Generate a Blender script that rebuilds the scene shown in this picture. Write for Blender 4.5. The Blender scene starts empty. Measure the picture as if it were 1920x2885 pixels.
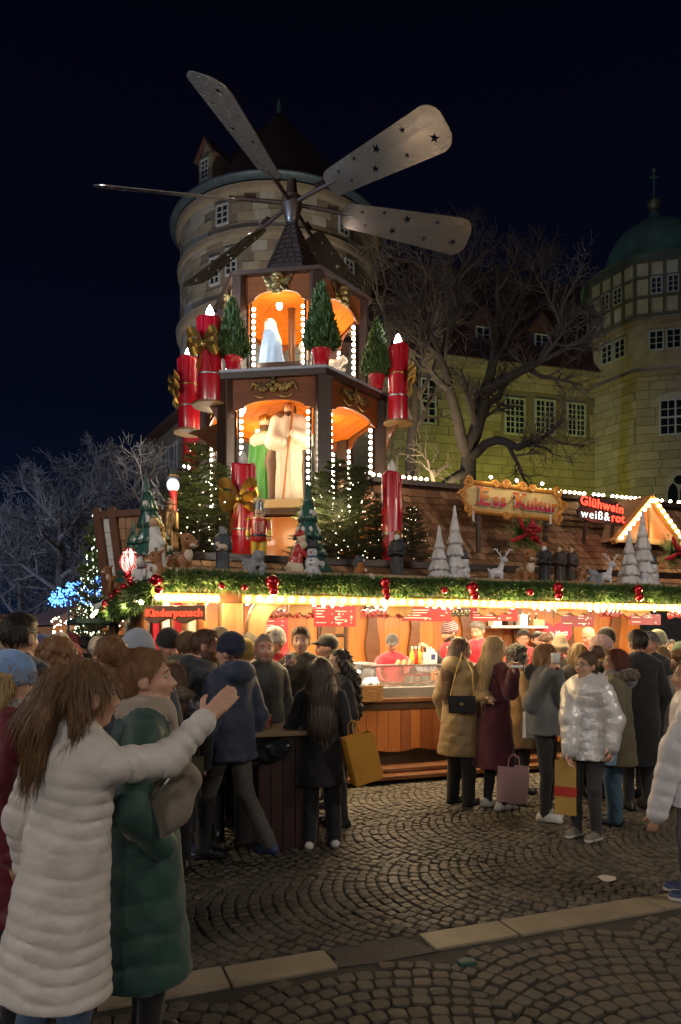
import bpy, bmesh, math, random
import numpy as np
from mathutils import Vector, Matrix, Euler
from mathutils.geometry import tessellate_polygon
PI = math.pi
R = math.radians
random.seed(7)
rng = np.random.default_rng(11)
scene = bpy.context.scene
COL = scene.collection

# ------------------------------------------------------------------ camera, sky, light, exposure
CAMZ, FPX, HOR = 1.75, 2003.0, 1800.0
cam_d = bpy.data.cameras.new("camera")
cam = bpy.data.objects.new("camera", cam_d)
COL.objects.link(cam)
cam.location = (0, 0, CAMZ)
cam.rotation_euler = (R(90), 0, 0)
cam_d.sensor_fit = 'VERTICAL'
cam_d.sensor_height = 36
cam_d.sensor_width = 36
cam_d.lens = FPX / 2885 * 36
cam_d.shift_y = (HOR - 1442.5) / 2885
cam_d.clip_start = 0.05
cam_d.clip_end = 2000
scene.camera = cam

world = bpy.data.worlds.new("World")
scene.world = world
world.use_nodes = True
wn, wl = world.node_tree.nodes, world.node_tree.links
bg = wn["Background"]
tc = wn.new('ShaderNodeTexCoord')
sep = wn.new('ShaderNodeSeparateXYZ')
ramp = wn.new('ShaderNodeValToRGB')
wl.new(tc.outputs['Generated'], sep.inputs[0])
wl.new(sep.outputs['Z'], ramp.inputs[0])
e = ramp.color_ramp.elements
e[0].position = 0.0
e[0].color = (0.0026, 0.0066, 0.0180, 1)
e[1].position = 0.75
e[1].color = (0.00055, 0.0006, 0.0022, 1)
m_ = ramp.color_ramp.elements.new(0.30)
m_.color = (0.0011, 0.0018, 0.0062, 1)
wl.new(ramp.outputs[0], bg.inputs['Color'])
bg.inputs['Strength'].default_value = 1.0

sun_d = bpy.data.lights.new("night_glow_sun", 'SUN')
sun_d.energy = 0.055
sun_d.angle = R(60)
sun_d.color = (0.80, 0.86, 1.0)
sun = bpy.data.objects.new("night_glow_sun", sun_d)
COL.objects.link(sun)
sun.rotation_euler = (R(48), 0, R(-35))

vs = scene.view_settings
vs.view_transform = 'Standard'
vs.look = 'None'
vs.exposure = 0.35
vs.gamma = 1.0
vs.use_curve_mapping = False
scene.cycles.max_bounces = 5
scene.cycles.diffuse_bounces = 2
scene.cycles.glossy_bounces = 2
scene.cycles.transmission_bounces = 4
scene.cycles.transparent_max_bounces = 8
scene.cycles.sample_clamp_indirect = 3.0
scene.cycles.sample_clamp_direct = 30.0
scene.cycles.use_denoising = True
scene.cycles.use_light_tree = True
scene.cycles.caustics_reflective = False
scene.cycles.caustics_refractive = False


# ------------------------------------------------------------------ helpers
def at(u, v, Y):
    """photograph pixel + depth -> point in the place"""
    return Vector(((u - 960) / FPX * Y, Y, CAMZ + (HOR - v) / FPX * Y))


MATS = {}


def mat(name, c1, c2=None, rough=0.6, metal=0.0, scale=4.0, stretch=(1, 1, 1), bump=0.0, bscale=None,
        emit=None, estr=0.0, coat=0.0, alpha=1.0, trans=0.0, detail=4.0, sheen=0.0, wave=False, contrast=0.5, bdist=0.01,
        rvar=0.0):
    if name in MATS:
        return MATS[name]
    m = bpy.data.materials.new(name)
    MATS[name] = m
    m.use_nodes = True
    nt = m.node_tree
    b = nt.nodes["Principled BSDF"]
    b.inputs['Roughness'].default_value = rough
    b.inputs['Metallic'].default_value = metal
    b.inputs['Coat Weight'].default_value = coat
    b.inputs['Coat Roughness'].default_value = 0.15
    b.inputs['Alpha'].default_value = alpha
    b.inputs['Transmission Weight'].default_value = trans
    b.inputs['Sheen Weight'].default_value = sheen
    col = (*c1, 1)
    b.inputs['Base Color'].default_value = col
    if c2 is not None or bump > 0 or rvar > 0:
        t = nt.nodes.new('ShaderNodeTexCoord')
        mp = nt.nodes.new('ShaderNodeMapping')
        mp.inputs['Scale'].default_value = stretch
        nt.links.new(t.outputs['Object'], mp.inputs[0])
        oi = nt.nodes.new('ShaderNodeObjectInfo')
        ad = nt.nodes.new('ShaderNodeVectorMath')
        ad.operation = 'ADD'
        ms = nt.nodes.new('ShaderNodeMath')
        ms.operation = 'MULTIPLY'
        ms.inputs[1].default_value = 37.0
        nt.links.new(oi.outputs['Random'], ms.inputs[0])
        nt.links.new(mp.outputs[0], ad.inputs[0])
        nt.links.new(ms.outputs[0], ad.inputs[1])
        n = nt.nodes.new('ShaderNodeTexNoise')
        n.inputs['Scale'].default_value = scale
        n.inputs['Detail'].default_value = detail
        n.inputs['Roughness'].default_value = 0.6
        nt.links.new(ad.outputs[0], n.inputs['Vector'])
        if c2 is not None:
            rp = nt.nodes.new('ShaderNodeValToRGB')
            w = 0.5 * (1 - contrast)
            rp.color_ramp.elements[0].position = 0.5 - w
            rp.color_ramp.elements[1].position = 0.5 + w
            rp.color_ramp.elements[0].color = col
            rp.color_ramp.elements[1].color = (*c2, 1)
            nt.links.new(n.outputs['Fac'], rp.inputs[0])
            nt.links.new(rp.outputs[0], b.inputs['Base Color'])
        if rvar > 0:
            mr = nt.nodes.new('ShaderNodeMapRange')
            mr.inputs['From Min'].default_value = 0.3
            mr.inputs['From Max'].default_value = 0.7
            mr.inputs['To Min'].default_value = max(0.02, rough - rvar)
            mr.inputs['To Max'].default_value = min(1, rough + rvar)
            nt.links.new(n.outputs['Fac'], mr.inputs['Value'])
            nt.links.new(mr.outputs[0], b.inputs['Roughness'])
        if bump > 0:
            bn = nt.nodes.new('ShaderNodeBump')
            bn.inputs['Strength'].default_value = bump
            bn.inputs['Distance'].default_value = bdist
            if bscale:
                n2 = nt.nodes.new('ShaderNodeTexNoise')
                n2.inputs['Scale'].default_value = bscale
                n2.inputs['Detail'].default_value = 3
                nt.links.new(ad.outputs[0], n2.inputs['Vector'])
                nt.links.new(n2.outputs['Fac'], bn.inputs['Height'])
            else:
                nt.links.new(n.outputs['Fac'], bn.inputs['Height'])
            nt.links.new(bn.outputs[0], b.inputs['Normal'])
    if emit is not None:
        b.inputs['Emission Color'].default_value = (*emit, 1)
        b.inputs['Emission Strength'].default_value = estr
        m.cycles.emission_sampling = 'NONE'
    return m


def link(o, parent=None):
    COL.objects.link(o)
    if parent is not None:
        o.parent = parent
    return o


def tag(o, label=None, cat=None, group=None, kind=None):
    if label:
        o['label'] = label
    if cat:
        o['category'] = cat
    if group:
        o['group'] = group
    if kind:
        o['kind'] = kind
    return o


def empty(name, loc=(0, 0, 0), rz=0.0, label=None, cat=None, group=None, sc=1.0):
    o = bpy.data.objects.new(name, None)
    o.empty_display_size = 0.1
    COL.objects.link(o)
    o.location = loc
    o.rotation_euler = (0, 0, rz)
    o.scale = (sc, sc, sc)
    return tag(o, label, cat, group)


def np_mesh(name, V, F, mats, mi=None, smooth=False):
    """numpy mesh: V (n,3), F (m,3|4) or list of lists"""
    me = bpy.data.meshes.new(name)
    if isinstance(F, np.ndarray) and F.ndim == 2:
        m, k = F.shape
        me.vertices.add(len(V))
        me.vertices.foreach_set('co', np.asarray(V, dtype=np.float32).ravel())
        me.loops.add(m * k)
        me.loops.foreach_set('vertex_index', F.astype(np.int32).ravel())
        me.polygons.add(m)
        me.polygons.foreach_set('loop_start', np.arange(0, m * k, k, dtype=np.int32))
        if mi is not None:
            me.polygons.foreach_set('material_index', np.asarray(mi, dtype=np.int32))
        me.polygons.foreach_set('use_smooth', np.full(m, smooth))
        me.update(calc_edges=True)
    else:
        me.from_pydata([tuple(v) for v in V], [], F)
        if mi is not None:
            me.polygons.foreach_set('material_index', np.asarray(mi, dtype=np.int32))
        me.polygons.foreach_set('use_smooth', np.full(len(F), smooth))
        me.update()
    for mm in (mats if isinstance(mats, (list, tuple)) else [mats]):
        me.materials.append(mm)
    return me


class MB:
    """collects shapes of ONE part"""

    def __init__(self):
        self.v, self.f, self.m = [], [], []
        self.cur = 0

    def add(self, vs_, fs):
        o = len(self.v)
        self.v += [tuple(x) for x in vs_]
        self.f += [tuple(i + o for i in f) for f in fs]
        self.m += [self.cur] * len(fs)
        return self

    def box(self, x0, x1, y0, y1, z0, z1, M=None):
        vs_ = [Vector((x, y, z)) for z in (z0, z1) for y in (y0, y1) for x in (x0, x1)]
        if M is not None:
            vs_ = [M @ v for v in vs_]
        return self.add(vs_, [(0, 2, 3, 1), (4, 5, 7, 6), (0, 1, 5, 4), (2, 6, 7, 3), (0, 4, 6, 2), (1, 3, 7, 5)])

    def bar(self, a, b, w, d, up=(0, 0, 1)):
        a, b = Vector(a), Vector(b)
        z = (b - a)
        L = z.length
        z.normalize()
        x = Vector(up).cross(z)
        if x.length < 1e-4:
            x = Vector((1, 0, 0)).cross(z)
        x.normalize()
        y = z.cross(x)
        M = Matrix.Translation(a) @ Matrix((x, y, z)).transposed().to_4x4()
        return self.box(-w / 2, w / 2, -d / 2, d / 2, 0, L, M)

    def tube(self, pts, rad, n=8, cap=True):
        pts = [Vector(p) for p in pts]
        if not isinstance(rad, (list, tuple)):
            rad = [rad] * len(pts)
        rings = []
        t0 = (pts[1] - pts[0]).normalized()
        x = Vector((0, 0, 1)).cross(t0)
        if x.length < 1e-3:
            x = Vector((1, 0, 0)).cross(t0)
        x.normalize()
        V, F = [], []
        for i, p in enumerate(pts):
            if i == 0:
                t = t0
            elif i == len(pts) - 1:
                t = (pts[i] - pts[i - 1]).normalized()
            else:
                t = (pts[i + 1] - pts[i - 1]).normalized()
            x = (x - t * x.dot(t))
            if x.length < 1e-5:
                x = Vector((1, 0.3, 0.1)).cross(t)
            x.normalize()
            y = t.cross(x)
            for k in range(n):
                a = 2 * PI * k / n
                V.append(p + (x * math.cos(a) + y * math.sin(a)) * rad[i])
        for i in range(len(pts) - 1):
            for k in range(n):
                k2 = (k + 1) % n
                F.append((i * n + k, i * n + k2, (i + 1) * n + k2, (i + 1) * n + k))
        if cap:
            F.append(tuple(range(n - 1, -1, -1)))
            F.append(tuple((len(pts) - 1) * n + k for k in range(n)))
        return self.add(V, F)

    def lathe(self, prof, n=24, c=(0, 0, 0), a0=0.0, a1=2 * PI, sx=1, sy=1):
        full = abs(a1 - a0 - 2 * PI) < 1e-6
        V, F = [], []
        m = n if full else n + 1
        for (r, z) in prof:
            for k in range(m):
                a = a0 + (a1 - a0) * k / n
                V.append((c[0] + r * math.cos(a) * sx, c[1] + r * math.sin(a) * sy, c[2] + z))
        for i in range(len(prof) - 1):
            for k in range(n):
                k2 = (k + 1) % m
                F.append((i * m + k, i * m + k2, (i + 1) * m + k2, (i + 1) * m + k))
        if full:
            if prof[0][0] > 1e-6:
                F.append(tuple(range(m - 1, -1, -1)))
            if prof[-1][0] > 1e-6:
                F.append(tuple((len(prof) - 1) * m + k for k in range(m)))
        return self.add(V, F)

    def ell(self, c, r, n=12, k=8):
        if not isinstance(r, (list, tuple)):
            r = (r, r, r)
        prof = [(max(1e-5, math.sin(PI * i / k)), -math.cos(PI * i / k)) for i in range(k + 1)]
        V, F = [], []
        for (a, z) in prof:
            for j in range(n):
                t = 2 * PI * j / n
                V.append((c[0] + r[0] * a * math.cos(t), c[1] + r[1] * a * math.sin(t), c[2] + r[2] * z))
        for i in range(k):
            for j in range(n):
                j2 = (j + 1) % n
                F.append((i * n + j, i * n + j2, (i + 1) * n + j2, (i + 1) * n + j))
        return self.add(V, F)

    def prism(self, poly, d, M=None):
        """poly (x,z) outline extruded along y from 0 to d"""
        n = len(poly)
        V = [Vector((p[0], 0, p[1])) for p in poly] + [Vector((p[0], d, p[1])) for p in poly]
        tri = tessellate_polygon([[Vector((p[0], p[1], 0)) for p in poly]])
        F = [tuple(t) for t in tri] + [tuple(i + n for i in reversed(t)) for t in tri]
        F += [(i, (i + 1) % n, (i + 1) % n + n, i + n) for i in range(n)]
        if M is not None:
            V = [M @ v for v in V]
        return self.add(V, F)

    def mesh(self, name, mats, smooth=False):
        me = np_mesh(name, self.v, self.f, mats, self.m, smooth)
        bm = bmesh.new()
        bm.from_mesh(me)
        bmesh.ops.recalc_face_normals(bm, faces=bm.faces)
        bm.to_mesh(me)
        bm.free()
        return me

    def build(self, name, mats, parent=None, smooth=False, bevel=0.0):
        me = self.mesh(name, mats, smooth)
        o = link(bpy.data.objects.new(name, me), parent)
        if bevel > 0:
            md = o.modifiers.new("bevel", 'BEVEL')
            md.width = bevel
            md.segments = 2
            md.limit_method = 'ANGLE'
            md.angle_limit = R(50)
        if smooth and bevel <= 0:
            sharp(me)
        return o


def sharp(me, ang=45):
    try:
        me.set_sharp_from_angle(angle=R(ang))
    except Exception:
        pass


def child(name, me, parent, loc=(0, 0, 0), rot=(0, 0, 0), sc=(1, 1, 1)):
    o = bpy.data.objects.new(name, me)
    link(o, parent)
    o.location = loc
    o.rotation_euler = rot
    o.scale = sc if not isinstance(sc, (int, float)) else (sc, sc, sc)
    return o


def copy_tree(o, parent=None, top=True):
    c = o.copy()
    COL.objects.link(c)
    c.parent = parent
    for ch in list(o.children):
        copy_tree(ch, c, False)
    return c


def pieces(parent, name, meshes, xf, rest_name, limit=300):
    """alike pieces: xf = list of (mesh index, Matrix, weight); the largest in view become parts, the rest one part"""
    xf = sorted(xf, key=lambda t: -t[2])
    for (mi, M, w) in xf[:limit]:
        o = bpy.data.objects.new(name, meshes[mi])
        COL.objects.link(o)
        o.parent = parent
        o.matrix_local = M
    rest = xf[limit:]
    if rest:
        VV, FF, MI = [], [], []
        off = 0
        cache = []
        for me in meshes:
            v = np.zeros(len(me.vertices) * 3, dtype=np.float32)
            me.vertices.foreach_get('co', v)
            fs = [list(p.vertices) for p in me.polygons]
            cache.append((v.reshape(-1, 3), fs, [p.material_index for p in me.polygons]))
        for (mi, M, w) in rest:
            v, fs, mm = cache[mi]
            A = np.array(M)
            VV.append(v @ A[:3, :3].T + A[:3, 3])
            FF += [[i + off for i in f] for f in fs]
            MI += mm
            off += len(v)
        me = np_mesh(rest_name, np.concatenate(VV), FF, list(meshes[0].materials), MI)
        o = link(bpy.data.objects.new(rest_name, me), parent)
        o['kind'] = 'stuff'


# ------------------------------------------------------------------ organic shapes: distance field -> surface nets
def C(a, b, ra, rb=None, g=0, fl=1.0, q=0.0, qp=0.09, ax=1):
    """tapered capsule; fl flattens along axis ax (1=y); q quilting height, qp its pitch"""
    return ('c', np.array(a, float), np.array(b, float), ra, ra if rb is None else rb, g, fl, q, qp, ax)


def E(c, r, g=0, rz=0.0, rx=0.0):
    M = np.array((Matrix.Rotation(rz, 3, 'Z') @ Matrix.Rotation(rx, 3, 'X')))
    r = (r, r, r) if isinstance(r, (int, float)) else r
    return ('e', np.array(c, float), np.array(r, float), M, 0, g)


def BX(c, h, r=0.01, g=0, rz=0.0, rx=0.0):
    M = np.array((Matrix.Rotation(rz, 3, 'Z') @ Matrix.Rotation(rx, 3, 'X')))
    return ('b', np.array(c, float), np.array(h, float), M, r, g)


def _dist(p, P):
    if p[0] == 'c':
        _, a, b, ra, rb, g, fl, q, qp, ax = p
        if fl != 1.0:
            P = P.copy()
            P[:, ax] = (P[:, ax] - a[ax]) / fl + a[ax]
            b = b.copy()
            b[ax] = (b[ax] - a[ax]) / fl + a[ax]
        ba = b - a
        L2 = max(float(ba @ ba), 1e-12)
        pa = P - a
        t = np.clip(pa @ ba / L2, 0, 1)
        d = np.sqrt(np.maximum(((pa - t[:, None] * ba) ** 2).sum(1), 1e-12))
        rad = ra + (rb - ra) * t
        if q > 0:
            s = t * math.sqrt(L2)
            ph = .45 * np.sin(P[:, 0] * 13 + s * 9) + .35 * np.sin(P[:, 1] * 17 + P[:, 0] * 7)
            rad = rad + q * (np.abs(np.sin(PI * s / qp + ph)) ** 0.42 - 0.7) * (1 + .35 * np.sin(P[:, 0] * 21 + P[:, 1] * 16 + s * 31))
        return (d - rad) * min(1.0, fl)
    if p[0] == 'e':
        X = (P - p[1]) @ p[3] / p[2]
        k = np.sqrt((X ** 2).sum(1) + 1e-12)
        k2 = np.sqrt(((X / p[2]) ** 2).sum(1) + 1e-12)
        return k * (k - 1) / k2
    X = np.abs((P - p[1]) @ p[3]) - p[2] + p[4]
    return np.sqrt((np.maximum(X, 0) ** 2).sum(1)) + np.minimum(X.max(1), 0) - p[4]


def _bounds(p):
    if p[0] == 'c':
        r = max(p[3], p[4]) + p[7]
        return np.minimum(p[1], p[2]) - r, np.maximum(p[1], p[2]) + r
    r = float(np.max(p[2])) * (1.75 if p[0] == 'b' else 1.0)
    return p[1] - r, p[1] + r


def field(prims, P, k, clips):
    """hard union over groups, smooth inside a group. returns d, group"""
    best = np.full(len(P), 1e3)
    gi = np.zeros(len(P), dtype=np.int32)
    gs = sorted(set(p[5] for p in prims))
    for g in gs:
        d = None
        kg = k.get(g, .03) if isinstance(k, dict) else k
        for p in prims:
            if p[5] != g:
                continue
            dd = _dist(p, P)
            if d is None:
                d = dd
            else:
                h = np.maximum(kg - np.abs(d - dd), 0) / kg
                d = np.minimum(d, dd) - h * h * kg * 0.25
        for (cg, n, off) in clips:      # keep the side where n.p > off
            if cg == g:
                d = np.maximum(d, off - P @ np.array(n, float))
        lt = d < best
        gi[lt] = g
        best = np.minimum(best, d)
    return best, gi


def blob(name, prims, mats, h=0.012, k=0.04, clips=(), noise=None, smooth=True):
    """mesh data of one continuous body; group number = material slot"""
    lo = np.min([_bounds(p)[0] for p in prims], axis=0) - 2.5 * h
    hi = np.max([_bounds(p)[1] for p in prims], axis=0) + 2.5 * h
    B = 5
    n = np.ceil((hi - lo) / (h * B)).astype(int) + 1
    bc = np.stack(np.meshgrid(*[np.arange(x) for x in n], indexing='ij'), -1).reshape(-1, 3)
    cent = lo + (bc * B + (B - 1) / 2) * h
    d, _ = field(prims, cent, k, clips)
    act = np.abs(d) < h * B * 1.25 + 0.03
    N = n * B
    G = np.where(d < 0, -1.0, 1.0).reshape(n)
    G = np.repeat(np.repeat(np.repeat(G, B, 0), B, 1), B, 2)
    ab = bc[act]
    off = np.stack(np.meshgrid(*[np.arange(B)] * 3, indexing='ij'), -1).reshape(-1, 3)
    idx = (ab[:, None, :] * B + off[None]).reshape(-1, 3)
    P = lo + idx * h
    d, gg = field(prims, P, k, clips)
    if noise is not None:
        d = d + noise(P)
    G[idx[:, 0], idx[:, 1], idx[:, 2]] = d
    S = G < 0
    cs = np.zeros(tuple(N - 1), dtype=np.int8)
    for dx in (0, 1):
        for dy in (0, 1):
            for dz in (0, 1):
                cs += S[dx:N[0] - 1 + dx, dy:N[1] - 1 + dy, dz:N[2] - 1 + dz]
    cells = np.argwhere((cs > 0) & (cs < 8))
    vid = np.full(tuple(N - 1), -1, dtype=np.int32)
    vid[cells[:, 0], cells[:, 1], cells[:, 2]] = np.arange(len(cells))
    acc = np.zeros((len(cells), 3))
    cnt = np.zeros(len(cells))
    cor = [(x, y, z) for x in (0, 1) for y in (0, 1) for z in (0, 1)]
    val = {c: G[cells[:, 0] + c[0], cells[:, 1] + c[1], cells[:, 2] + c[2]] for c in cor}
    for c in cor:
        for ax in range(3):
            if c[ax]:
                continue
            c2 = list(c)
            c2[ax] = 1
            v0, v1 = val[c], val[tuple(c2)]
            x = (v0 < 0) != (v1 < 0)
            t = np.where(x, v0 / np.where(x, v0 - v1, 1), 0)
            pt = np.tile(np.array(c, float), (len(cells), 1))
            pt[:, ax] = t
            acc[x] += pt[x]
            cnt[x] += 1
    V = lo + (cells + acc / cnt[:, None]) * h
    quads = []
    for ax in range(3):
        a1, a2 = (ax + 1) % 3, (ax + 2) % 3
        sl0 = [slice(1, N[i] - 1) for i in range(3)]
        sl1 = list(sl0)
        sl0[ax] = slice(0, N[ax] - 1)
        sl1[ax] = slice(1, N[ax])
        A, Bb = S[tuple(sl0)], S[tuple(sl1)]
        ed = np.argwhere(A != Bb)
        if not len(ed):
            continue
        flip = A[ed[:, 0], ed[:, 1], ed[:, 2]]
        base = ed + 1
        base[:, ax] = ed[:, ax]
        q = []
        for (o1, o2) in ((-1, -1), (0, -1), (0, 0), (-1, 0)):
            cc = base.copy()
            cc[:, a1] += o1
            cc[:, a2] += o2
            q.append(vid[cc[:, 0], cc[:, 1], cc[:, 2]])
        q = np.stack(q, 1)
        q[~flip] = q[~flip][:, ::-1]
        quads.append(q)
    F = np.concatenate(quads)
    F = F[(F >= 0).all(1)]
    fc = V[F].mean(1)
    _, fg = field(prims, fc, k, clips)
    return np_mesh(name, V, F, mats, fg, smooth)


def wob(P, amp, f, seed=0.0):
    return amp * (np.sin(P[:, 0] * f + seed) * np.sin(P[:, 1] * f * 1.13 + seed * 2.1) * np.sin(P[:, 2] * f * 0.91 + seed * 1.7))


def lamp(kind, loc, energy, color, parent=None, size=0.05, rot=None, spot=None, name="lamp_light", blend=0.6):
    d = bpy.data.lights.new(name, kind)
    d.energy = energy
    d.color = color
    if kind in ('POINT', 'SPOT'):
        d.shadow_soft_size = size
    if kind == 'AREA':
        d.shape = 'RECTANGLE'
        d.size, d.size_y = size
    if spot:
        d.spot_size = spot
        d.spot_blend = blend
    o = link(bpy.data.objects.new(name, d), parent)
    o.location = loc
    if rot is not None:
        o.rotation_euler = rot
    return o


def aim(frm, to):
    return (Vector(to) - Vector(frm)).to_track_quat('-Z', 'Y').to_euler()


def text_mesh(name, s, size, mats, extrude=0.01, offset=0.0, align='CENTER', spacing=1.0):
    cu = bpy.data.curves.new(name, 'FONT')
    cu.body = s
    cu.size = size
    cu.extrude = extrude
    cu.offset = offset
    cu.align_x = align
    cu.space_character = spacing
    cu.resolution_u = 3
    o = bpy.data.objects.new(name, cu)
    COL.objects.link(o)
    dg = bpy.context.evaluated_depsgraph_get()
    me = bpy.data.meshes.new_from_object(o.evaluated_get(dg))
    bpy.data.objects.remove(o)
    bpy.data.curves.remove(cu)
    me.materials.clear()
    for mm in (mats if isinstance(mats, (list, tuple)) else [mats]):
        me.materials.append(mm)
    me.name = name
    return me


def holed_plate(name, outer, holes, thick, mats):
    """flat plate (xy outline) with real holes"""
    cu = bpy.data.curves.new(name, 'CURVE')
    cu.dimensions = '2D'
    cu.fill_mode = 'BOTH'
    cu.extrude = thick / 2
    for poly in [outer] + holes:
        s = cu.splines.new('POLY')
        s.points.add(len(poly) - 1)
        for p, q in zip(s.points, poly):
            p.co = (q[0], q[1], 0, 1)
        s.use_cyclic_u = True
    o = bpy.data.objects.new(name, cu)
    COL.objects.link(o)
    dg = bpy.context.evaluated_depsgraph_get()
    me = bpy.data.meshes.new_from_object(o.evaluated_get(dg))
    bpy.data.objects.remove(o)
    bpy.data.curves.remove(cu)
    me.materials.clear()
    me.materials.append(mats)
    me.name = name
    return me


# ------------------------------------------------------------------ materials
M_stone = mat('sandstone', (0.36, 0.29, 0.19), (0.23, 0.18, 0.11), 0.9, scale=1.6, bump=0.5, bscale=9, bdist=0.03)
M_stone2 = mat('sandstone_pale', (0.42, 0.37, 0.29), (0.30, 0.26, 0.19), 0.9, scale=1.2, bump=0.4, bscale=7, bdist=0.03)
M_stone3 = mat('sandstone_dark', (0.26, 0.20, 0.13), (0.17, 0.13, 0.08), 0.92, scale=1.6, bump=0.5, bscale=9, bdist=0.03)
M_mortar = mat('mortar', (0.20, 0.165, 0.115), (0.13, 0.10, 0.07), 0.95, scale=3)
M_rooftile = mat('roof_tile_dark', (0.105, 0.042, 0.030), (0.055, 0.024, 0.018), 0.85, scale=6, stretch=(1, 1, 4), bump=0.6, bscale=14, bdist=0.04)
M_copper = mat('green_copper', (0.13, 0.25, 0.20), (0.085, 0.17, 0.135), 0.6, metal=0.2, scale=2, stretch=(1, 1, .3))
M_lead = mat('lead_gutter', (0.10, 0.13, 0.15), (0.06, 0.08, 0.09), 0.5, metal=0.5, scale=3)
M_winframe = mat('window_frame_white', (0.36, 0.36, 0.34), rough=0.6)
M_glassdark = mat('window_glass_dark', (0.010, 0.012, 0.016), rough=0.08)
M_bark = mat('bark', (0.085, 0.066, 0.050), (0.045, 0.035, 0.027), 0.95, scale=7, stretch=(1, 1, .3), bump=0.7, bscale=14, bdist=0.03)
M_bark2 = mat('twig_bark_grey', (0.19, 0.165, 0.145), (0.12, 0.105, 0.095), 0.95, scale=4)
M_wood_dk = mat('wood_dark_stain', (0.052, 0.024, 0.013), (0.028, 0.013, 0.008), 0.45, scale=5, stretch=(6, 6, .6), bump=0.15, coat=0.2)
M_wood_br = mat('wood_brown', (0.16, 0.062, 0.022), (0.085, 0.032, 0.012), 0.42, scale=4, stretch=(.8, 5, 6), bump=0.15, coat=0.25)
M_wood_or = mat('wood_orange_varnish', (0.46, 0.140, 0.016), (0.36, 0.098, 0.010), 0.38, scale=3, stretch=(.7, 5, 7), bump=0.1, coat=0.3)
M_wood_orv = mat('wood_orange_upright', (0.46, 0.165, 0.035), (0.34, 0.110, 0.020), 0.42, scale=3, stretch=(6, 6, .6), bump=0.1, coat=0.3)
M_wood_nat = mat('wood_natural', (0.30, 0.17, 0.07), (0.19, 0.10, 0.04), 0.5, scale=3, stretch=(5, 5, .5), bump=0.15)
M_wood_pale = mat('wood_pale', (0.42, 0.28, 0.15), (0.30, 0.19, 0.10), 0.55, scale=3, stretch=(5, 5, .7), bump=0.1)
M_red = mat('red_lacquer', (0.56, 0.007, 0.022), (0.44, 0.005, 0.018), 0.3, scale=3, coat=0.5)
M_redmatt = mat('red_cloth', (0.45, 0.012, 0.025), (0.36, 0.008, 0.02), 0.8, scale=8, bump=0.3, bscale=20)
M_gold = mat('gold_paint', (0.52, 0.34, 0.10), (0.36, 0.22, 0.06), 0.32, metal=0.85, scale=6)
M_goldold = mat('gold_aged', (0.42, 0.28, 0.09), (0.055, 0.04, 0.025), 0.4, metal=0.75, scale=9, contrast=0.7)
M_black = mat('black_paint', (0.012, 0.012, 0.014), rough=0.45)
M_white = mat('white_paint', (0.72, 0.71, 0.68), (0.6, 0.59, 0.57), 0.5, scale=4)
M_steel = mat('steel', (0.55, 0.55, 0.55), (0.42, 0.42, 0.43), 0.3, metal=0.9, scale=5, stretch=(.3, 4, 4))
M_cable = mat('black_cable', (0.01, 0.01, 0.01), rough=0.5)
M_bulb = mat('bulb_warm_lit', (1, .9, .75), emit=(1.0, 0.76, 0.42), estr=26)
M_bulbw = mat('bulb_white_lit', (1, 1, 1), emit=(1.0, 0.88, 0.68), estr=26)
M_bulby = mat('bulb_yellow_lit', (1, .9, .6), emit=(1.0, 0.70, 0.25), estr=16)
M_flame = mat('flame_lamp_lit', (1, 1, 1), emit=(0.95, 0.97, 1.0), estr=14)
M_fairy = mat('fairy_light_lit', (1, 1, 1), emit=(1.0, 0.84, 0.55), estr=9)
M_fairyb = mat('fairy_light_blue', (.3, .5, 1), emit=(0.08, 0.28, 1.0), estr=4)
M_fairyc = mat('fairy_light_cool', (1, 1, 1), emit=(0.80, 1.0, 0.72), estr=5)
M_tube = mat('tube_lamp_lit', (1, 1, 1), emit=(1.0, 0.93, 0.80), estr=14)
M_needle = mat('fir_needles', (0.140, 0.230, 0.040), (0.080, 0.145, 0.028), 0.6, scale=9)
M_needle2 = mat('garland_needles', (0.055, 0.125, 0.020), (0.028, 0.07, 0.012), 0.6, scale=9)
M_conifer = mat('conifer_leaf', (0.075, 0.135, 0.025), (0.035, 0.070, 0.015), 0.65, scale=9)
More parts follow.
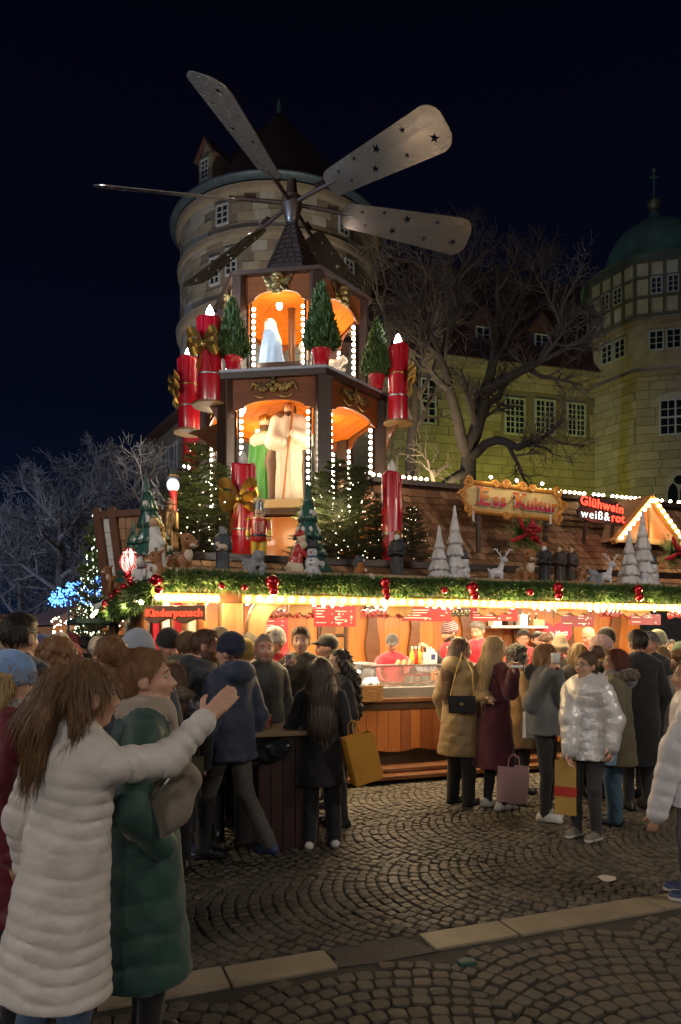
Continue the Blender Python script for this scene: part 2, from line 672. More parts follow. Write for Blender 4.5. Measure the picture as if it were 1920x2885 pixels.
# ================================================================== GROUND
M_ground = mat('paving_bed', (0.030, 0.026, 0.020), (0.018, 0.016, 0.012), 0.9, scale=14, bump=0.6, bscale=40)
g_ = MB()
g_.add([(-600, -100, -0.014), (600, -100, -0.014), (600, 900, -0.014), (-600, 900, -0.014)], [(0, 1, 2, 3)])
ground = g_.build('ground', M_ground)
ground['kind'] = 'structure'
ground['label'] = 'dark paved market square with granite setts in arcs'
M_sett = [mat('granite_sett_%d' % i, c, tuple(x * 0.55 for x in c), 0.6, scale=22, bump=0.7, bscale=60, rvar=0.15, bdist=0.008)
          for i, c in enumerate([(0.088, 0.072, 0.052), (0.070, 0.057, 0.041), (0.106, 0.085, 0.059), (0.080, 0.069, 0.055)])]
sett_me = []
for i in range(8):
    r_ = random.Random(i)
    out = []
    for (sx, sy) in ((-1, -1), (1, -1), (1, 1), (-1, 1)):
        cx, cy = sx * (0.5 - r_.uniform(0, .05)), sy * (0.5 - r_.uniform(0, .07))
        c = r_.uniform(.10, .2)
        a = (cx - sx * c, cy), (cx, cy - sy * c)
        out += [a[1], a[0]] if sx * sy > 0 else [a[0], a[1]]
    # order the outline by angle
    out = sorted(out, key=lambda p: math.atan2(p[1], p[0]))
    V = [(x, y, -0.05) for x, y in out] + [(x * 0.99, y * 0.99, -0.007) for x, y in out] + \
        [(x * 0.90, y * 0.88, r_.uniform(-.003, .003)) for x, y in out] + [(0, 0, .004)]
    F = []
    for k in range(8):
        k2 = (k + 1) % 8
        F += [(k, k2, 8 + k2, 8 + k), (8 + k, 8 + k2, 16 + k2, 16 + k), (16 + k, 16 + k2, 24)]
    sett_me.append(np_mesh('sett', V, F, M_sett, [i % 4] * len(F)))

SD = R(20.8)
SX, SN = Vector((math.cos(SD), math.sin(SD), 0)), Vector((-math.sin(SD), math.cos(SD), 0))
SO = Vector((-.355, 3.786, 0))


def strip_pt(s, n, z=0.0):
    return SO + SX * s + SN * n + Vector((0, 0, z))


sett_xf = []


def add_sett(s, n, ang, ls, ln):
    p = strip_pt(s, n)
    if not (-5.2 < p.x < 7.2 and 2.4 < p.y < 10.8):
        return
    z = random.uniform(-.006, .004)
    M = Matrix.Translation((p.x, p.y, z)) @ Euler((random.uniform(-.035, .035), random.uniform(-.035, .035),
                                                   SD + ang + random.uniform(-.07, .07))).to_matrix().to_4x4() @ Matrix.Diagonal((ls, ln, 1, 1))
    u, d = p.x / p.y, p.y
    inview = abs(u) < .50 and (p.y > 3.15)
    hid = u < -.22 and p.y < 5.0
    sett_xf.append((random.randrange(8), M, (1.0 / d if inview and not hid else -d)))


Wc, p0 = 1.22, 0.086
Rr = Wc * 0.72
am = math.asin(0.5 * Wc / Rr)
for col_ in range(0, 7):
    nc = 0.125 + Wc / 2 + col_ * Wc
    nst = int(round(Rr * 2 * am / p0))
    for j in range(-90, 125):
        so = j * p0 + col_ * 0.037
        for k in range(nst):
            a = -am + 2 * am * (k + .5) / nst + (0.012 if j % 2 else -0.012) * 3
            s = so + Rr * math.cos(am) - Rr * math.cos(a) + random.uniform(-.006, .006)
            n = nc + Rr * math.sin(a)
            add_sett(s, n, -a, p0 * math.cos(a) * random.uniform(.82, .99), p0 * random.uniform(.84, 1.0))
for col_ in range(-6, 7):
    sc_ = col_ * 1.2 + .3
    Wd = 1.2
    Rq = Wd * 0.8
    aq = math.asin(0.5 * Wd / Rq)
    nst = int(round(Rq * 2 * aq / .102))
    for j in range(0, 26):
        no = -0.14 - j * 0.1
        for k in range(nst):
            a = -aq + 2 * aq * (k + .5) / nst + (0.02 if j % 2 else -0.02)
            s = sc_ + Rq * math.sin(a)
            n = no - Rq * (1 - math.cos(a)) + random.uniform(-.006, .006)
            if n > -.17:
                continue
            add_sett(s, n, -a, .102 * random.uniform(.86, .98), .1 * math.cos(a) * random.uniform(.84, .98))
pieces(ground, 'sett', sett_me, sett_xf, 'setts_beyond')
M_slab = mat('slab_stone', (0.24, 0.195, 0.13), (0.11, 0.088, 0.058), 0.6, scale=5, contrast=.25, bump=0.35, bscale=50, bdist=0.004)
M_asph = mat('asphalt_patch', (0.05, 0.043, 0.036), (0.032, 0.028, 0.024), 0.8, scale=30, bump=0.6, bscale=70)
sb = [-3.6, -2.6, -1.55, -.9, -.252, .3275, .911, 1.477, 2.59, 3.6, 4.6, 5.8]
for i in range(len(sb) - 1):
    a, b = sb[i] + .006, sb[i + 1] - .006
    mb = MB()
    asph = abs(a - .3335) < .01
    n0, n1 = -.115 + random.uniform(-.008, .008), .115 + random.uniform(-.008, .008)
    if asph:
        outl = [(a - .05, -.10), (a + .2, -.13), (b + .03, -.12), (b - .04, .02), (b - .08, .12), (a + .25, .13), (a - .01, .12), (a + .02, .0)]
    else:
        outl = [(a, n0), (b, n0), (b, n1), (a, n1)]
    z1 = -.006 if asph else .001 + random.uniform(0, .003)
    pts = [strip_pt(s, n) for s, n in outl]
    k = len(pts)
    mb.add([(p.x, p.y, -.06) for p in pts] + [(p.x, p.y, z1) for p in pts],
           [tuple(range(k, 2 * k))] + [(q, (q + 1) % k, (q + 1) % k + k, q + k) for q in range(k)])
    mb.build('asphalt_patch' if asph else 'slab', M_asph if asph else M_slab, ground, bevel=0.0 if asph else .008)


# ================================================================== CASTLE
def window(parent, M, w, h, nx, ny, split_panes=True, fr=0.07, cross=True):
    """window with its frame; M places it: x across, z up, -y outward"""
    mb = MB()
    mb.box(-w / 2, -w / 2 + fr, -.06, .1, 0, h)
    mb.box(w / 2 - fr, w / 2, -.06, .1, 0, h)
    mb.box(-w / 2 + fr, w / 2 - fr, -.06, .1, 0, fr)
    mb.box(-w / 2 + fr, w / 2 - fr, -.06, .1, h - fr, h)
    iw, ih = w - 2 * fr, h - 2 * fr
    for i in range(1, nx):
        t = fr * (.9 if (cross and nx % 2 == 0 and i == nx // 2) else .35)
        x = -iw / 2 + iw * i / nx
        mb.box(x - t / 2, x + t / 2, -.04, .05, fr, h - fr)
    for j in range(1, ny):
        t = fr * (.9 if (cross and ny % 2 == 0 and j == ny // 2) else .35)
        z = fr + ih * j / ny
        mb.box(-iw / 2, iw / 2, -.035, .045, z - t / 2, z + t / 2)
    o = mb.build('window', M_winframe, parent)
    o.matrix_local = M
    key = ('pane', round(iw / nx, 3), round(ih / ny, 3))
    if split_panes:
        if key not in PANE:
            p = MB()
            p.box(-iw / nx / 2, iw / nx / 2, 0, .012, -ih / ny / 2, ih / ny / 2)
            PANE[key] = p.mesh('pane', M_glassdark)
        for i in range(nx):
            for j in range(ny):
                child('pane', PANE[key], o, (-iw / 2 + iw * (i + .5) / nx, .025, fr + ih * (j + .5) / ny))
    else:
        p = MB()
        p.box(-iw / 2, iw / 2, .02, .035, fr, h - fr)
        p.build('pane', M_glassdark, o)
    return o


PANE = {}
# ---- round tower
TX, TY, TR = -3.89, 45.0, 6.1
tower = empty('round_tower', (TX, TY, 0), 0, 'round sandstone castle tower with conical roof and dormer behind the pyramid rotor', 'tower')
mb = MB()
mb.lathe([(TR - .06, 0), (TR - .06, 27.0)], 72)
mb.build('wall', M_mortar, tower, smooth=True)
# ashlar blocks: shared curved meshes
tw_open = [(-25.9, 24.75, .85, 1.15), (-31, 21.55, .75, 1.55), (-20.6, 21.85, .75, 1.5), (42, 24.7, .75, 1.1), (46, 22.1, .75, 1.4)]
hc = 0.56
blk = []
for vi, (wd, mt) in enumerate([(9.6, 0), (12.2, 1), (7.4, 2), (10.6, 0), (8.4, 1), (11.4, 2)]):
    V = []
    for rr in (TR - .10, TR + (.0, .012, -.01, .02, .006, -.004)[vi]):
        for z in (0.015, hc - .015):
            for k in range(4):
                a = R(wd) * (k / 3) * .985 - PI / 2
                V.append((rr * math.cos(a), rr * math.sin(a), z))
    F = []
    for k in range(3):
        F += [(8 + k, 8 + k + 1, 12 + k + 1, 12 + k), (4 + k, 4 + k + 1, 12 + k + 1, 12 + k), (k, k + 1, 8 + k + 1, 8 + k)]
    F += [(0, 4, 12, 8), (3, 7, 15, 11)]
    blk.append((wd, np_mesh('stone_block', V, F, [M_stone, M_stone2, M_stone3], [mt] * len(F))))
xf = []
z = 15.2
ci = 0
while z < 26.6:
    a = -100 + random.uniform(0, 9)
    while a < 95:
        vi = random.randrange(6)
        wd = blk[vi][0]
        am_ = a + wd / 2
        bad = any(abs(am_ - o[0]) < wd / 2 + R(1) + math.degrees(o[2] / 2 / TR) - .5 and z + hc > o[1] and z < o[1] + o[3] for o in tw_open)
        if not bad:
            xf.append((vi, Matrix.Translation((0, 0, z)) @ Matrix.Rotation(R(a), 4, 'Z'), math.cos(R(am_)) + (1 if z > 20.6 else 0) - (.8 if -5 < am_ < 40 and z < 22 else 0)))
        a += wd
    z += hc
pieces(tower, 'stone_block', [b[1] for b in blk], xf, 'stone_blocks_shaded')
for (nm, zc, r1, hh) in (('cornice', 24.1, .12, .4), ('cornice', 20.3, .20, .6), ('cornice', 26.5, .22, .45)):
    mb = MB()
    prof = [(TR - .05, zc - hh * .6)]
    for i in range(9):
        t = i / 8
        prof.append((TR + .06 + r1 * math.sin(t * PI / 2), zc - hh * .55 + hh * .8 * (1 - math.cos(t * PI / 2))))
    prof += [(TR + r1 + .08, zc + hh * .36), (TR + r1 * .4, zc + hh * .5), (TR - .05, zc + hh * .55)]
    mb.lathe(prof, 72)
    mb.build(nm, M_stone3, tower, smooth=True)
mb = MB()
mb.lathe([(TR + .2, 26.8), (6.66, 26.9), (6.74, 26.97), (6.74, 27.06), (6.6, 27.12), (6.2, 27.1)], 72)
mb.build('gutter', M_lead, tower, smooth=True)
mb = MB()
mb.lathe([(6.62, 27.1), (5.9, 27.75), (5.0, 28.95), (2.5, 32.0), (.22, 34.9), (.05, 35.0)], 64)
rf = mb.build('roof', M_rooftile, tower, smooth=True)
mb = MB()
mb.lathe([(.3, 34.6), (.2, 34.95), (.16, 35.5), (.05, 35.9)], 12)
mb.build('finial', M_copper, rf, smooth=True)
for (a, zb, w, h) in tw_open:
    Mx = Matrix.Rotation(R(a), 4, 'Z') @ Matrix.Translation((0, -(TR + .02), zb))
    window(tower, Mx, w, h, 2 if h < 1.3 else 2, 3 if h < 1.3 else 4, split_panes=False, fr=.085)
# dormer
dm = MB()
dm.cur = 0
dm.box(-.62, .62, -.1, 2.6, 0, 1.75)
dm.prism([(-.62, 1.75), (.62, 1.75), (0, 2.75)], 2.6)
dorm = dm.build('dormer', [M_stone3], tower)
DM = Matrix.Rotation(R(-36), 4, 'Z') @ Matrix.Translation((0, -6.2, 27.35)) @ Matrix.Scale(.86, 4)
dorm.matrix_local = DM
dm = MB()
for s in (-1, 1):
    dm.prism([(s * .85, 1.55), (s * .98, 1.62), (0, 2.98), (0, 2.8)], 2.9, Matrix.Translation((0, -.25, 0)))
dm.build('dormer_roof', M_rooftile, dorm)
window(tower, DM @ Matrix.Translation((0, -.14, .2)), .72, 1.35, 2, 4, split_panes=False, fr=.08)
# floodlight on the roof
fl = empty('floodlight', at(605, 475, 41.0), 0, 'bright floodlight on a thin pole beside the tower dormer', 'floodlight')
mb = MB()
mb.tube([(0, 0, -2.2), (0, 0, -.35)], .04, 6)
mb.build('pole', M_black, fl)
mb = MB()
mb.box(-.3, .3, -.12, .25, -.3, .3)
mb.build('housing', M_lead, fl, bevel=.03)
mb = MB()
mb.lathe([(.001, -.17), (.15, -.14), (.2, -.05)], 16)
o = mb.build('lens', mat('flood_lens', (1, 1, 1), emit=(.85, .93, 1), estr=40), fl, smooth=True)
o.rotation_euler = (R(-62), 0, R(-10))
o.location = (0, -.1, -.1)

# ---- right wing
M_stoneW2 = mat('sandstone_w2', (.39, .315, .21), (.27, .21, .135), .9, scale=1.3, bump=.5, bscale=9, bdist=.03)
M_stoneW3 = mat('sandstone_w3', (.31, .245, .16), (.21, .165, .105), .9, scale=1.3, bump=.5, bscale=9, bdist=.03)
wgL, wgR = Vector((.6, 39.4, 0)), Vector((17.2, 44.0, 0))
wx = (wgR - wgL)
wl_ = wx.length
wa = math.atan2(wx.y, wx.x)
wing = empty('castle_wing', wgL, wa, 'long castle wing with yellow-lit stone wall behind bare trees', 'building')
WZ = 17.9
wins = [(1208, 1065, 1195, 46, 2, 6), (1452, 1120, 1225, 62, 4, 6), (1537, 1125, 1225, 62, 4, 6), (1625, 1135, 1230, 58, 4, 6)]
wop = []
for (u, v0, v1, wpx, nx, ny) in wins:
    k = (u - 960) / FPX
    s = (k * wgL.y - wgL.x) / (math.cos(wa) - k * math.sin(wa))
    Y = wgL.y + s * math.sin(wa)
    wop.append((s, CAMZ + (HOR - v1) / FPX * Y, wpx / FPX * Y * 1.05, (v1 - v0) / FPX * Y, nx, ny))
mb = MB()
mb.box(0, wl_, .08, 9, 0, WZ - .3)
mb.build('wall', M_mortar, wing)
blkw = []
for vi, (wd, mt) in enumerate([(.9, 0), (1.25, 1), (.7, 0), (1.05, 2), (1.4, 0)]):
    mb = MB()
    mb.box(.015, wd - .015, (0, .012, -.01, .006, .015)[vi], .2, .015, .5 - .015)
    mb.cur = 0
    me = mb.mesh('stone_block', [M_stone, M_stoneW2, M_stoneW3])
    me.polygons.foreach_set('material_index', [mt] * len(me.polygons))
    blkw.append((wd, me))
xf = []
z = 7.0
while z < WZ - .55:
    s = -random.uniform(0, .6)
    while s < wl_ - .2:
        vi = random.randrange(5)
        wd = blkw[vi][0]
        if s > .0 and not any(s + wd > o[0] - o[2] / 2 and s < o[0] + o[2] / 2 and z + .5 > o[1] and z < o[1] + o[3] for o in wop):
            xf.append((vi, Matrix.Translation((s, 0, z)), s * .02 + (1 if s > 3.2 else 0)))
        s += wd
    z += .5
pieces(wing, 'stone_block', [b[1] for b in blkw], xf, 'stone_blocks_shaded')
for (s, zb, w, h, nx, ny) in wop:
    window(wing, Matrix.Translation((s, .02, zb)), w, h, nx, ny, fr=.1)
mb = MB()
mb.box(-.1, wl_ + .1, -.45, 0.1, WZ - .35, WZ)
mb.box(-.1, wl_ + .1, -.25, 0.1, WZ - .6, WZ - .35)
mb.build('eave_moulding', M_stone, wing)
mb = MB()
mb.add([(-1, -.6, WZ), (wl_ + 4, -.6, WZ), (wl_ + 4, 6.5, WZ + 9), (-1, 6.5, WZ + 9), (-1, 12, WZ), (wl_ + 4, 12, WZ)],
       [(0, 1, 2, 3), (3, 2, 5, 4), (0, 3, 4), (1, 5, 2), (0, 4, 5, 1)])
rf = mb.build('roof', M_rooftile, wing)
for (u, v) in ((1372, 985), (1540, 1010)):
    k = (u - 960) / FPX
    s = (k * wgL.y - wgL.x) / (math.cos(wa) - k * math.sin(wa)) + .2
    mb = MB()
    mb.box(s - .7, s + .7, .9, 3.5, WZ + .9, WZ + 2.7)
    mb.prism([(s - .95, WZ + 2.65), (s + .95, WZ + 2.65), (s, WZ + 3.8)], 3.2, Matrix.Translation((0, .7, 0)))
    mb.build('dormer', M_rooftile, wing)
    window(wing, Matrix.Translation((s, .84, WZ + 1.15)), .95, 1.35, 2, 3, split_panes=False)

# ---- corner tower: octagon with half-timbered top and copper dome
CX, CY, CR = 19.4, 44.0, 4.0
ctw = empty('corner_tower', (CX, CY, 0), 0, 'octagonal castle tower with half-timbered top storey and green copper dome', 'tower')
oct_a = [R(-173 + 45 * i) for i in range(8)]


def octo(r, z):
    return [(r * math.cos(a), r * math.sin(a), z) for a in oct_a]


def octo_band(r0, z0, r1, z1):
    mb = MB()
    mb.add(octo(r0, z0) + octo(r1, z1), [(i, (i + 1) % 8, (i + 1) % 8 + 8, i + 8) for i in range(8)] + [tuple(range(7, -1, -1)), tuple(range(8, 16))])
    return mb


octo_band(CR - .22, 0, CR - .22, 17).build('lower_wall', M_mortar, ctw)
octo_band(CR - .06, 17, CR - .06, 20.1).build('middle_wall', M_stone, ctw)
octo_band(CR, 20.1, CR + .12, 23.4).build('upper_wall', mat('plaster_cream', (.45, .41, .30), (.36, .33, .24), .9, scale=1.5), ctw)
for (z, r0, r1) in ((17.0, CR + .02, CR + .22), (20.0, CR + .02, CR + .14)):
    octo_band(r0, z - .22, r1, z).build('ledge', M_stone3, ctw)
octo_band(CR + .15, 23.35, CR + .5, 23.62).build('eave', M_lead, ctw)
mb = MB()
mb.lathe([(4.35, 23.6), (3.5, 23.85), (3.05, 24.4), (2.85, 25.2), (2.6, 25.9), (2.1, 26.6), (1.4, 27.1), (.6, 27.45), (.36, 27.8), (.28, 28.1), (.22, 28.2)], 32)
dome = mb.build('dome', M_copper, ctw, smooth=True)
mb = MB()
mb.ell((0, 0, 28.6), .42, 16, 10)
mb.build('finial_ball', mat('old_gilt', (.30, .25, .14), (.2, .2, .15), .4, metal=.5), dome, smooth=True)
mb = MB()
mb.tube([(0, 0, 28.9), (0, 0, 30.7)], .05, 6)
mb.bar((-.3, 0, 30.3), (.3, 0, 30.3), .09, .09)
mb.ell((0, 0, 30.75), .14, 8, 6)
mb.build('finial_cross', M_copper, dome)


def face_M(i, r, t, z):
    a, b = Vector(octo(r, 0)[i]), Vector(octo(r, 0)[(i + 1) % 8])
    d = (b - a)
    ang = math.atan2(d.y, d.x)
    p = a + d * t
    return Matrix.Translation((p.x, p.y, z)) @ Matrix.Rotation(ang, 4, 'Z'), d.length


M_beam = mat('timber_grey_green', (.12, .115, .075), (.08, .075, .05), .8, scale=4, stretch=(4, 4, .6))
for i in (0, 1, 7, 2):
    Mx, L = face_M(i, CR + .07, 0, 0)
    Mi = Mx
    cols = 4
    for k in range(cols + 1):
        mb = MB()
        x = L * k / cols
        mb.box(x - .08, x + .08, -.09, .05, 20.15, 23.36)
        o = mb.build('timber', M_beam, ctw)
        o.matrix_local = Mi
    for z in (20.16, 21.2, 22.3, 23.2):
        mb = MB()
        mb.box(0, L, -.075, .05, z, z + .16)
        o = mb.build('timber', M_beam, ctw)
        o.matrix_local = Mi
    for t in (.36, .64):
        Mw, _ = face_M(i, CR + .1, t, 21.35)
        window(ctw, Mw @ Matrix.Translation((0, -.06, 0)), .62, 1.0, 2, 3, split_panes=(i == 1))
    for t in (.36, .66):
        Mw, _ = face_M(i, CR - .02, t, 18.2)
        window(ctw, Mw @ Matrix.Translation((0, -.04, 0)), .8, 1.15, 2, 3, split_panes=(i == 1))
xf = []
for i in (0, 1):
    Mx, L = face_M(i, CR - .12, 0, 0)
    z = 6.0
    while z < 16.6:
        s = 0
        while s < L - .3:
            vi = random.randrange(5)
            wd = blkw[vi][0]
            if s + wd > L:
                wdm = (L - s) / wd
            else:
                wdm = 1
            inwin = (i == 1 and s + wd * wdm > L * .5 and 10.8 < z + .5 and z < 15.4 and False)
            xf.append((vi, Mx @ Matrix.Translation((s, 0, z)) @ Matrix.Diagonal((wdm, 1, 1, 1)), z))
            s += wd * wdm
        z += .5
pieces(ctw, 'stone_block', [b[1] for b in blkw], xf, 'stone_blocks_shaded')
Mw, L1 = face_M(1, CR - .14, .70, 13.3)
window(ctw, Mw @ Matrix.Translation((0, -.1, 0)), 1.75, 2.1, 4, 4, fr=.11)
mb = MB()
mb.prism([(-1.05, 2.1)] + [(-1.05 * math.cos(t), 2.1 + .38 * math.sin(t)) for t in [PI * k / 10 for k in range(1, 10)]] + [(1.05, 2.1)], .12)
o = mb.build('window_arch', M_stone2, ctw)
o.matrix_local = Mw @ Matrix.Translation((0, -.12, 0))
# gothic window below
Mw, L1 = face_M(1, CR - .14, .76, 8.6)
mb = MB()
wdt = .75
outl = [(-wdt, 0), (wdt, 0), (wdt, 1.6)] + [(wdt - .9 * (1 - math.cos(t)) * .85, 1.6 + 1.15 * math.sin(t)) for t in [PI / 2 * k / 6 for k in range(1, 6)]] + [(0, 2.8)]
outl += [(-x, z) for x, z in reversed(outl[3:-1])] + [(-wdt, 1.6)]
mb.prism(outl, .14)
gw = mb.build('window', M_stone2, ctw)
gw.matrix_local = Mw @ Matrix.Translation((0, -.12, 0))
for (x0, x1) in ((-.58, -.06), (.06, .58)):
    mb = MB()
    xm, hw = (x0 + x1) / 2, (x1 - x0) / 2
    mb.prism([(x0, .1), (x1, .1), (x1, 1.5), (xm + hw * .7, 1.8), (xm, 2.0), (xm - hw * .7, 1.8), (x0, 1.5)], .02, Matrix.Translation((0, -.03, 0)))
    mb.build('pane', M_glassdark, gw)
mb = MB()
mb.lathe([(.001, 0), (.26, 0), (.26, .03), (.001, .03)], 12)
o = mb.build('pane', M_glassdark, gw)
o.rotation_euler = (R(90), 0, 0)
o.location = (0, -.01, 2.15)

# ---- left wing behind the tower (dark gable side)
p1, p2 = Vector((-9.6, 45.6, 0)), Vector((-14.6, 54.0, 0))
d_ = p2 - p1
lw = empty('castle_side_wing', p1, math.atan2(d_.y, d_.x), 'dark castle side wing with buttress left of the round tower', 'building')
L = d_.length
mb = MB()
mb.box(0, L, -9, 0, 0, 16.6)
mb.build('wall', M_stone3, lw)
mb = MB()
mb.add([(-.5, .7, 16.3), (L + .5, .7, 16.3), (L + .5, -4.5, 21), (-.5, -4.5, 21), (-.5, .7, 16.6), (L + .5, .7, 16.6), (L + .5, -9.5, 16.3), (-.5, -9.5, 16.3)],
       [(0, 1, 5, 4), (4, 5, 2, 3), (3, 2, 6, 7), (0, 4, 3, 7), (1, 6, 2, 5), (0, 7, 6, 1)])
mb.build('roof', M_rooftile, lw)
for k in range(5):
    window(lw, Matrix.Translation((1.2 + k * 1.8, .03, 13.2)) @ Matrix.Rotation(PI, 4, 'Z'), .6, 1.9, 1, 2, split_panes=False)
mb = MB()
mb.prism([(0, 0), (3.2, 0), (.5, 12.0), (0, 12.6)], 1.2, Matrix.Translation((2.0, 0, 0)) @ Matrix.Rotation(PI / 2, 4, 'Z'))
mb.build('buttress', M_stone2, lw)


# ================================================================== TREES
M_bark3 = mat('twig_bark_brown', (.125, .095, .072), (.075, .058, .045), .95, scale=4)
def grow(mb, p, d, L, r, lvl, maxl, rnd, kids, trop=.12, wig=.22, rmin=.012, leaves=None):
    n = 5 if lvl == 0 else (4 if lvl < 3 else 3)
    pts, rs = [p.copy()], [r]
    dd = d.normalized()
    for i in range(n):
        dd = (dd + Vector((rnd.gauss(0, wig), rnd.gauss(0, wig), rnd.gauss(0, wig) + trop))).normalized()
        pts.append(pts[-1] + dd * (L / n))
        rs.append(max(rmin * .6, r * (1 - .72 * (i + 1) / n)))
    mb.tube(pts, rs, 7 if lvl == 0 else (5 if lvl == 1 else 3), cap=False)
    spawn(mb, pts, rs, L, lvl, maxl, rnd, kids, trop, wig, rmin, leaves)


def spawn(mb, pts, rs, L, lvl, maxl, rnd, kids, trop, wig, rmin, leaves=None, t0=.25):
    if lvl >= maxl:
        if leaves is not None:
            leaves.append(pts[-1])
        return
    for c in range(kids[lvl]):
        t = t0 + (1 - t0) * (c + rnd.random()) / kids[lvl]
        f = t * (len(pts) - 1)
        i = min(int(f), len(pts) - 2)
        q = pts[i].lerp(pts[i + 1], f - i)
        rr = rs[i] + (rs[i + 1] - rs[i]) * (f - i)
        ax = (pts[i + 1] - pts[i]).normalized()
        side = ax.orthogonal().normalized()
        side = Matrix.Rotation(rnd.uniform(0, 2 * PI), 3, ax) @ side
        an = R(rnd.uniform(28, 62))
        nd = ax * math.cos(an) + side * math.sin(an)
        grow(mb, q, nd, L * rnd.uniform(.45, .72) * (1.15 - .45 * t), max(rmin, rr * rnd.uniform(.5, .72)), lvl + 1, maxl, rnd, kids, trop, wig, rmin, leaves)


def limb_tree(name, label, limbs, Y, base_u, seed, kids, group=None, mats=(M_bark, M_bark3), maxl=4):
    """bare tree whose main limbs follow measured places at depth Y; each limb: ([(u,v,dy)], r0, r1)"""
    rnd = random.Random(seed)
    b = at(base_u, HOR, Y)
    t = empty(name, (b.x, b.y, -.04), 0, label, 'tree', group)
    tr, cr = MB(), MB()
    for (ul, r0, r1, sp) in limbs:
        pts = [at(u, v, Y + dy) - Vector((b.x, b.y, -.04)) for (u, v, dy) in ul]
        # refine
        q = []
        for i in range(len(pts) - 1):
            for k in range(3):
                pp = pts[i].lerp(pts[i + 1], k / 3)
                if k:
                    pp += Vector((rnd.gauss(0, .06), rnd.gauss(0, .06), rnd.gauss(0, .06)))
                q.append(pp)
        q.append(pts[-1])
        rs = [r0 + (r1 - r0) * i / (len(q) - 1) for i in range(len(q))]
        tr.tube(q, rs, 9, cap=True)
        Ll = sum((q[i + 1] - q[i]).length for i in range(len(q) - 1))
        spawn(cr, q, rs, min(Ll, 6.5) * .72, 0, maxl, rnd, [sp] + list(kids), .08, .2, .011, t0=.3)
    tr.build('trunk', mats[0], t, smooth=True)
    cr.build('crown', mats[1], t)
    return t


YT = 28.0
limb_tree('bare_tree', 'large bare tree with spreading limbs in front of the yellow-lit castle wing',
          [([(1305, 1900, 0), (1308, 1500, 0), (1322, 1260, 0), (1365, 1140, 0), (1392, 1010, .3), (1405, 880, .5), (1395, 740, .6)], .42, .06, 9),
           ([(1318, 1290, 0), (1275, 1130, -.6), (1240, 1010, -1.2), (1200, 900, -1.6), (1190, 760, -2)], .24, .05, 9),
           ([(1368, 1110, .2), (1450, 1055, -.6), (1520, 1020, -1.2), (1570, 930, -1.6), (1600, 800, -1.8)], .22, .05, 9),
           ([(1322, 1290, 0), (1400, 1240, -1), (1460, 1262, -1.8), (1520, 1240, -2.2), (1590, 1180, -2.6)], .2, .05, 7),
           ([(1310, 1330, 0), (1240, 1375, -.8), (1180, 1400, -1.4), (1120, 1360, -2.0)], .2, .05, 5),
           ([(1392, 960, .3), (1460, 860, 1.2), (1530, 740, 1.8)], .16, .04, 8),
           ([(1245, 1010, -1.0), (1290, 860, -.2), (1310, 700, .2)], .15, .04, 8),
           ([(1520, 1020, -1.2), (1630, 960, -2.0), (1700, 900, -2.4)], .12, .035, 7)],
          YT, 1305, 3, (9, 7, 5, 0), maxl=3)
limb_tree('bare_tree', 'bare tree with dark slanting trunk close beside the red candle on the right',
          [([(1140, 1900, 0), (1150, 1450, 0), (1165, 1200, 0), (1178, 1040, 0), (1195, 900, .2), (1200, 760, .3)], .36, .06, 9),
           ([(1165, 1200, 0), (1110, 1050, -.6), (1085, 900, -1), (1080, 760, -1.2)], .18, .04, 8),
           ([(1180, 1020, 0), (1250, 900, .6), (1290, 760, 1)], .16, .04, 8)],
          33.0, 1140, 5, (8, 7, 5, 0), maxl=3)
# left grove: one mesh pair, several trees
rnd = random.Random(21)
gt = empty('bare_tree', (0, 0, 0))
tr, cr = MB(), MB()
lv = []
tp = [Vector((0, 0, -.05)), Vector((.1, 0, 2.0)), Vector((0, .1, 4.0)), Vector((.15, 0, 6.2)), Vector((.1, .1, 9.0))]
tr.tube(tp, [.34, .28, .24, .17, .06], 8)
for k in range(9):
    z = 2.3 + k * .65
    a = k * 2.4 + rnd.uniform(-.4, .4)
    el = rnd.uniform(.15, .5) + k * .05
    dv = Vector((math.cos(a), math.sin(a), el))
    base = tp[1].lerp(tp[4], min(1, (z - 2) / 7))
    grow(cr, base, dv, 4.6 - k * .2, .13, 0, 3, rnd, [8, 7, 6, 0], .05, .22, .012, lv)
tr.build('trunk', M_bark, gt, smooth=True)
cr.build('crown', M_bark2, gt)
lm = MB()
for p in rnd.sample(lv, min(len(lv), 900)):
    if p.z > 5.2:
        continue
    for q in range(2):
        c = p + Vector((rnd.gauss(0, .08), rnd.gauss(0, .08), rnd.gauss(0, .08)))
        n = Vector((rnd.gauss(0, 1), rnd.gauss(0, 1), rnd.gauss(0, 1))).normalized()
        x = n.orthogonal().normalized() * .07
        y = n.cross(x).normalized() * .09
        lm.add([c - x, c - y, c + x, c + y], [(0, 1, 2, 3)])
lo_ = lm.build('leaves', mat('autumn_leaf', (.16, .15, .025), (.09, .10, .02), .7, scale=3), gt)
spots = [(330, 34, 1.08, 0.3, 'bare tree rising highest of the grove beside the castle side wing'),
         (175, 31, .90, 2.2, 'bare tree with yellow leaves on its lower twigs at the outer edge of the grove'),
         (60, 36, .78, 4.0, 'low bare tree farthest from the castle in the grove'),
         (255, 40, 1.12, 5.1, 'bare tree half hidden behind the others of the grove')]
for i, (u, Y, s, rz, lb) in enumerate(spots):
    o = gt if i == 0 else copy_tree(gt)
    p = at(u, HOR, Y)
    o.location = (p.x, p.y, -.03)
    o.scale = (s, s, s)
    o.rotation_euler = (0, 0, rz)
    tag(o, lb, 'tree', 'bare trees of the grove')
    if i in (0, 3):
        for ch in list(o.children):
            if ch.name.startswith('leaves'):
                bpy.data.objects.remove(ch)
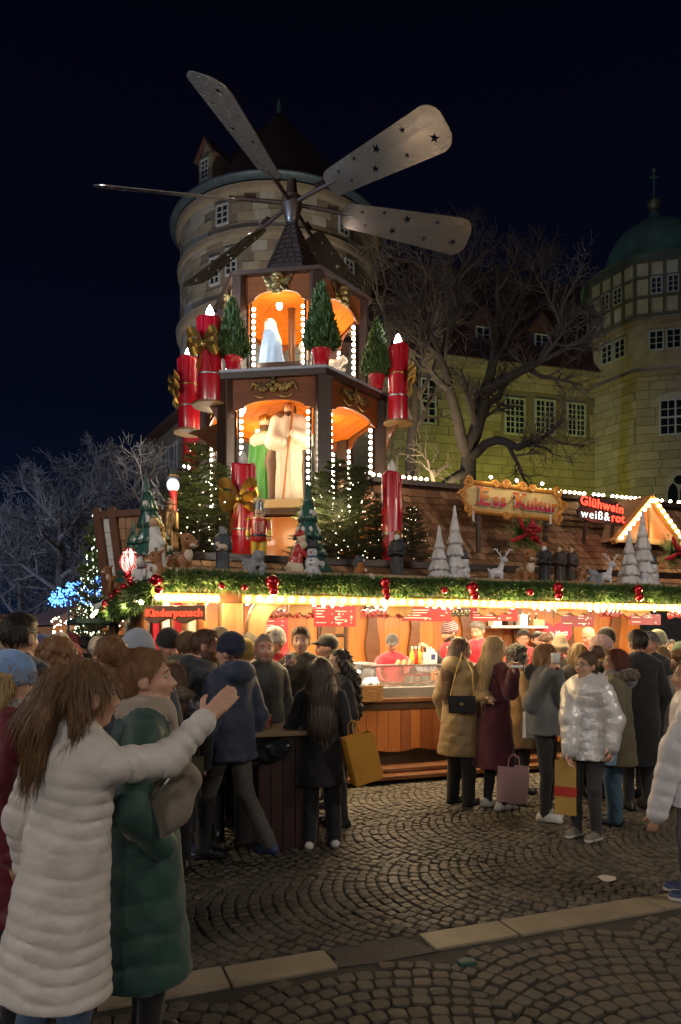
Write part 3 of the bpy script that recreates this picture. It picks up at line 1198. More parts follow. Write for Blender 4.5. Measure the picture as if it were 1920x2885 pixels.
# ---- floodlights of the castle court (unseen lamps; the bare-tree one is added fill)
M_floodlens = mat('flood_lens_warm', (1, 1, 1), emit=(1, .9, .5), estr=6)


def court_flood(loc, to, energy, color, label, spot=70, size=.25):
    f = empty('ground_floodlight', loc, 0, label, 'floodlight')
    mb = MB()
    mb.box(-.25, .25, -.15, .15, -.2, .2)
    mb.cur = 1
    mb.box(-.2, .2, .15, .17, -.15, .15)
    h = mb.build('housing', [M_black, M_floodlens], f)
    dr = (Vector(to) - Vector(loc))
    h.rotation_euler = dr.to_track_quat('Y', 'Z').to_euler()
    mb = MB()
    mb.tube([(0, 0, -loc[2] - .03), (0, 0, -.2)], .05, 6)
    mb.build('post', M_black, f)
    dn = dr.normalized() * .4
    lamp('SPOT', dn, energy, color, f, size, aim((0, 0, 0), dr), R(spot), 'lamp_light', 1.0)
    return f


court_flood((9.0, 31.0, 3.0), (9.5, 42.5, 8.5), 3400, (.92, 1.0, .05), 'floodlight on a post aimed at the castle wing wall', 95, .5)
court_flood((-6.0, 27.5, 4.6), (-6.5, 40.5, 22.5), 5200, (1.0, .93, .82), 'floodlight on a post aimed at the round tower', 75, .5)
court_flood((4.0, 24.5, 4.2), (-2.5, 39.0, 24.0), 6500, (1.0, .82, .50), 'floodlight on a post behind the stall aimed at the round tower', 60, .5)
court_flood((-24.0, 15.0, 6.0), (-11.5, 34.0, 6.0), 9000, (.50, .64, 1.0), 'cool white floodlight on a post aimed at the grove', 110, .4)
court_flood((13.0, 27.0, 4.2), (19.0, 41.0, 19.0), 400, (1.0, .88, .58), 'floodlight on a post aimed at the corner tower', 70, .5)
court_flood((8.5, 15.5, 4.6), (7.0, 28.0, 13.5), 600, (1.0, .82, .62), 'added fill floodlight on a post behind the stall aimed at the bare trees', 80, .4)  # added lamp, stands in for market light on the twigs
court_flood((-9.5, 3.5, 5.6), (-1.6, 9.2, 8.4), 5500, (.45, .68, 1.0), 'cool white floodlight on a mast aimed at the rotor blades', 40, .2)
# ================================================================== CHRISTMAS PYRAMID
PX, PY, PRZ = -.74, 10.8, R(-8)
pyr = empty('christmas_pyramid', (PX, PY, 2.70), PRZ, 'tall wooden Christmas pyramid of two lit storeys with six rotor blades on top', 'pyramid')
Z0 = 2.70
M_pw = mat('pyramid_wood', (0.24, 0.066, 0.014), (0.15, 0.040, 0.008), 0.4, scale=3, stretch=(.8, 5, 7), bump=0.12, coat=0.3)


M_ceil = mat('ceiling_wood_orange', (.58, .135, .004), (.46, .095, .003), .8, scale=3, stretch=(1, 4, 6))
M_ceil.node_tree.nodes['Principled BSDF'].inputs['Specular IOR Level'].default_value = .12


def hv(r, z=0.0):
    return [Vector((r * math.cos(R(-120 + 60 * i)), r * math.sin(R(-120 + 60 * i)), z - Z0)) for i in range(6)]


def hex_slab(name, r0, z0, r1, z1, m, parent=pyr, **k):
    mb = MB()
    mb.add(hv(r0, z0) + hv(r1, z1), [(i, (i + 1) % 6, (i + 1) % 6 + 6, i + 6) for i in range(6)] + [(5, 4, 3, 2, 1, 0), (6, 7, 8, 9, 10, 11)])
    return mb.build(name, m, parent, **k)


def face_frame(i, r):
    a, b = hv(r, Z0)[i], hv(r, Z0)[(i + 1) % 6]
    d = b - a
    L = d.length
    return Matrix.Translation((a + b) / 2) @ Matrix.Rotation(math.atan2(d.y, d.x), 4, 'Z'), L


# base platform drum, decks
hex_slab('base_drum', .82, 2.70, .82, 3.48, M_wood_or)
hex_slab('turntable', 1.0, 3.50, 1.0, 3.578, M_wood_dk)
hex_slab('deck', 1.45, 5.28, 1.46, 5.36, M_wood_dk)
hex_slab('deck_edge', 1.475, 5.36, 1.475, 5.395, mat('deck_edge_metal', (.42, .44, .50), rough=.4, metal=.3))
hex_slab('turntable', .90, 5.397, .90, 5.66, M_wood_dk)
for i in range(6):
    for (r, z0, z1, w, m) in ((1.33, 2.70, 5.28, .20, M_wood_dk), (1.07, 5.40, 6.80, .17, M_wood_dk)):
        p = hv(r, Z0)[i]
        mb = MB()
        mb.box(-w / 2, w / 2, -w / 2, w / 2, z0 - Z0, z1 - Z0, Matrix.Translation(p) @ Matrix.Rotation(R(-120 + 60 * i), 4, 'Z'))
        mb.build('post', m, pyr, bevel=.012)


def arch_poly(L, zt, zs, za, n=12):
    """fascia with arched underside: top zt, spring zs, crown za"""
    hw = L / 2
    sh = hw * .86
    pts = [(-hw, zt), (-hw, zs), (-sh, zs)]
    pts += [(-sh + .02, zs + (za - zs) * .10)]
    for k in range(n + 1):
        t = PI - PI * k / n
        pts.append((sh * .82 * math.cos(t), zs + (za - zs) * (.22 + .78 * math.sin(t))))
    pts += [(sh - .02, zs + (za - zs) * .10), (sh, zs), (hw, zs), (hw, zt)]
    return pts


for i in range(6):
    Mx, L = face_frame(i, 1.37)
    mb = MB()
    mb.prism([(x, z - Z0) for x, z in arch_poly(L - .16, 5.28, 4.86, 4.99)], .035, Mx)
    mb.build('arched_panel', M_pw, pyr)
    Mx, L = face_frame(i, 1.10)
    mb = MB()
    mb.prism([(x, z - Z0) for x, z in arch_poly(L - .14, 6.79, 6.42, 6.59)], .03, Mx)
    mb.build('arched_panel', M_pw, pyr)
    # ceiling boards of each sector
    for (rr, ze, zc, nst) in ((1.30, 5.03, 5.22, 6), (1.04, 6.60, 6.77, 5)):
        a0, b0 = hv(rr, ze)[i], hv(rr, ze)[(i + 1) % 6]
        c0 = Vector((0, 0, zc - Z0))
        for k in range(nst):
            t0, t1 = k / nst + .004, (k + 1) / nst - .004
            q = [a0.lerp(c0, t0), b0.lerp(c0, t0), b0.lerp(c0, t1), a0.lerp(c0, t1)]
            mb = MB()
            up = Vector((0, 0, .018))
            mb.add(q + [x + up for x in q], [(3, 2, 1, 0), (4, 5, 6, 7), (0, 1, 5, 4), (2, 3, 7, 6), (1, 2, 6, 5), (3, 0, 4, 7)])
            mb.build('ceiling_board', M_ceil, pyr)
mb = MB()
mb.tube([(0, 0, 3.6 - Z0), (0, 0, 8.2 - Z0)], .055, 12)
mb.build('shaft', M_wood_br, pyr, smooth=True)
# side inner frames seen through the openings
# ---- roof
hex_slab('eave', 1.22, 6.79, 1.25, 6.83, M_wood_dk)
mb = MB()
M_shing = mat('pyramid_roof_shingle', (.05, .03, .024), (.028, .017, .014), .55, scale=9, bump=.4, bscale=20, coat=.2)
prof = [(1.24, 6.83), (.80, 6.97), (.56, 7.10), (.44, 7.28)]
for a in range(len(prof) - 1):
    r0, z0 = prof[a]
    r1, z1 = prof[a + 1]
    mb.add(hv(r0, z0) + hv(r1, z1), [(i, (i + 1) % 6, (i + 1) % 6 + 6, i + 6) for i in range(6)])
roof = mb.build('roof', M_shing, pyr)
shm = []
for kk in range(2):
    s = MB()
    s.add([(-.048, 0, 0), (.048, 0, 0), (.048, -.012, .1), (-.048, -.012, .1), (-.048, .014, 0), (.048, .014, 0)],
          [(0, 1, 2, 3), (0, 4, 5, 1), (4, 0, 3), (1, 5, 2)])
    s.m = [kk] * len(s.f)
    shm.append(s.mesh('shingle', [M_shing, mat('pyramid_roof_shingle_b', (.065, .036, .028), (.035, .02, .016), .5, scale=9, coat=.2)]))
xf = []
zt = 7.26
nrow = 9
for rr in range(nrow):
    z0 = 7.26 + rr * .092
    r0 = .45 - (.45 - .05) * ((rr) / nrow)
    r1 = .45 - (.45 - .05) * ((rr + 1) / nrow)
    for i in range(6):
        a0, b0 = hv(r0 + .015, z0)[i], hv(r0 + .015, z0)[(i + 1) % 6]
        a1, b1 = hv(r1 + .015, z0 + .092)[i], hv(r1 + .015, z0 + .092)[(i + 1) % 6]
        L = (b0 - a0).length
        n = max(1, int(round(L / .1)))
        dx = (b0 - a0).normalized()
        upv = ((a1 + b1) / 2 - (a0 + b0) / 2).normalized()
        nn = dx.cross(upv).normalized()
        for k in range(n):
            p = a0.lerp(b0, (k + .5) / n)
            M4 = Matrix.Translation(p) @ Matrix((dx, -nn, upv)).transposed().to_4x4() @ Matrix.Diagonal((L / n / .1, -1, 1.05, 1))
            xf.append(((k + rr) % 2, M4, -p.y))
pieces(roof, 'shingle', shm, xf, 'shingles_rest')
mb = MB()
mb.add(hv(.44, 7.24) + hv(.03, 8.1), [(i, (i + 1) % 6, (i + 1) % 6 + 6, i + 6) for i in range(6)])
mb.build('spire_core', M_shing, roof)
# ---- rotor
HZ = 8.36
mb = MB()
mb.lathe([(.05, 8.02 - Z0), (.10, 8.08 - Z0), (.12, 8.2 - Z0), (.16, 8.3 - Z0), (.16, 8.44 - Z0), (.09, 8.5 - Z0), (.07, 8.72 - Z0), (.001, 8.74 - Z0)], 16)
mb.build('rotor_hub', M_wood_dk, pyr, smooth=True)
M_blade = mat('blade_bronze_sheet', (.25, .19, .13), (.14, .105, .08), .26, metal=.68, scale=2.2, stretch=(1, 2.5, 1), rvar=.06)


def star(cx, cy, r, rot):
    return [(cx + (r if k % 2 == 0 else r * .4) * math.cos(rot + PI * k / 5), cy + (r if k % 2 == 0 else r * .4) * math.sin(rot + PI * k / 5)) for k in range(10)]


outl = []
Lb0, Lb1, w0, w1 = .78, 2.86, .20, .31
for (cx, cy, rad, t0, t1) in ((Lb1 - .22, w1 - .22, .22, 90, 0), (Lb1 - .22, -w1 + .22, .22, 0, -90), (Lb0 + .15, -w0 + .15, .15, -90, -180), (Lb0 + .15, w0 - .15, .15, 180, 90)):
    for k in range(7):
        t = R(t0 + (t1 - t0) * k / 6)
        outl.append((cx + rad * math.cos(t), cy + rad * math.sin(t)))
stars = [star(2.62, .10, .075, .3), star(2.15, .13, .05, .8), star(2.28, -.17, .055, .1), star(1.80, -.12, .075, .5), star(1.62, .10, .07, .2),
         star(1.42, -.15, .04, .9), star(1.18, .09, .035, .4), star(1.08, -.1, .04, .0)]
blade_me = holed_plate('rotor_blade', outl, stars, .012, M_blade)
for ang in (-165 + 8, -107 + 8, -44 + 8, 12 + 8, 71 + 8, 133 + 8):
    rm = Matrix.Translation((0, 0, HZ - Z0)) @ Matrix.Rotation(R(ang), 4, 'Z')
    mb = MB()
    mb.tube([(.1, 0, 0), (.95, 0, 0)], .032, 8)
    mb.box(.55, .72, -.05, .05, .03, .07)
    o = mb.build('rotor_arm', M_wood_dk, pyr)
    o.matrix_local = rm @ Matrix.Rotation(R(3.6), 4, 'Y')
    b = child('rotor_blade', blade_me, pyr)
    b.matrix_local = rm @ Matrix.Rotation(R(3.6), 4, 'Y') @ Matrix.Translation((0, 0, -.02)) @ Matrix.Rotation(R(-27), 4, 'X')
# ---- bulb columns
bm_ = MB()
bm_.ell((0, 0, 0), .024, 10, 6)
bulb_me = bm_.mesh('bulb', M_bulbw, True)
for i in range(6):
    for (rr, hw, z0, z1, n) in ((1.33, .155, 3.75, 4.82, 13), (1.07, .14, 5.50, 6.36, 11)):
        Mx, L = face_frame(i, rr - .02)
        for s in (-1, 1):
            x = s * (L / 2 - hw)
            mb = MB()
            mb.box(x - .012, x + .012, -.02, .02, z0 - Z0 - .1, z1 - Z0 + .08)
            o = mb.build('bulb_rail', M_wood_dk, pyr)
            o.matrix_local = Mx
            for k in range(n):
                c = child('bulb', bulb_me, pyr)
                c.matrix_local = Mx @ Matrix.Translation((x - s * .035, 0, z0 - Z0 + (z1 - z0) * k / (n - 1)))
        zc = (z0 + z1) / 2 - Z0
        pc = hv(rr - .12, Z0)[i]
        lamp('POINT', (pc.x, pc.y, zc), 9.0 if i in (1, 2) and rr > 1.2 else 5.0, (1.0, .76, .44), pyr, .04)
for (x, y, z, e_) in ((-.50, -.95, 4.93, 13), (.55, .10, 4.98, 9), (-.6, .3, 4.98, 9), (-.05, -.62, 6.50, 8), (.45, .2, 6.54, 8)):
    mb = MB()
    mb.lathe([(.001, -.03), (.03, -.02), (.045, .02), (.045, .05)], 12, (x, y, z - Z0))
    mb.build('ceiling_lamp', M_tube, pyr, smooth=True)
    lamp('POINT', (x, y, z - Z0 - .16), e_, (1.0, .78, .44), pyr, .06)


# ---- carved gold ornaments
def cherub():
    p = [E((0, 0, .09), (.062, .05, .068)), E((0, -.045, .08), .016), E((0, -.03, .13), (.06, .04, .035))]
    for k in range(7):
        a = PI * k / 6
        p.append(E((.06 * math.cos(a), -.01, .105 + .06 * math.sin(a)), .026))
    for s in (-1, 1):
        p += [E((s * .03, -.045, .075), .022), E((s * .02, -.04, -.005), (.04, .03, .035))]
        for k in range(4):
            p.append(C((s * .05, .01, .03 - k * .012), (s * (.19 - k * .022), .01, .13 - k * .055), .028, .018, fl=.6))
        p.append(C((s * .05, -.02, -.02), (s * .1, -.03, -.07), .026, .02))
        p.append(E((s * .045, -.03, -.09), .03))
    p.append(E((0, -.025, -.075), (.04, .03, .05)))
    return blob('cherub', p, M_goldold, .008, .018)


def scroll():
    p = []
    for s in (-1, 1):
        for k in range(22):
            t = k / 21
            a = t * 4.2 * PI
            r = .085 * (1 - t * .85)
            p.append(E((s * (.15 + r * math.cos(a)), -.02 - t * .015, -.01 + r * .8 * math.sin(a)), .013 + .006 * (1 - t)))
        for k in range(8):
            t = k / 7
            p.append(E((s * (.235 + .09 * t), -.01, .01 + .05 * math.sin(t * PI * 1.3)), .026 - .01 * t))
        for k in range(10):
            t = k / 9
            p.append(E((s * (.06 + .2 * t), -.01, -.10 - .035 * math.sin(t * PI)), .014))
    p += [E((0, -.02, .075), (.045, .03, .04)), E((-.05, -.02, .03), .035), E((.05, -.02, .03), .035), E((0, -.02, -.03), (.06, .025, .045)), E((0, -.02, .12), .026)]
    return blob('scroll_ornament', p, M_goldold, .008, .012)


cher_me, scr_me = cherub(), scroll()
for i in range(6):
    Mx, L = face_frame(i, 1.10)
    o = child('cherub_ornament', cher_me, pyr)
    o.matrix_local = Mx @ Matrix.Translation((0, -.03, 6.64 - Z0)) @ Matrix.Scale(1.05, 4)
    Mx, L = face_frame(i, 1.37)
    o = child('scroll_ornament', scr_me, pyr)
    o.matrix_local = Mx @ Matrix.Translation((0, -.015, 5.155 - Z0)) @ Matrix.Scale(1.0, 4)
# podium under the shepherd figure
mb = MB()
mb.box(-.34, .34, -.3, .3, -.12, 0)
po = mb.build('podium', M_wood_pale, pyr, bevel=.01)
po.location = (.02, -.62, 3.699 - Z0)
po.rotation_euler = (0, 0, R(-4))


# ---- candles
def bow_mesh(sc=1.0):
    """wide ribbon loops: a bent strip for each loop, two tails and a knot"""
    V, F = [], []

    def ribbon(pts, wd):
        o = len(V)
        for (p, w) in zip(pts, wd):
            V.extend([Vector(p) + Vector((0, -w * .5, 0)) + Vector((0, 0, w * .55)), Vector(p) + Vector((0, w * .5, 0)) - Vector((0, 0, w * .55))])
        for k in range(len(pts) - 1):
            F.append((o + 2 * k, o + 2 * k + 1, o + 2 * k + 3, o + 2 * k + 2))

    for s in (-1, 1):
        for (a, l, w) in ((.62, .25, .075), (-.22, .22, .07)):
            pts, wd = [], []
            for k in range(17):
                t = 2 * PI * k / 16
                x = l * .5 * (1 - math.cos(t))
                z = w * math.sin(t) * (.35 + x / l)
                pts.append((s * (x * math.cos(a) - z * math.sin(a)), -.035 - .045 * math.sin(t * .5), x * math.sin(a) + z * math.cos(a)))
                wd.append(.035 + .055 * math.sin(t * .5))
            ribbon(pts, wd)
        ribbon([(s * .01, -.04, -.01), (s * .05, -.05, -.12), (s * .06, -.03, -.22), (s * .10, -.04, -.33)], [.03, .07, .07, .085])
    kn = MB()
    kn.ell((0, -.06, 0), (.045, .035, .045), 12, 8)
    n0 = len(V)
    V += [Vector(v) for v in kn.v]
    F += [tuple(i + n0 for i in f) for f in kn.f]
    return np_mesh('bow', V, F, M_gold, smooth=True)


bow_me = bow_mesh()


def candle(u, v0, v1, Y, wpx, label, lit=True, bow=None, broken=False, big=1.0):
    b = at(u, v1, Y)
    H = (v1 - v0) / FPX * Y
    r = wpx / 2 / FPX * Y
    c = empty('red_candle', b, 0, label, 'candle', 'large red candles around the pyramid')
    mb = MB()
    n = 28
    prof = [(r * .96, 0), (r, .02), (r * .99, H * .3), (r * 1.0, H * .6), (r * .985, H - .03), (r * .97, H - .006), (r * .9, H + .004), (r * .3, H - .02), (.001, H - .025)]
    V, F = [], []
    rr_ = random.Random(int(u))
    for j, (q, z) in enumerate(prof):
        for k in range(n):
            a = 2 * PI * k / n
            jit = 1 + .02 * math.sin(3 * a + u + z * 5) + .012 * math.sin(7 * a + z * 3)
            V.append((q * jit * math.cos(a), q * jit * math.sin(a), z + (.018 * math.sin(2 * a + u) if j >= 4 and j < 7 else 0)))
    for j in range(len(prof) - 1):
        for k in range(n):
            k2 = (k + 1) % n
            F.append((j * n + k, j * n + k2, (j + 1) * n + k2, (j + 1) * n + k))
    F.append(tuple(range(n - 1, -1, -1)))
    me = np_mesh('wax', V, F, M_red, smooth=True)
    sharp(me, 50)
    child('wax', me, c)
    mb = MB()
    for k in range(5):
        a = -PI / 2 + rr_.uniform(-1.4, 1.4)
        L = rr_.uniform(.1, .35) * H
        mb.tube([(r * 1.0 * math.cos(a), r * 1.0 * math.sin(a), H - .02), (r * 1.01 * math.cos(a), r * 1.01 * math.sin(a), H - L)], [.02, .012], 6)
    mb.build('wax_drip', M_red, c, smooth=True)
    for z in ((.33,) if bow is None else (.33, .62)):
        mb = MB()
        mb.lathe([(r * 1.012, z * H - .012), (r * 1.03, z * H - .006), (r * 1.03, z * H + .006), (r * 1.012, z * H + .012)], 28)
        mb.build('wire_band' if z < .5 else 'ribbon', M_steel if z < .5 else M_gold, c, smooth=True)
    mb = MB()
    f = .055
    mb.lathe([(.02, H - .02), (f, H + .02), (f * 1.05, H + .07), (f * .8, H + .12), (f * .35, H + .165), (.002, H + .19)], 14)
    mb.build('flame', M_flame if lit else mat('flame_unlit', (.8, .78, .72), rough=.3), c, smooth=True)
    if lit:
        lamp('POINT', (0, 0, H + .24), 7, (.95, .96, 1.0), c, .05)
    if bow is not None:
        a = R(bow[0])
        o = child('bow', bow_me, c, (r * 1.0 * math.sin(a), -r * 1.0 * math.cos(a), bow[1] * H), (0, 0, a), bow[2])
    return c


candle(592, 898, 1140, 9.75, 70, 'tallest red candle with big gold bow on the upper bracket beside the potted conifer', True, (-12, .63, 1.0))
candle(533, 1012, 1215, 10.3, 60, 'red candle with gold bow turned outward on the lower bracket left of the pyramid', True, (-62, .6, .85))
candle(1122, 976, 1190, 10.35, 56, 'red candle on the right bracket with gold bow seen from the side', True, (75, .6, .8))
candle(686, 1310, 1585, 8.95, 68, 'unlit red candle with large gold bow standing beside the nutcracker', False, (-6, .62, 1.12))
candle(1105, 1336, 1590, 9.25, 58, 'unlit red candle without bow standing at the right foot of the pyramid', False, None)
candle(1008, 1082, 1130, 11.5, 34, 'small red candle on the far side of the upper deck', True)
for (u, v, Y, w, sgn, to) in ((592, 1140, 9.75, .24, -1, 5), (533, 1215, 10.3, .22, -1, 5), (1122, 1190, 10.35, .21, 1, 2)):
    b = pyr.matrix_world if False else None
    p = at(u, v, Y) - Vector((PX, PY, Z0))
    p = Matrix.Rotation(-PRZ, 3, 'Z') @ p
    mb = MB()
    mb.lathe([(.001, -.03), (w, -.03), (w * 1.02, -.015), (w, 0), (.001, 0)], 20, (p.x, p.y, p.z - .002))
    br = mb.build('candle_bracket', M_wood_nat, pyr)
    q = hv(1.36, Z0)[0 if to == 5 else 2]
    mb = MB()
    d = Vector((q.x - p.x, q.y - p.y, 0))
    L = d.length
    pr = [(0, 0), (L, 0), (L, -.42), (L * .75, -.38), (L * .5, -.2), (L * .25, -.08)]
    mb.prism(pr, .035, Matrix.Translation((p.x, p.y, p.z - .035)) @ Matrix.Rotation(math.atan2(d.y, d.x), 4, 'Z') @ Matrix.Translation((0, -.0175, 0)))
    mb.build('bracket_support', M_wood_br, br)


# ---- potted conifers on the deck
def conifer_mesh(H, Rm, n, seed):
    r_ = random.Random(seed)
    V, F = [], []
    for k in range(n):
        z = H * (1 - math.sqrt(r_.random())) * .99
        rm = Rm * min(1, (1 - z / H) ** .85 * 1.06 + .02) * min(1, .55 + z / H * 5)
        a = r_.uniform(0, 2 * PI)
        rad = rm * (r_.random() ** .35) * r_.uniform(.9, 1.08)
        p = Vector((rad * math.cos(a), rad * math.sin(a), z))
        L = r_.uniform(.04, .085)
        d = Vector((math.cos(a) * .35 + r_.gauss(0, .18), math.sin(a) * .35 + r_.gauss(0, .18), 1)).normalized()
        s = d.orthogonal().normalized()
        s = (Matrix.Rotation(r_.uniform(0, 6.28), 3, d) @ s) * r_.uniform(.008, .015)
        o = len(V)
        V += [p - s, p + s, p + d * L * .6 + s * .8, p + d * L, p + d * L * .6 - s * .8]
        F.append((o, o + 1, o + 2, o + 3, o + 4))
    return np_mesh('foliage', V, F, M_conifer)


con_me = conifer_mesh(.86, .235, 5200, 4)
pot = MB()
pot.lathe([(.088, 0), (.09, .005), (.112, .17), (.126, .172), (.128, .215), (.112, .218), (.108, .19), (.001, .185)], 24)
pot_me = pot.mesh('pot', M_red, True)
tk = MB()
tk.tube([(0, 0, .15), (0, 0, .6)], .018, 6)
tk_me = tk.mesh('stem', M_bark)
for (u, v, Y, s, lb) in ((657, 1046, 9.72, .98, 'potted conifer in red pot beside the tall red candle'), (906, 1044, 9.52, 1.08, 'potted conifer in red pot in front of the middle post of the pyramid'),
                         (1062, 1094, 10.38, .98, 'potted conifer in red pot at the right corner of the pyramid deck'),
                         (985, 1072, 11.6, .5, 'small potted conifer on the far side of the pyramid deck')):
    p = at(u, v, Y)
    p.z = 5.397
    c = empty('potted_conifer', p, random.uniform(0, 6), lb, 'potted plant', 'potted conifers on the pyramid deck', s)
    child('pot', pot_me, c)
    child('stem', tk_me, c)
    child('foliage', con_me, c, (0, 0, .19))


# ---- fir trees around the foot
def fir_mesh(H, seed, wh=15, nb=8):
    r_ = random.Random(seed)
    V, F, ST = [], [], MB()

    def stem(p, d, L, r, lv):
        d = d.normalized()
        e_ = p + d * L
        ST.tube([p, e_], [r, r * .4], 4, cap=False)
        n = max(4, int(L / .011))
        side0 = Vector((0, 0, 1)).cross(d)
        side0 = side0.normalized() if side0.length > .01 else Vector((1, 0, 0))
        for k in range(n):
            q = p + d * L * (k + r_.random()) / n
            for s in (-1, 1):
                sd = (side0 * s * r_.uniform(.7, 1.1) + d * .6 + Vector((0, 0, r_.uniform(-.15, .55)))).normalized()
                ln = r_.uniform(.025, .042)
                w = d * .0045
                o = len(V)
                V.extend([q - w, q + w, q + sd * ln])
                F.append((o, o + 1, o + 2))
        return e_

    ST.tube([(0, 0, 0), (0, 0, H * .98)], [.035, .008], 6)
    for i in range(wh):
        z = H * (.06 + .9 * i / wh)
        Lm = (.40 * H) * (1 - z / H) ** .75 + .05
        for k in range(nb):
            a = 2 * PI * (k + .5 * (i % 2) + r_.uniform(-.25, .25)) / nb
            el = r_.uniform(-.12, .28) + .3 * i / wh
            d = Vector((math.cos(a), math.sin(a), el))
            L = Lm * r_.uniform(.75, 1.1)
            p = Vector((0, 0, z))
            stem(p, d, L, .008, 0)
            dn = d.normalized()
            sd = Vector((0, 0, 1)).cross(dn).normalized()
            for t in (.3, .5, .68, .84):
                for s in (-1, 1):
                    stem(p + dn * L * t, dn * .8 + sd * s * .75 + Vector((0, 0, r_.uniform(-.1, .15))), L * (1 - t) * .62 + .03, .004, 1)
    me = np_mesh('foliage', V, F, M_needle)
    return me, ST.mesh('trunk', M_bark)


fir_me, firt_me = fir_mesh(1.5, 3)


def fairy_mesh(H, Rm, n, seed, m, r=.007):
    r_ = random.Random(seed)
    mb = MB()
    for k in range(n):
        z = H * (1 - math.sqrt(r_.random()))
        a = r_.uniform(0, 2 * PI)
        rad = Rm * (1 - z / H) ** .75 * r_.uniform(.55, 1.08) + .02
        mb.ell((rad * math.cos(a), rad * math.sin(a), z + .05), r * r_.uniform(.8, 1.3), 6, 4)
    return mb.mesh('fairy_lights', m)


fa_me = fairy_mesh(1.45, .60, 48, 5, M_fairy, .005)
firs = [(560, 1620, 9.0, 1.06, 'bushy fir tree with fairy lights behind the fawn figure'),
        (622, 1590, 9.5, .95, 'fir tree with fairy lights between the left candles and the pyramid'),
        (520, 1640, 9.6, .92, 'fir tree with fairy lights behind the bronze lamplighter figure'),
        (948, 1640, 8.85, .90, 'fir tree with fairy lights behind the snowman ornament'),
        (1010, 1610, 9.3, .92, 'fir tree with fairy lights right of the middle post of the pyramid'),
        (905, 1600, 9.45, .88, 'fir tree with fairy lights in front of the middle post of the pyramid'),
        (1062, 1600, 9.6, .62, 'low fir tree with fairy lights behind the unlit right candle'),
        (1162, 1600, 9.3, .55, 'low fir tree at the start of the shingle roof')]
for i, (u, v, Y, s, lb) in enumerate(firs):
    p = at(u, v, Y)
    p.z = 2.70
    f = empty('fir_tree', p, i * 1.3, lb, 'fir tree', 'fir trees around the pyramid foot', s)
    child('trunk', firt_me, f)
    child('foliage', fir_me, f)
    fo = child('fairy_lights', fa_me, f)
    fo['kind'] = 'stuff'
    lamp('POINT', (.1, -.72, .6), 11.0, (1.0, .80, .42), f, .15)
# ================================================================== MARKET STALL
OX, OY, SA = 0.0, 8.3, R(21)
ca, sa = math.cos(SA), math.sin(SA)
stall = empty('market_stall', (OX, OY, 0), SA, 'long wooden food stall with shingled roof, bulb rows and red menu boards', 'stall')


def st(u, v, t):
    """photograph pixel on the plane t of the stall -> local point"""
    k = (u - 960) / FPX
    s = (k * (OY + ca * t) + sa * t) / (ca - sa * k)
    Y = OY + sa * s + ca * t
    return Vector((s, t, CAMZ + (HOR - v) / FPX * Y))


def stw(s, t, z):
    return Vector((OX + ca * s - sa * t, OY + sa * s + ca * t, z))


def lbox(name, x0, x1, y0, y1, z0, z1, m, parent=None, bevel=.006):
    mb = MB()
    mb.box(x0, x1, y0, y1, z0, z1)
    return mb.build(name, m, parent if parent is not None else stall, bevel=bevel)


SL, SR = -2.2, 6.9
M_boardor = mat('board_orange', (.36, .125, .03), (.25, .08, .018), .5, scale=3, stretch=(6, 6, .6), bump=.12)
M_boardrd = mat('board_redbrown', (.24, .075, .022), (.15, .045, .014), .45, scale=3, stretch=(6, 6, .6), bump=.12, coat=.2)
# steps and floor
for k, (t0, z1) in enumerate(((0.0, .10), (.17, .16))):
    s = -1.6
    while s < SR:
        L = random.uniform(1.5, 2.2)
        lbox('step_board', s, min(SR, s + L - .008), t0, t0 + .3, z1 - .05, z1, M_wood_br)
        s += L
lbox('plinth', -1.6, SR, .19, 2.7, -.03, .108, M_wood_dk, bevel=0)
# counter front planks
s = -1.5
while s < SR - .1:
    w = .155 + random.uniform(-.01, .01)
    z0 = .36 + .035 * math.sin(s * 9)
    mb = MB()
    n = 4
    poly = [(s + .003, .95), (s + .003, .36)] + [(s + .003 + (w - .006) * k / n, .36 - .04 * abs(math.sin((s + w * k / n) * 5.2))) for k in range(n + 1)] + [(s + w - .003, .95)]
    poly = [poly[0]] + poly[2:]
    mb.prism(poly, .025, Matrix.Translation((0, .40, 0)))
    mb.build('counter_plank', M_boardor if random.random() < .5 else M_boardrd, stall)
    s += w
lbox('counter_base', -1.5, SR, .5, .55, .1, .95, M_wood_dk, bevel=0)
lbox('counter_top', -1.55, SR, .36, 1.0, .95, 1.0, M_wood_br)
lbox('counter_trim', -1.5, SR, .385, .40, .86, .947, M_wood_dk, bevel=0)
# back wall: boards, carved posts
BT = 2.55
s = -2.1
while s < SR:
    w = random.uniform(.26, .36)
    lbox('wall_board', s + .002, s + w - .002, BT, BT + .03, .1, 2.45, M_wood_orv if random.random() < .7 else M_boardor, bevel=.004)
    s += w
for s in (-1.35, -.2, .75, 1.5, 2.25, 3.2, 4.2, 5.3, 6.3):
    mb = MB()
    pl, pr = [], []
    for k in range(15):
        z = .1 + 2.3 * k / 14
        pl.append((s - .10 - .03 * math.sin(k * 1.35 + s), z))
        pr.append((s + .10 + .03 * math.sin(k * 1.2 + 2 * s), z))
    mb.prism(pl + pr[::-1], .05, Matrix.Translation((0, BT - .06, 0)))
    mb.build('carved_post', M_wood_br, stall)
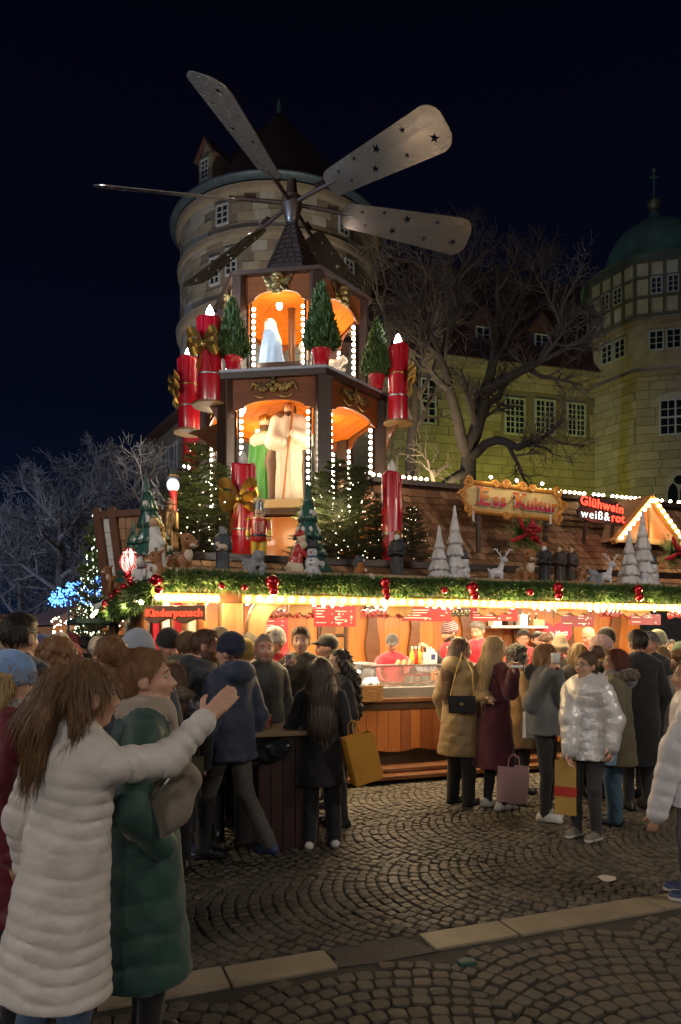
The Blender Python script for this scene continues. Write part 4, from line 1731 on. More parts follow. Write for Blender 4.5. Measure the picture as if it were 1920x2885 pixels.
# small lattice window in the back wall
w0 = st(935, 1700, BT)
mb = MB()
for (x0, x1, z0, z1) in ((-.24, -.2, 1.55, 2.3), (.2, .24, 1.55, 2.3), (-.2, .2, 1.55, 1.6), (-.2, .2, 2.25, 2.3), (-.015, .015, 1.6, 2.25), (-.2, .2, 1.8, 1.83), (-.2, .2, 2.02, 2.05)):
    mb.box(w0.x + x0, w0.x + x1, BT - .05, BT - .005, z0, z1)
bw = mb.build('window', M_wood_dk, stall)
mb = MB()
mb.box(w0.x - .2, w0.x + .2, BT - .02, BT - .01, 1.6, 2.25)
mb.build('pane', mat('amber_pane', (.25, .13, .05), rough=.2), bw)
lbox('side_wall', SL, SL + .04, .2, BT, .1, 2.42, M_boardor, bevel=0)
lbox('ceiling', SL, SR, -.5, BT, 2.44, 2.47, M_wood_pale, bevel=0)
# front post and curved brace
pp = st(649, 1700, -.36)
lbox('post', pp.x - .115, pp.x + .115, -.48, -.25, 0, 2.30, M_wood_nat, bevel=.02)
mb = MB()
q = []
for k in range(13):
    t = k / 12
    a = PI / 2 * t
    q.append((pp.x + .12 + .34 * (1 - math.cos(a)) + .02 * math.sin(t * 9), 1.35 + .92 * math.sin(a) ** .9))
q2 = []
for k in range(13):
    t = 1 - k / 12
    a = PI / 2 * t
    q2.append((pp.x + .27 + .42 * (1 - math.cos(a)) + .03 * math.sin(t * 7), 1.32 + .82 * math.sin(a) ** .9))
mb.prism(q + q2, .14, Matrix.Translation((0, -.44, 0)))
mb.build('curved_brace', M_wood_nat, stall, bevel=.015)
lbox('post', 6.5, 6.7, -.48, -.28, 0, 2.3, M_wood_nat, bevel=.02)
# eave: beam, shelf, fascia with bulbs
lbox('eave_beam', SL, SR, -.50, -.40, 2.12, 2.30, M_wood_br)
lbox('shelf', SL - .05, SR, -.62, .0, 2.302, 2.335, M_wood_dk, bevel=.004)
M_fasc = mat('fascia_yellow_wood', (.48, .25, .06), (.38, .18, .04), .5, scale=3, stretch=(.6, 5, 5))
bl = MB()
bl.ell((0, 0, 0), .030, 12, 8)
bl.cur = 1
bl.tube([(0, .025, 0), (0, .05, 0)], .016, 8)
bl_me = bl.mesh('bulb', [M_bulb, M_black], True)
bls = MB()
bls.ell((0, 0, 0), .021, 10, 6)
bls_me = bls.mesh('bulb', M_bulbw, True)
s430, s615, s690 = st(430, 1690, -.55).x, st(622, 1690, -.55).x, st(684, 1690, -.55).x
for (a, b, n) in ((s430, s615, 9), (s690, SR, 70)):
    fb = lbox('fascia_board', a, b, -.545, -.503, 2.115, 2.215, M_fasc, bevel=.012)
    for k in range(n):
        x = a + .05 + (b - a - .1) * k / (n - 1)
        child('bulb', bl_me, fb, (x, -.585, 2.163 + random.uniform(-.004, .004)))
        if k % 6 == 2:
            lamp('POINT', (x, -.70, 2.10), 16, (1.0, .70, .32), fb, .05)
# inner string of small bulbs
for k in range(78):
    x = -1.6 + 8.4 * k / 77
    child('bulb', bls_me, stall, (x, -.22, 2.14 + .012 * math.sin(k * .9)))
# tube lamps under the roof
for x in (-1.2, .6, 2.4, 4.2, 6.0):
    mb = MB()
    mb.tube([(x - .6, .35, 2.37), (x + .6, .35, 2.37)], .022, 8)
    tl = mb.build('tube_lamp', M_tube, stall)
    lamp('AREA', (x, .35, 2.33), 42, (1.0, .76, .44), tl, (1.2, .1), (0, 0, 0))
    mb = MB()
    mb.tube([(x - .6, 1.7, 2.40), (x + .6, 1.7, 2.40)], .022, 8)
    tl = mb.build('tube_lamp', M_tube, stall)
    lamp('AREA', (x, 1.7, 2.36), 44, (1.0, .74, .42), tl, (1.2, .1), (0, 0, 0))

# ---- roof: apron and main slope, shingles
M_shA = mat('shingle_wood_a', (.30, .155, .08), (.18, .085, .043), .75, scale=6, stretch=(8, 1, 1), bump=.3)
M_shB = mat('shingle_wood_b', (.40, .23, .13), (.25, .13, .07), .75, scale=6, stretch=(8, 1, 1), bump=.3)
M_shC = mat('shingle_wood_c', (.22, .11, .058), (.13, .062, .034), .75, scale=6, stretch=(8, 1, 1), bump=.3)
sh_me = []
SW, SHH = .118, .135
for kk in range(6):
    r_ = random.Random(kk)
    w = SW * r_.uniform(.9, .99)
    n = 5
    bot = [(-w / 2 + w * i / n, -.012 * math.sin(PI * i / n) + r_.uniform(-.003, .003)) for i in range(n + 1)]
    V = [(x, y, .016) for x, y in bot] + [(w / 2, SHH * 1.25, .0), (-w / 2, SHH * 1.25, .0)]
    V += [(x, y, .0) for x, y in bot]
    F = [tuple(range(n + 3))] + [(i, i + 1, n + 3 + i + 1, n + 3 + i) for i in range(n)]
    F += [(0, n + 3, n + 2), (n, n + 1, n + 3 + n)]
    sh_me.append(np_mesh('shingle', V, F, [M_shA, M_shB, M_shC], [kk % 3] * len(F)))
xf = []


def slope(s0, s1, t0, z0, t1, z1, skip=None):
    d = Vector((0, t1 - t0, z1 - z0))
    L = d.length
    d.normalize()
    nrm = Vector((1, 0, 0)).cross(d)
    rows = int(L / SHH)
    for r in range(rows):
        o = Vector((0, t0, z0)) + d * (r * SHH)
        off = (r % 2) * SW / 2 + random.uniform(-.01, .01)
        n = int((s1 - s0) / SW)
        for k in range(n):
            s = s0 + off + (k + .5) * SW
            if skip and skip(s, r / rows):
                continue
            p = o + Vector((s, 0, 0)) + nrm * .012
            M4 = Matrix.Translation(p) @ Matrix((Vector((1, 0, 0)), d, nrm)).transposed().to_4x4() @ Matrix.Rotation(random.uniform(-.03, .03), 4, 'Z')
            w = stw(p.x, p.y, p.z)
            xf.append((random.randrange(6), M4, (2 if z0 > 2.5 else 0) + 1 / w.y - (3 if abs(w.x / w.y) > .5 else 0)))
    mb = MB()
    a = Vector((s0, t0, z0))
    mb.add([(s0, t0, z0), (s1, t0, z0), (s1, t1, z1), (s0, t1, z1), (s0, t0, z0 - .03), (s1, t0, z0 - .03), (s1, t1, z1 - .03), (s0, t1, z1 - .03)],
           [(0, 1, 2, 3), (7, 6, 5, 4), (0, 4, 5, 1), (1, 5, 6, 2), (2, 6, 7, 3), (3, 7, 4, 0)])
    mb.build('roof_boarding', M_wood_dk, stall)


slope(SL, SR, -.05, 2.35, .48, 2.66)
RS0 = st(1130, 1590, .55).x
slope(RS0, SR, .56, 2.72, 1.55, 3.98)
pieces(stall, 'shingle', sh_me, xf, 'shingles_beyond')
lbox('rail', SL, SR, .46, .56, 2.66, 2.75, M_wood_dk)
lbox('platform', SL, RS0 - .02, .56, 4.6, 2.60, 2.68, M_wood_dk, bevel=0)
mb = MB()
mb.add([(RS0, .56, 2.70), (RS0, 1.6, 4.0), (RS0, 2.7, 2.70)], [(0, 1, 2)])
mb.build('gable_end', M_boardor, stall)
mb = MB()
mb.add([(RS0, 1.62, 4.0), (SR, 1.62, 4.0), (SR, 2.9, 2.5), (RS0, 2.9, 2.5)], [(0, 1, 2, 3)])
mb.build('back_roof', M_wood_dk, stall)
rb = lbox('ridge_beam', RS0 - .03, SR, 1.50, 1.64, 3.98, 4.06, M_wood_dk)
k = 0
x = RS0 + .04
while x < SR:
    if random.random() < .86 and not (2.0 < x < 3.55):
        child('bulb', bl_me, rb, (x, 1.53, 4.09), (R(-90), 0, 0), .8)
        if k % 9 == 3:
            lamp('POINT', (x, 1.44, 4.12), 2.5, (1.0, .72, .36), rb, .04)
    k += 1
    x += .095
# gable dormer at the right
ga = st(1838, 1404, .62)
gl = st(1742, 1520, .62)
gd = MB()
hw = ga.x - gl.x
zt, zb = ga.z, gl.z
gd.prism([(ga.x - hw * .92, zb), (ga.x + hw * .92, zb), (ga.x, zt - .04)], .9, Matrix.Translation((0, .68, 0)))
gdo = gd.build('gable', M_boardor, stall)
for s_ in (-1, 1):
    mb = MB()
    d = Vector((s_ * hw, 0, zb - zt))
    L = d.length
    mb.bar((ga.x, .66, zt + .02), (ga.x + s_ * hw * 1.08, .66, zb - .04), .07, .1, (0, 1, 0))
    bb = mb.build('barge_board', M_fasc, gdo)
    for k in range(9):
        t = .05 + .95 * k / 8.5
        child('bulb', bl_me, gdo, (ga.x + s_ * hw * t, .585, zt + (zb - zt) * t - .01), (0, 0, 0), .9)
    mb = MB()
    mb.add([(ga.x, .6, zt + .06), (ga.x + s_ * hw * 1.12, .6, zb - .02), (ga.x + s_ * hw * 1.12, 1.7, zb - .02), (ga.x, 1.7, zt + .06)], [(0, 1, 2, 3)])
    mb.build('gable_roof', M_shA, gdo)
lamp('POINT', (ga.x, .45, zb + .12), 7, (1.0, .72, .36), gdo, .05)
mb = MB()
mb.bar((ga.x - hw * 1.05, .64, zb), (ga.x + hw * 1.05, .64, zb), .06, .08)
mb.bar((ga.x, .665, zb), (ga.x, .665, zt - .1), .05, .05)
mb.build('tie_beam', M_wood_nat, gdo)


# ================================================================== GARLANDS
def garland(name, pts, rad, dens, label, needle=.07, m=M_needle2, seed=1):
    r_ = random.Random(seed)
    pts = [Vector(p) for p in pts]
    V, F = [], []
    core = MB()
    core.tube(pts, rad * .45, 6)
    for i in range(len(pts) - 1):
        a, b = pts[i], pts[i + 1]
        L = (b - a).length
        ax = (b - a).normalized()
        x = ax.orthogonal().normalized()
        y = ax.cross(x)
        n = int(L * dens)
        for k in range(n):
            t = r_.random()
            an = r_.uniform(0, 2 * PI)
            rd = (x * math.cos(an) + y * math.sin(an))
            p = a.lerp(b, t) + rd * rad * r_.uniform(.25, .85)
            d = (rd + ax * r_.uniform(-.9, .9) + Vector((0, 0, r_.uniform(-.35, .2)))).normalized()
            ln = needle * r_.uniform(.6, 1.25)
            s = d.cross(Vector((r_.gauss(0, 1), r_.gauss(0, 1), r_.gauss(0, 1)))).normalized() * r_.uniform(.004, .009)
            o = len(V)
            V += [p - s, p + s, p + d * ln]
            F.append((o, o + 1, o + 2))
    g = empty(name, pts[0], 0, label, 'garland')
    off = np.array(pts[0])
    child('needles', np_mesh('needles', np.array(V) - off, np.array(F), m), g)
    core.v = [tuple(np.array(v) - off) for v in core.v]
    core.build('core', M_needle, g)
    return g


garland('fir_garland', [stw(SL + .1 + (SR - SL) * k / 24, -.66, 2.325 + .018 * math.sin(k * 1.7)) for k in range(25)], .105, 2600,
        'long green fir garland along the stall eave above the bulbs', seed=2)
garland('fir_garland', [at(440, 1668, 6.98), at(410, 1672, 7.2), at(375, 1692, 7.7), at(340, 1712, 8.5), at(300, 1732, 9.8)], .135, 3000,
        'short fir garland bending around the left stall corner with red baubles', seed=3)


# baubles
bb = MB()
bb.ell((0, 0, 0), 1.0, 16, 12)
bb_me = bb.mesh('ball', mat('bauble_red', (.40, .006, .018), rough=.12, metal=.55, coat=.4), True)
bc = MB()
bc.lathe([(.22, .93), (.22, 1.16), (.001, 1.17)], 10)
bc_me = bc.mesh('cap', M_gold)


def bauble(p, r, lb, grp='red baubles hung on the garland'):
    b = empty('red_bauble', p, random.uniform(0, 6), lb, 'bauble', grp, r)
    child('ball', bb_me, b)
    child('cap', bc_me, b)
    return b


BL = 'shiny red bauble hanging from the long eave garland'
for (u, v, r) in ((768, 1640, 20), (772, 1664, 14), (1085, 1640, 14), (1088, 1662, 12), (1092, 1680, 11), (625, 1650, 10), (1332, 1655, 16), (1338, 1678, 13), (1572, 1655, 15),
                  (1575, 1678, 12), (1798, 1660, 13), (1802, 1682, 12), (1253, 1662, 10), (1495, 1668, 10), (690, 1655, 9)):
    p = st(u, v, -.78)
    w = stw(*p)
    bauble(w, r / FPX * w.y, BL)
BL = 'shiny red bauble in the cluster on the left corner garland'
for (u, v, r, Y) in ((440, 1634, 17, 6.9), (447, 1661, 12, 6.85), (372, 1640, 13, 7.5), (350, 1655, 12, 7.9), (335, 1668, 11, 8.1), (318, 1682, 12, 8.5), (300, 1700, 13, 8.9), (298, 1720, 11, 9.0), (345, 1690, 12, 7.9),
                     (362, 1622, 11, 7.6), (385, 1618, 10, 7.4)):
    bauble(at(u, v, Y), r / FPX * Y, BL, 'red baubles clustered at the stall corner')
# ================================================================== SIGNS
M_signp = mat('sign_panel_ochre', (.64, .46, .19), (.56, .39, .15), .55, scale=2)
M_signf = mat('sign_frame_orange', (.60, .27, .05), (.46, .18, .03), .45, scale=3)


def grad_mat(name, c_lo, c_hi, z0, z1):
    m = mat(name, c_lo, rough=.4)
    nt = m.node_tree
    t = nt.nodes.new('ShaderNodeTexCoord')
    sp = nt.nodes.new('ShaderNodeSeparateXYZ')
    mr = nt.nodes.new('ShaderNodeMapRange')
    mr.inputs['From Min'].default_value = z0
    mr.inputs['From Max'].default_value = z1
    rp = nt.nodes.new('ShaderNodeValToRGB')
    rp.color_ramp.elements[0].color = (*c_lo, 1)
    rp.color_ramp.elements[1].color = (*c_hi, 1)
    rp.color_ramp.elements[0].position = .3
    rp.color_ramp.elements[1].position = .6
    nt.links.new(t.outputs['Object'], sp.inputs[0])
    nt.links.new(sp.outputs['Y'], mr.inputs['Value'])
    nt.links.new(mr.outputs[0], rp.inputs[0])
    nt.links.new(rp.outputs[0], nt.nodes['Principled BSDF'].inputs['Base Color'])
    return m


sp_ = st(1446, 1413, .62)
sgn = empty('shop_sign', stw(sp_.x, .62, sp_.z), SA, 'ornate ochre shop sign reading Ess Kultur on the roof', 'sign')
sgn.rotation_euler = (R(-4), R(1.6), SA)
hw, hh = .80, .20
pout = [(-hw, -.05), (-hw + .1, -hh), (hw - .1, -hh), (hw, -.05), (hw, .05), (hw - .1, hh), (-hw + .1, hh), (-hw, .05)]
mb = MB()
mb.prism(pout, .03)
mb.build('panel', M_signp, sgn, bevel=.01)
mb = MB()
ring = pout + [pout[0]]
for i in range(len(pout)):
    a, b = pout[i], pout[(i + 1) % len(pout)]
    mb.tube([(a[0], -.02, a[1]), (b[0], -.02, b[1])], .032, 8)
fr = mb.build('frame', M_signf, sgn, smooth=True)


def curl(cx, cz, r, dirn, m=M_signf, turns=1.4, flip=1):
    mb = MB()
    q, rs = [], []
    for k in range(22):
        t = k / 21
        a = dirn + flip * t * turns * 2 * PI
        rr = r * (1 - .8 * t)
        q.append((cx + rr * math.cos(a), -.035 - .01 * t, cz + rr * math.sin(a)))
        rs.append(.026 * (1 - .45 * t))
    mb.tube(q, rs, 7)
    return mb.build('scroll', m, sgn, smooth=True)


for sx in (-1, 1):
    for sz in (-1, 1):
        curl(sx * (hw - .06), sz * (hh - .01), .075, PI / 2 * sz, flip=sx * sz)
    curl(sx * .14, hh + .01, .07, 0 if sx < 0 else PI, flip=-sx)
    curl(sx * .30, hh - .0, .055, PI if sx < 0 else 0, flip=sx)
    curl(sx * .14, -hh - .01, .06, 0 if sx < 0 else PI, flip=sx)
    curl(sx * (hw + .02), 0, .07, PI if sx < 0 else 0, flip=sx)
M_halo = mat('letter_edge_white', (.75, .73, .78), rough=.4)


def letters(txt, size, x, z, sp=1.0, gm=None):
    a = text_mesh('letters', txt, size, M_halo, .006, .014, 'CENTER', sp)
    o = child('letter_edge', a, sgn, (x, -.042, z), (R(90), 0, 0))
    a = text_mesh('letters', txt, size, gm, .010, .008, 'CENTER', sp)
    child('lettering', a, sgn, (x, -.05, z), (R(90), 0, 0))


gE = grad_mat('letter_gradient_big', (.45, .006, .03), (.62, .20, .02), 0, .2)
gS = grad_mat('letter_gradient_small', (.45, .006, .03), (.62, .20, .02), 0, .13)
letters('E', .34, -.50, -.11, 1.0, gE)
letters('ss', .27, -.26, -.105, 1.1, gS)
letters('K', .29, .09, -.10, 1.0, gE)
letters('ultur', .245, .44, -.10, 1.08, gS)
# slab serifs
mb = MB()
for (x, z, w) in ((-.575, -.10, .10), (-.575, .125, .10), (.015, -.09, .09), (.015, .10, .09), (.165, -.09, .07), (.15, .10, .07)):
    mb.box(x - w / 2, x + w / 2, -.062, -.045, z - .011, z + .011)
mb.build('lettering', mat('serif_red', (.48, .05, .02), rough=.4), sgn)
mb = MB()
mb.tube([(-.1, -.045, -.05), (-.03, -.05, .03)], .008, 6)
mb.ell((-.015, -.05, .045), (.022, .012, .026), 10, 6)
mb.build('spoon', M_wood_br, sgn)
for x in (-.42, .0, .42):
    child('bulb', bls_me, sgn, (x, -.10, .27))
    mb = MB()
    mb.tube([(x, 0, .20), (x, -.06, .28), (x, -.10, .275)], .006, 5)
    mb.build('bulb_arm', M_cable, sgn)
    lamp('POINT', (x, -.26, .26), 1.3, (1.0, .80, .52), sgn, .04)
for x in (-.55, .55):
    mb = MB()
    mb.bar((x, .03, -.15), (x, .03, -.75), .05, .05)
    mb.build('support', M_wood_dk, sgn)
for (u, v) in ((1334, 1470), (1552, 1478)):
    p = st(u, v, .55)
    c = empty('taper_candle', stw(p.x, .55, p.z), 0, 'thin white taper candle in a holder below the ochre sign', 'candle', 'taper candles below the sign')
    mb = MB()
    mb.tube([(0, 0, 0), (0, 0, .14)], .013, 8)
    mb.build('taper', M_white, c)
    mb = MB()
    mb.lathe([(.001, -.03), (.05, -.02), (.06, 0), (.02, .01), (.02, .02)], 12)
    mb.build('holder', M_steel, c)
    mb = MB()
    mb.tube([(0, .02, -.02), (0, .3, -.1)], .008, 6)
    mb.build('arm', M_steel, c)

# neon sign
np_ = st(1697, 1440, .70)
neon = empty('neon_sign', stw(np_.x, .70, np_.z), SA, 'dark sign with red and white neon letters reading Glühwein weiß&rot', 'sign')
neon.rotation_euler = (R(-3), R(3), SA)
mb = MB()
mb.prism([(-.42, -.14), (-.44, -.02), (-.40, .06), (-.41, .17), (-.2, .20), (0, .185), (.2, .17), (.36, .13), (.42, .06), (.38, 0), (.43, -.08), (.40, -.17), (.1, -.19), (-.2, -.185)], .04)
mb.build('panel', mat('neon_panel', (.045, .03, .03), (.03, .02, .02), .4, scale=3), neon)
M_nr = mat('neon_red', (1, .1, .05), emit=(1.0, .05, .025), estr=3.0)
M_nw = mat('neon_white', (1, 1, 1), emit=(.85, 1.0, .92), estr=1.5)
M_nd = mat('neon_letter_face', (.25, .02, .015), rough=.4)
M_ndw = mat('neon_letter_face_white', (.10, .11, .11), rough=.4)


def neon_text(txt, size, x, z, mg, mf, rot=0.0, sp=1.0, off=.016, parent=None):
    parent = parent or neon
    a = text_mesh('neon_tube', txt, size, mg, .004, off, 'CENTER', sp)
    child('neon_lettering', a, parent, (x, -.012, z), (R(90), R(rot), 0))
    if mf:
        a = text_mesh('neon_face', txt, size, mf, .006, -.002, 'CENTER', sp)
        child('letter_face', a, parent, (x, -.024, z), (R(90), R(rot), 0))


neon_text('Glühwein', .19, -.01, .03, M_nr, None, 4.0, 1.1, .003)
neon_text('weiß&', .18, -.13, -.135, M_nw, None, 0, 1.2, -.002)
neon_text('rot', .18, .285, -.135, M_nr, None, 0, 1.1, .003)
lamp('POINT', (.0, -.25, -.05), 2.2, (1, .12, .06), neon, .12)
for x in (-.25, .25):
    mb = MB()
    mb.bar((x, .05, -.1), (x, .10, -.5), .04, .04)
    mb.build('support', M_wood_dk, neon)


# wooden barrel-stave signs under the eave
def stave_sign(u, v, t, w, h, txt, label, tsize, rz=0.0, neonm=None):
    p = st(u, v, t)
    s = empty('wooden_sign', stw(p.x, t, p.z), SA + rz, label, 'sign', 'carved wooden signs under the eave')
    mb = MB()
    n = 14
    top = [(-w / 2 + w * k / n, h / 2) for k in range(n + 1)]
    bot = [(w / 2 - w * k / n, -h / 2 + .16 * h * math.sin(k * .95)) for k in range(n + 1)]
    mb.prism(top + bot, .05)
    mb.build('board', M_wood_nat, s, bevel=.012)
    if txt:
        neon_text(txt, tsize, 0, -tsize * .28, neonm or M_nrs, None, 0, 1.05, .004, s)
    mb = MB()
    for x in (-w * .35, w * .35):
        mb.tube([(x, .02, h / 2), (x, .02, h / 2 + .09)], .006, 5)
    mb.build('hanger', M_cable, s)
    return s


M_nrs = mat('neon_red_soft', (1, .15, .08), emit=(1.0, .09, .03), estr=.9)
kp = stave_sign(492, 1728, -.80, .62, .15, 'Kinderpunsch', 'long wooden sign with red letters reading Kinderpunsch', .10, R(-32))
stave_sign(848, 1715, -.30, .26, .12, '', 'small blank wooden sign left of the first menu board', .05)
stave_sign(1130, 1718, -.30, .32, .13, '', 'wooden sign covering the left edge of the starred menu board', .05)
stave_sign(1392, 1716, -.28, .42, .13, 'Hirsch', 'wooden sign with red letters reading Hirsch', .085)
stave_sign(1612, 1717, -.28, .46, .13, 'Feuerzange', 'wooden sign with red letters reading Feuerzange', .075)
stave_sign(1795, 1719, -.28, .46, .13, 'Schokolade', 'wooden sign with red letters reading Schokolade', .075)

# menu boards
M_menu = [mat('menu_red', (.38, .018, .030), (.30, .010, .022), .5, scale=2), mat('menu_purple', (.26, .03, .07), (.20, .02, .06), .5, scale=2)]
M_print = mat('menu_print', (.80, .70, .66), rough=.6)


def menu(u0, v0, u1, v1, t, label, mi=0, cols=2, stars=5, seed=0):
    a, b = st(u0, v1, t), st(u1, v0, t)
    r_ = random.Random(seed)
    o = empty('menu_board', stw((a.x + b.x) / 2, t, min(a.z, b.z)), SA, label, 'menu board', 'red menu boards')
    W, H = b.x - a.x, abs(b.z - a.z)
    mb = MB()
    mb.box(-W / 2, W / 2, 0, .015, 0, H)
    mb.build('panel', M_menu[mi], o)
    mb = MB()
    cw = W * .92 / cols
    for c in range(cols):
        x0 = -W * .46 + c * cw
        n = int(H / .035)
        for k in range(n):
            if r_.random() < .22:
                continue
            z = H * .93 - k * (H * .88 / n)
            L = cw * r_.uniform(.3, .62)
            mb.box(x0, x0 + L, -.003, -.0005, z - .006, z + .004)
            if r_.random() < .5:
                mb.box(x0 + cw * .8, x0 + cw * .88, -.003, -.0005, z - .006, z + .004)
    for k in range(stars):
        cx, cz = r_.uniform(-.05, .42) * W, r_.uniform(.12, .85) * H
        sp2 = star(cx, cz, r_.uniform(.012, .026), r_.uniform(0, 1))
        mb.prism(sp2, .002, Matrix.Translation((0, -.0045, 0)))
    mb.build('print', M_print, o)
    mb = MB()
    for x in (-W * .4, W * .4):
        mb.tube([(x, .01, H), (x, .01, H + .12)], .004, 5)
    mb.build('hanger', M_cable, o)


menu(886, 1702, 1003, 1765, .0, 'red menu board with two columns of print above the man in the black cap', 0, 2, 6, 1)
menu(1134, 1702, 1272, 1750, .0, 'wide red menu board with white stars above the vendor in the grey cap', 0, 1, 6, 2)
menu(1328, 1702, 1460, 1749, .0, 'wide red menu board above the vendor in the striped beanie', 0, 1, 4, 3)
menu(1583, 1733, 1675, 1765, .1, 'small purple menu board right of the heart sign', 1, 2, 4, 4)
menu(1778, 1731, 1862, 1760, .1, 'small purple menu board farthest along the counter', 1, 2, 3, 5)
menu(725, 1742, 812, 1858, 2.40, 'tall red price board on the back wall behind the bald man', 0, 1, 8, 6)
# heart sign
hp = st(1562, 1792, 2.2)
ht = empty('heart_sign', stw(hp.x, 2.2, hp.z), SA, 'pink-red heart-shaped sign with white script at the back of the stall', 'sign')
q = []
for k in range(40):
    t = 2 * PI * k / 40
    q.append((.022 * 16 * math.sin(t) ** 3 * 1.05, .02 * (13 * math.cos(t) - 5 * math.cos(2 * t) - 2 * math.cos(3 * t) - math.cos(4 * t))))
mb = MB()
mb.prism(q, .03)
mb.build('panel', mat('heart_pink', (.50, .02, .05), rough=.5), ht)
a = text_mesh('script', 'Sonja Merz', .12, M_print, .004, .003, 'CENTER')
child('lettering', a, ht, (0, -.012, .0), (R(90), R(-4), 0))
mb = MB()
mb.tube([(0, .02, .3), (0, .02, 2.42 - hp.z)], .008, 5)
mb.build('hanger', M_cable, ht)

# ---- mugs hanging in rows
mg = MB()
mg.lathe([(.030, 0), (.036, .005), (.038, .08), (.036, .085), (.033, .08), (.031, .012), (.001, .010)], 14)
mg_me = mg.mesh('cup', mat('mug_red', (.42, .012, .02), (.5, .25, .22), .25, scale=22, coat=.4, contrast=.75), True)
hd = MB()
hd.tube([(.036, 0, .068), (.058, 0, .062), (.060, 0, .03), (.037, 0, .02)], .006, 6)
hd_me = hd.mesh('handle', M_red, True)


def mug_at(u, v, t, lb, grp):
    p = st(u, v, t)
    m = empty('red_mug', stw(p.x, t, p.z), random.uniform(-.5, .5) + SA, lb, 'mug', grp)
    m.rotation_euler = (R(random.uniform(-8, 8)), R(128 + random.uniform(-12, 12)), m.rotation_euler[2])
    child('cup', mg_me, m)
    child('handle', hd_me, m)


for (ua, ub, n, v, lb) in ((704, 880, 12, 1722, 'red and white mug hanging in the row left of the first menu board'),
                           (1012, 1128, 9, 1722, 'red and white mug hanging in the row between the two big menu boards'),
                           (1682, 1774, 7, 1724, 'red and white mug hanging in the row left of the farthest purple menu board'),
                           (1880, 1925, 4, 1725, 'red and white mug hanging in the row at the far end of the stall')):
    for k in range(n):
        mug_at(ua + (ub - ua) * (k + .5) / n, v + random.uniform(-3, 3), .12, lb, 'mugs hanging under the eave')
mb = MB()
mb.tube([(-1.6, .13, 2.18), (SR, .13, 2.18)], .008, 6)
mb.build('mug_rail', M_steel, stall)
M_gcup = mat('bauble_silver_green', (.30, .32, .22), rough=.15, metal=.7)
for k in range(9):
    p = st(1272 + k * 6.5, 1726 + (k % 2) * 6, .1)
    b = empty('silver_bauble', stw(p.x, .1, p.z), 0, 'dull silver bauble hanging between the two starred menu boards', 'bauble', 'silver baubles under the eave', .028)
    child('ball', np_mesh('ball', np.array([v.co[:] for v in bb_me.vertices]), [list(p_.vertices) for p_ in bb_me.polygons], M_gcup, smooth=True) if k == 0 else SB_ME, b)
    if k == 0:
        SB_ME = b.children[0].data
    child('cap', bc_me, b)
# shelf with boxes at the back
lbox('wall_shelf', st(1375, 1768, 2.2).x, st(1535, 1768, 2.2).x, 2.1, 2.45, 1.92, 1.96, M_steel)
for i, (u, w, h, c) in enumerate(((1395, .16, .14, 0), (1432, .10, .12, 1), (1470, .14, .18, 0), (1512, .22, .10, 2))):
    p = st(u, 1768, 2.25)
    bx = empty('carton', stw(p.x, 2.25, 1.96), SA, ['white carton at the end of the wall shelf', 'dark carton on the wall shelf', 'tall white carton on the wall shelf', 'flat wooden crate stack on the wall shelf'][i], 'box')
    mb = MB()
    mb.box(-w / 2, w / 2, -.08, .08, 0, h)
    mb.build('body', [M_white, M_wood_dk, M_wood_pale][c], bx, bevel=.006)
    mb = MB()
    mb.box(-w / 2 - .003, w / 2 + .003, -.083, .083, h, h + .015)
    mb.build('lid', [M_white, M_black, M_wood_pale][c], bx)

# ---- counter display
dp = st(1050, 1900, .42)
disp = empty('glass_display', stw(dp.x, .42, 1.0), SA, 'steel and glass display case of sausages on the counter', 'display case')
DL = st(1275, 1900, .42).x - dp.x + .9
mb = MB()
mb.box(0, DL, 0, .55, .002, .14)
mb.build('tray', M_steel, disp, bevel=.008)
M_clear = mat('clear_glass', (.95, .97, .97), rough=.03, alpha=.12)
mb = MB()
mb.box(0.01, DL - .01, .005, .012, .14, .40)
mb.build('front_pane', M_clear, disp)
mb = MB()
mb.box(0.0, .008, .01, .5, .14, .40)
mb.build('side_pane', M_clear, disp)
mb = MB()
mb.box(-.01, DL, -.01, .3, .40, .418)
mb.build('top_shelf', M_steel, disp)
M_saus = mat('sausage', (.30, .10, .03), (.20, .055, .018), .35, scale=6)
sg = MB()
sg.tube([(-.11, 0, 0), (-.06, 0, .012), (0, 0, .016), (.06, 0, .012), (.11, 0, 0)], [.012, .017, .018, .017, .012], 8)
sg_me = sg.mesh('sausage', M_saus, True)
for k in range(26):
    o = empty('sausage', (0, 0, 0), 0, 'grilled sausage lying in the glass display', 'sausage', 'sausages in the display')
    lp = Vector((dp.x + .12 + (DL - .25) * (k % 13) / 12, .42 + .14 + .13 * (k // 13) + random.uniform(-.02, .02), 1.0 + .16))
    o.location = stw(*lp)
    o.rotation_euler = (0, 0, SA + random.uniform(-.35, .35))
    child('skin', sg_me, o)
# card holders, jars
for k in range(3):
    p = st(1128 + k * 17, 1883, .5)
    o = empty('card_holder', stw(p.x, .5, 1.421), SA, 'folded white card standing on the display case', 'card', 'folded cards on the display')
    mb = MB()
    mb.prism([(-.034, 0), (.034, 0), (0, .062)], .09)
    mb.build('card', M_wood_pale, o)
for k, u in enumerate((1155, 1196, 1246)):
    p = st(u, 1920, .62)
    o = empty('red_lid_tub', stw(p.x, .64, 1.141), SA, 'tub with bright red lid inside the display case', 'tub', 'red-lidded tubs')
    mb = MB()
    mb.lathe([(.05, 0), (.058, .10), (.058, .12)], 14)
    mb.build('tub', mat('tub_grey', (.3, .3, .28), rough=.3), o, smooth=True)
    mb = MB()
    mb.box(-.075, .075, -.05, .05, .12, .16)
    mb.build('lid', M_red, o, bevel=.01)
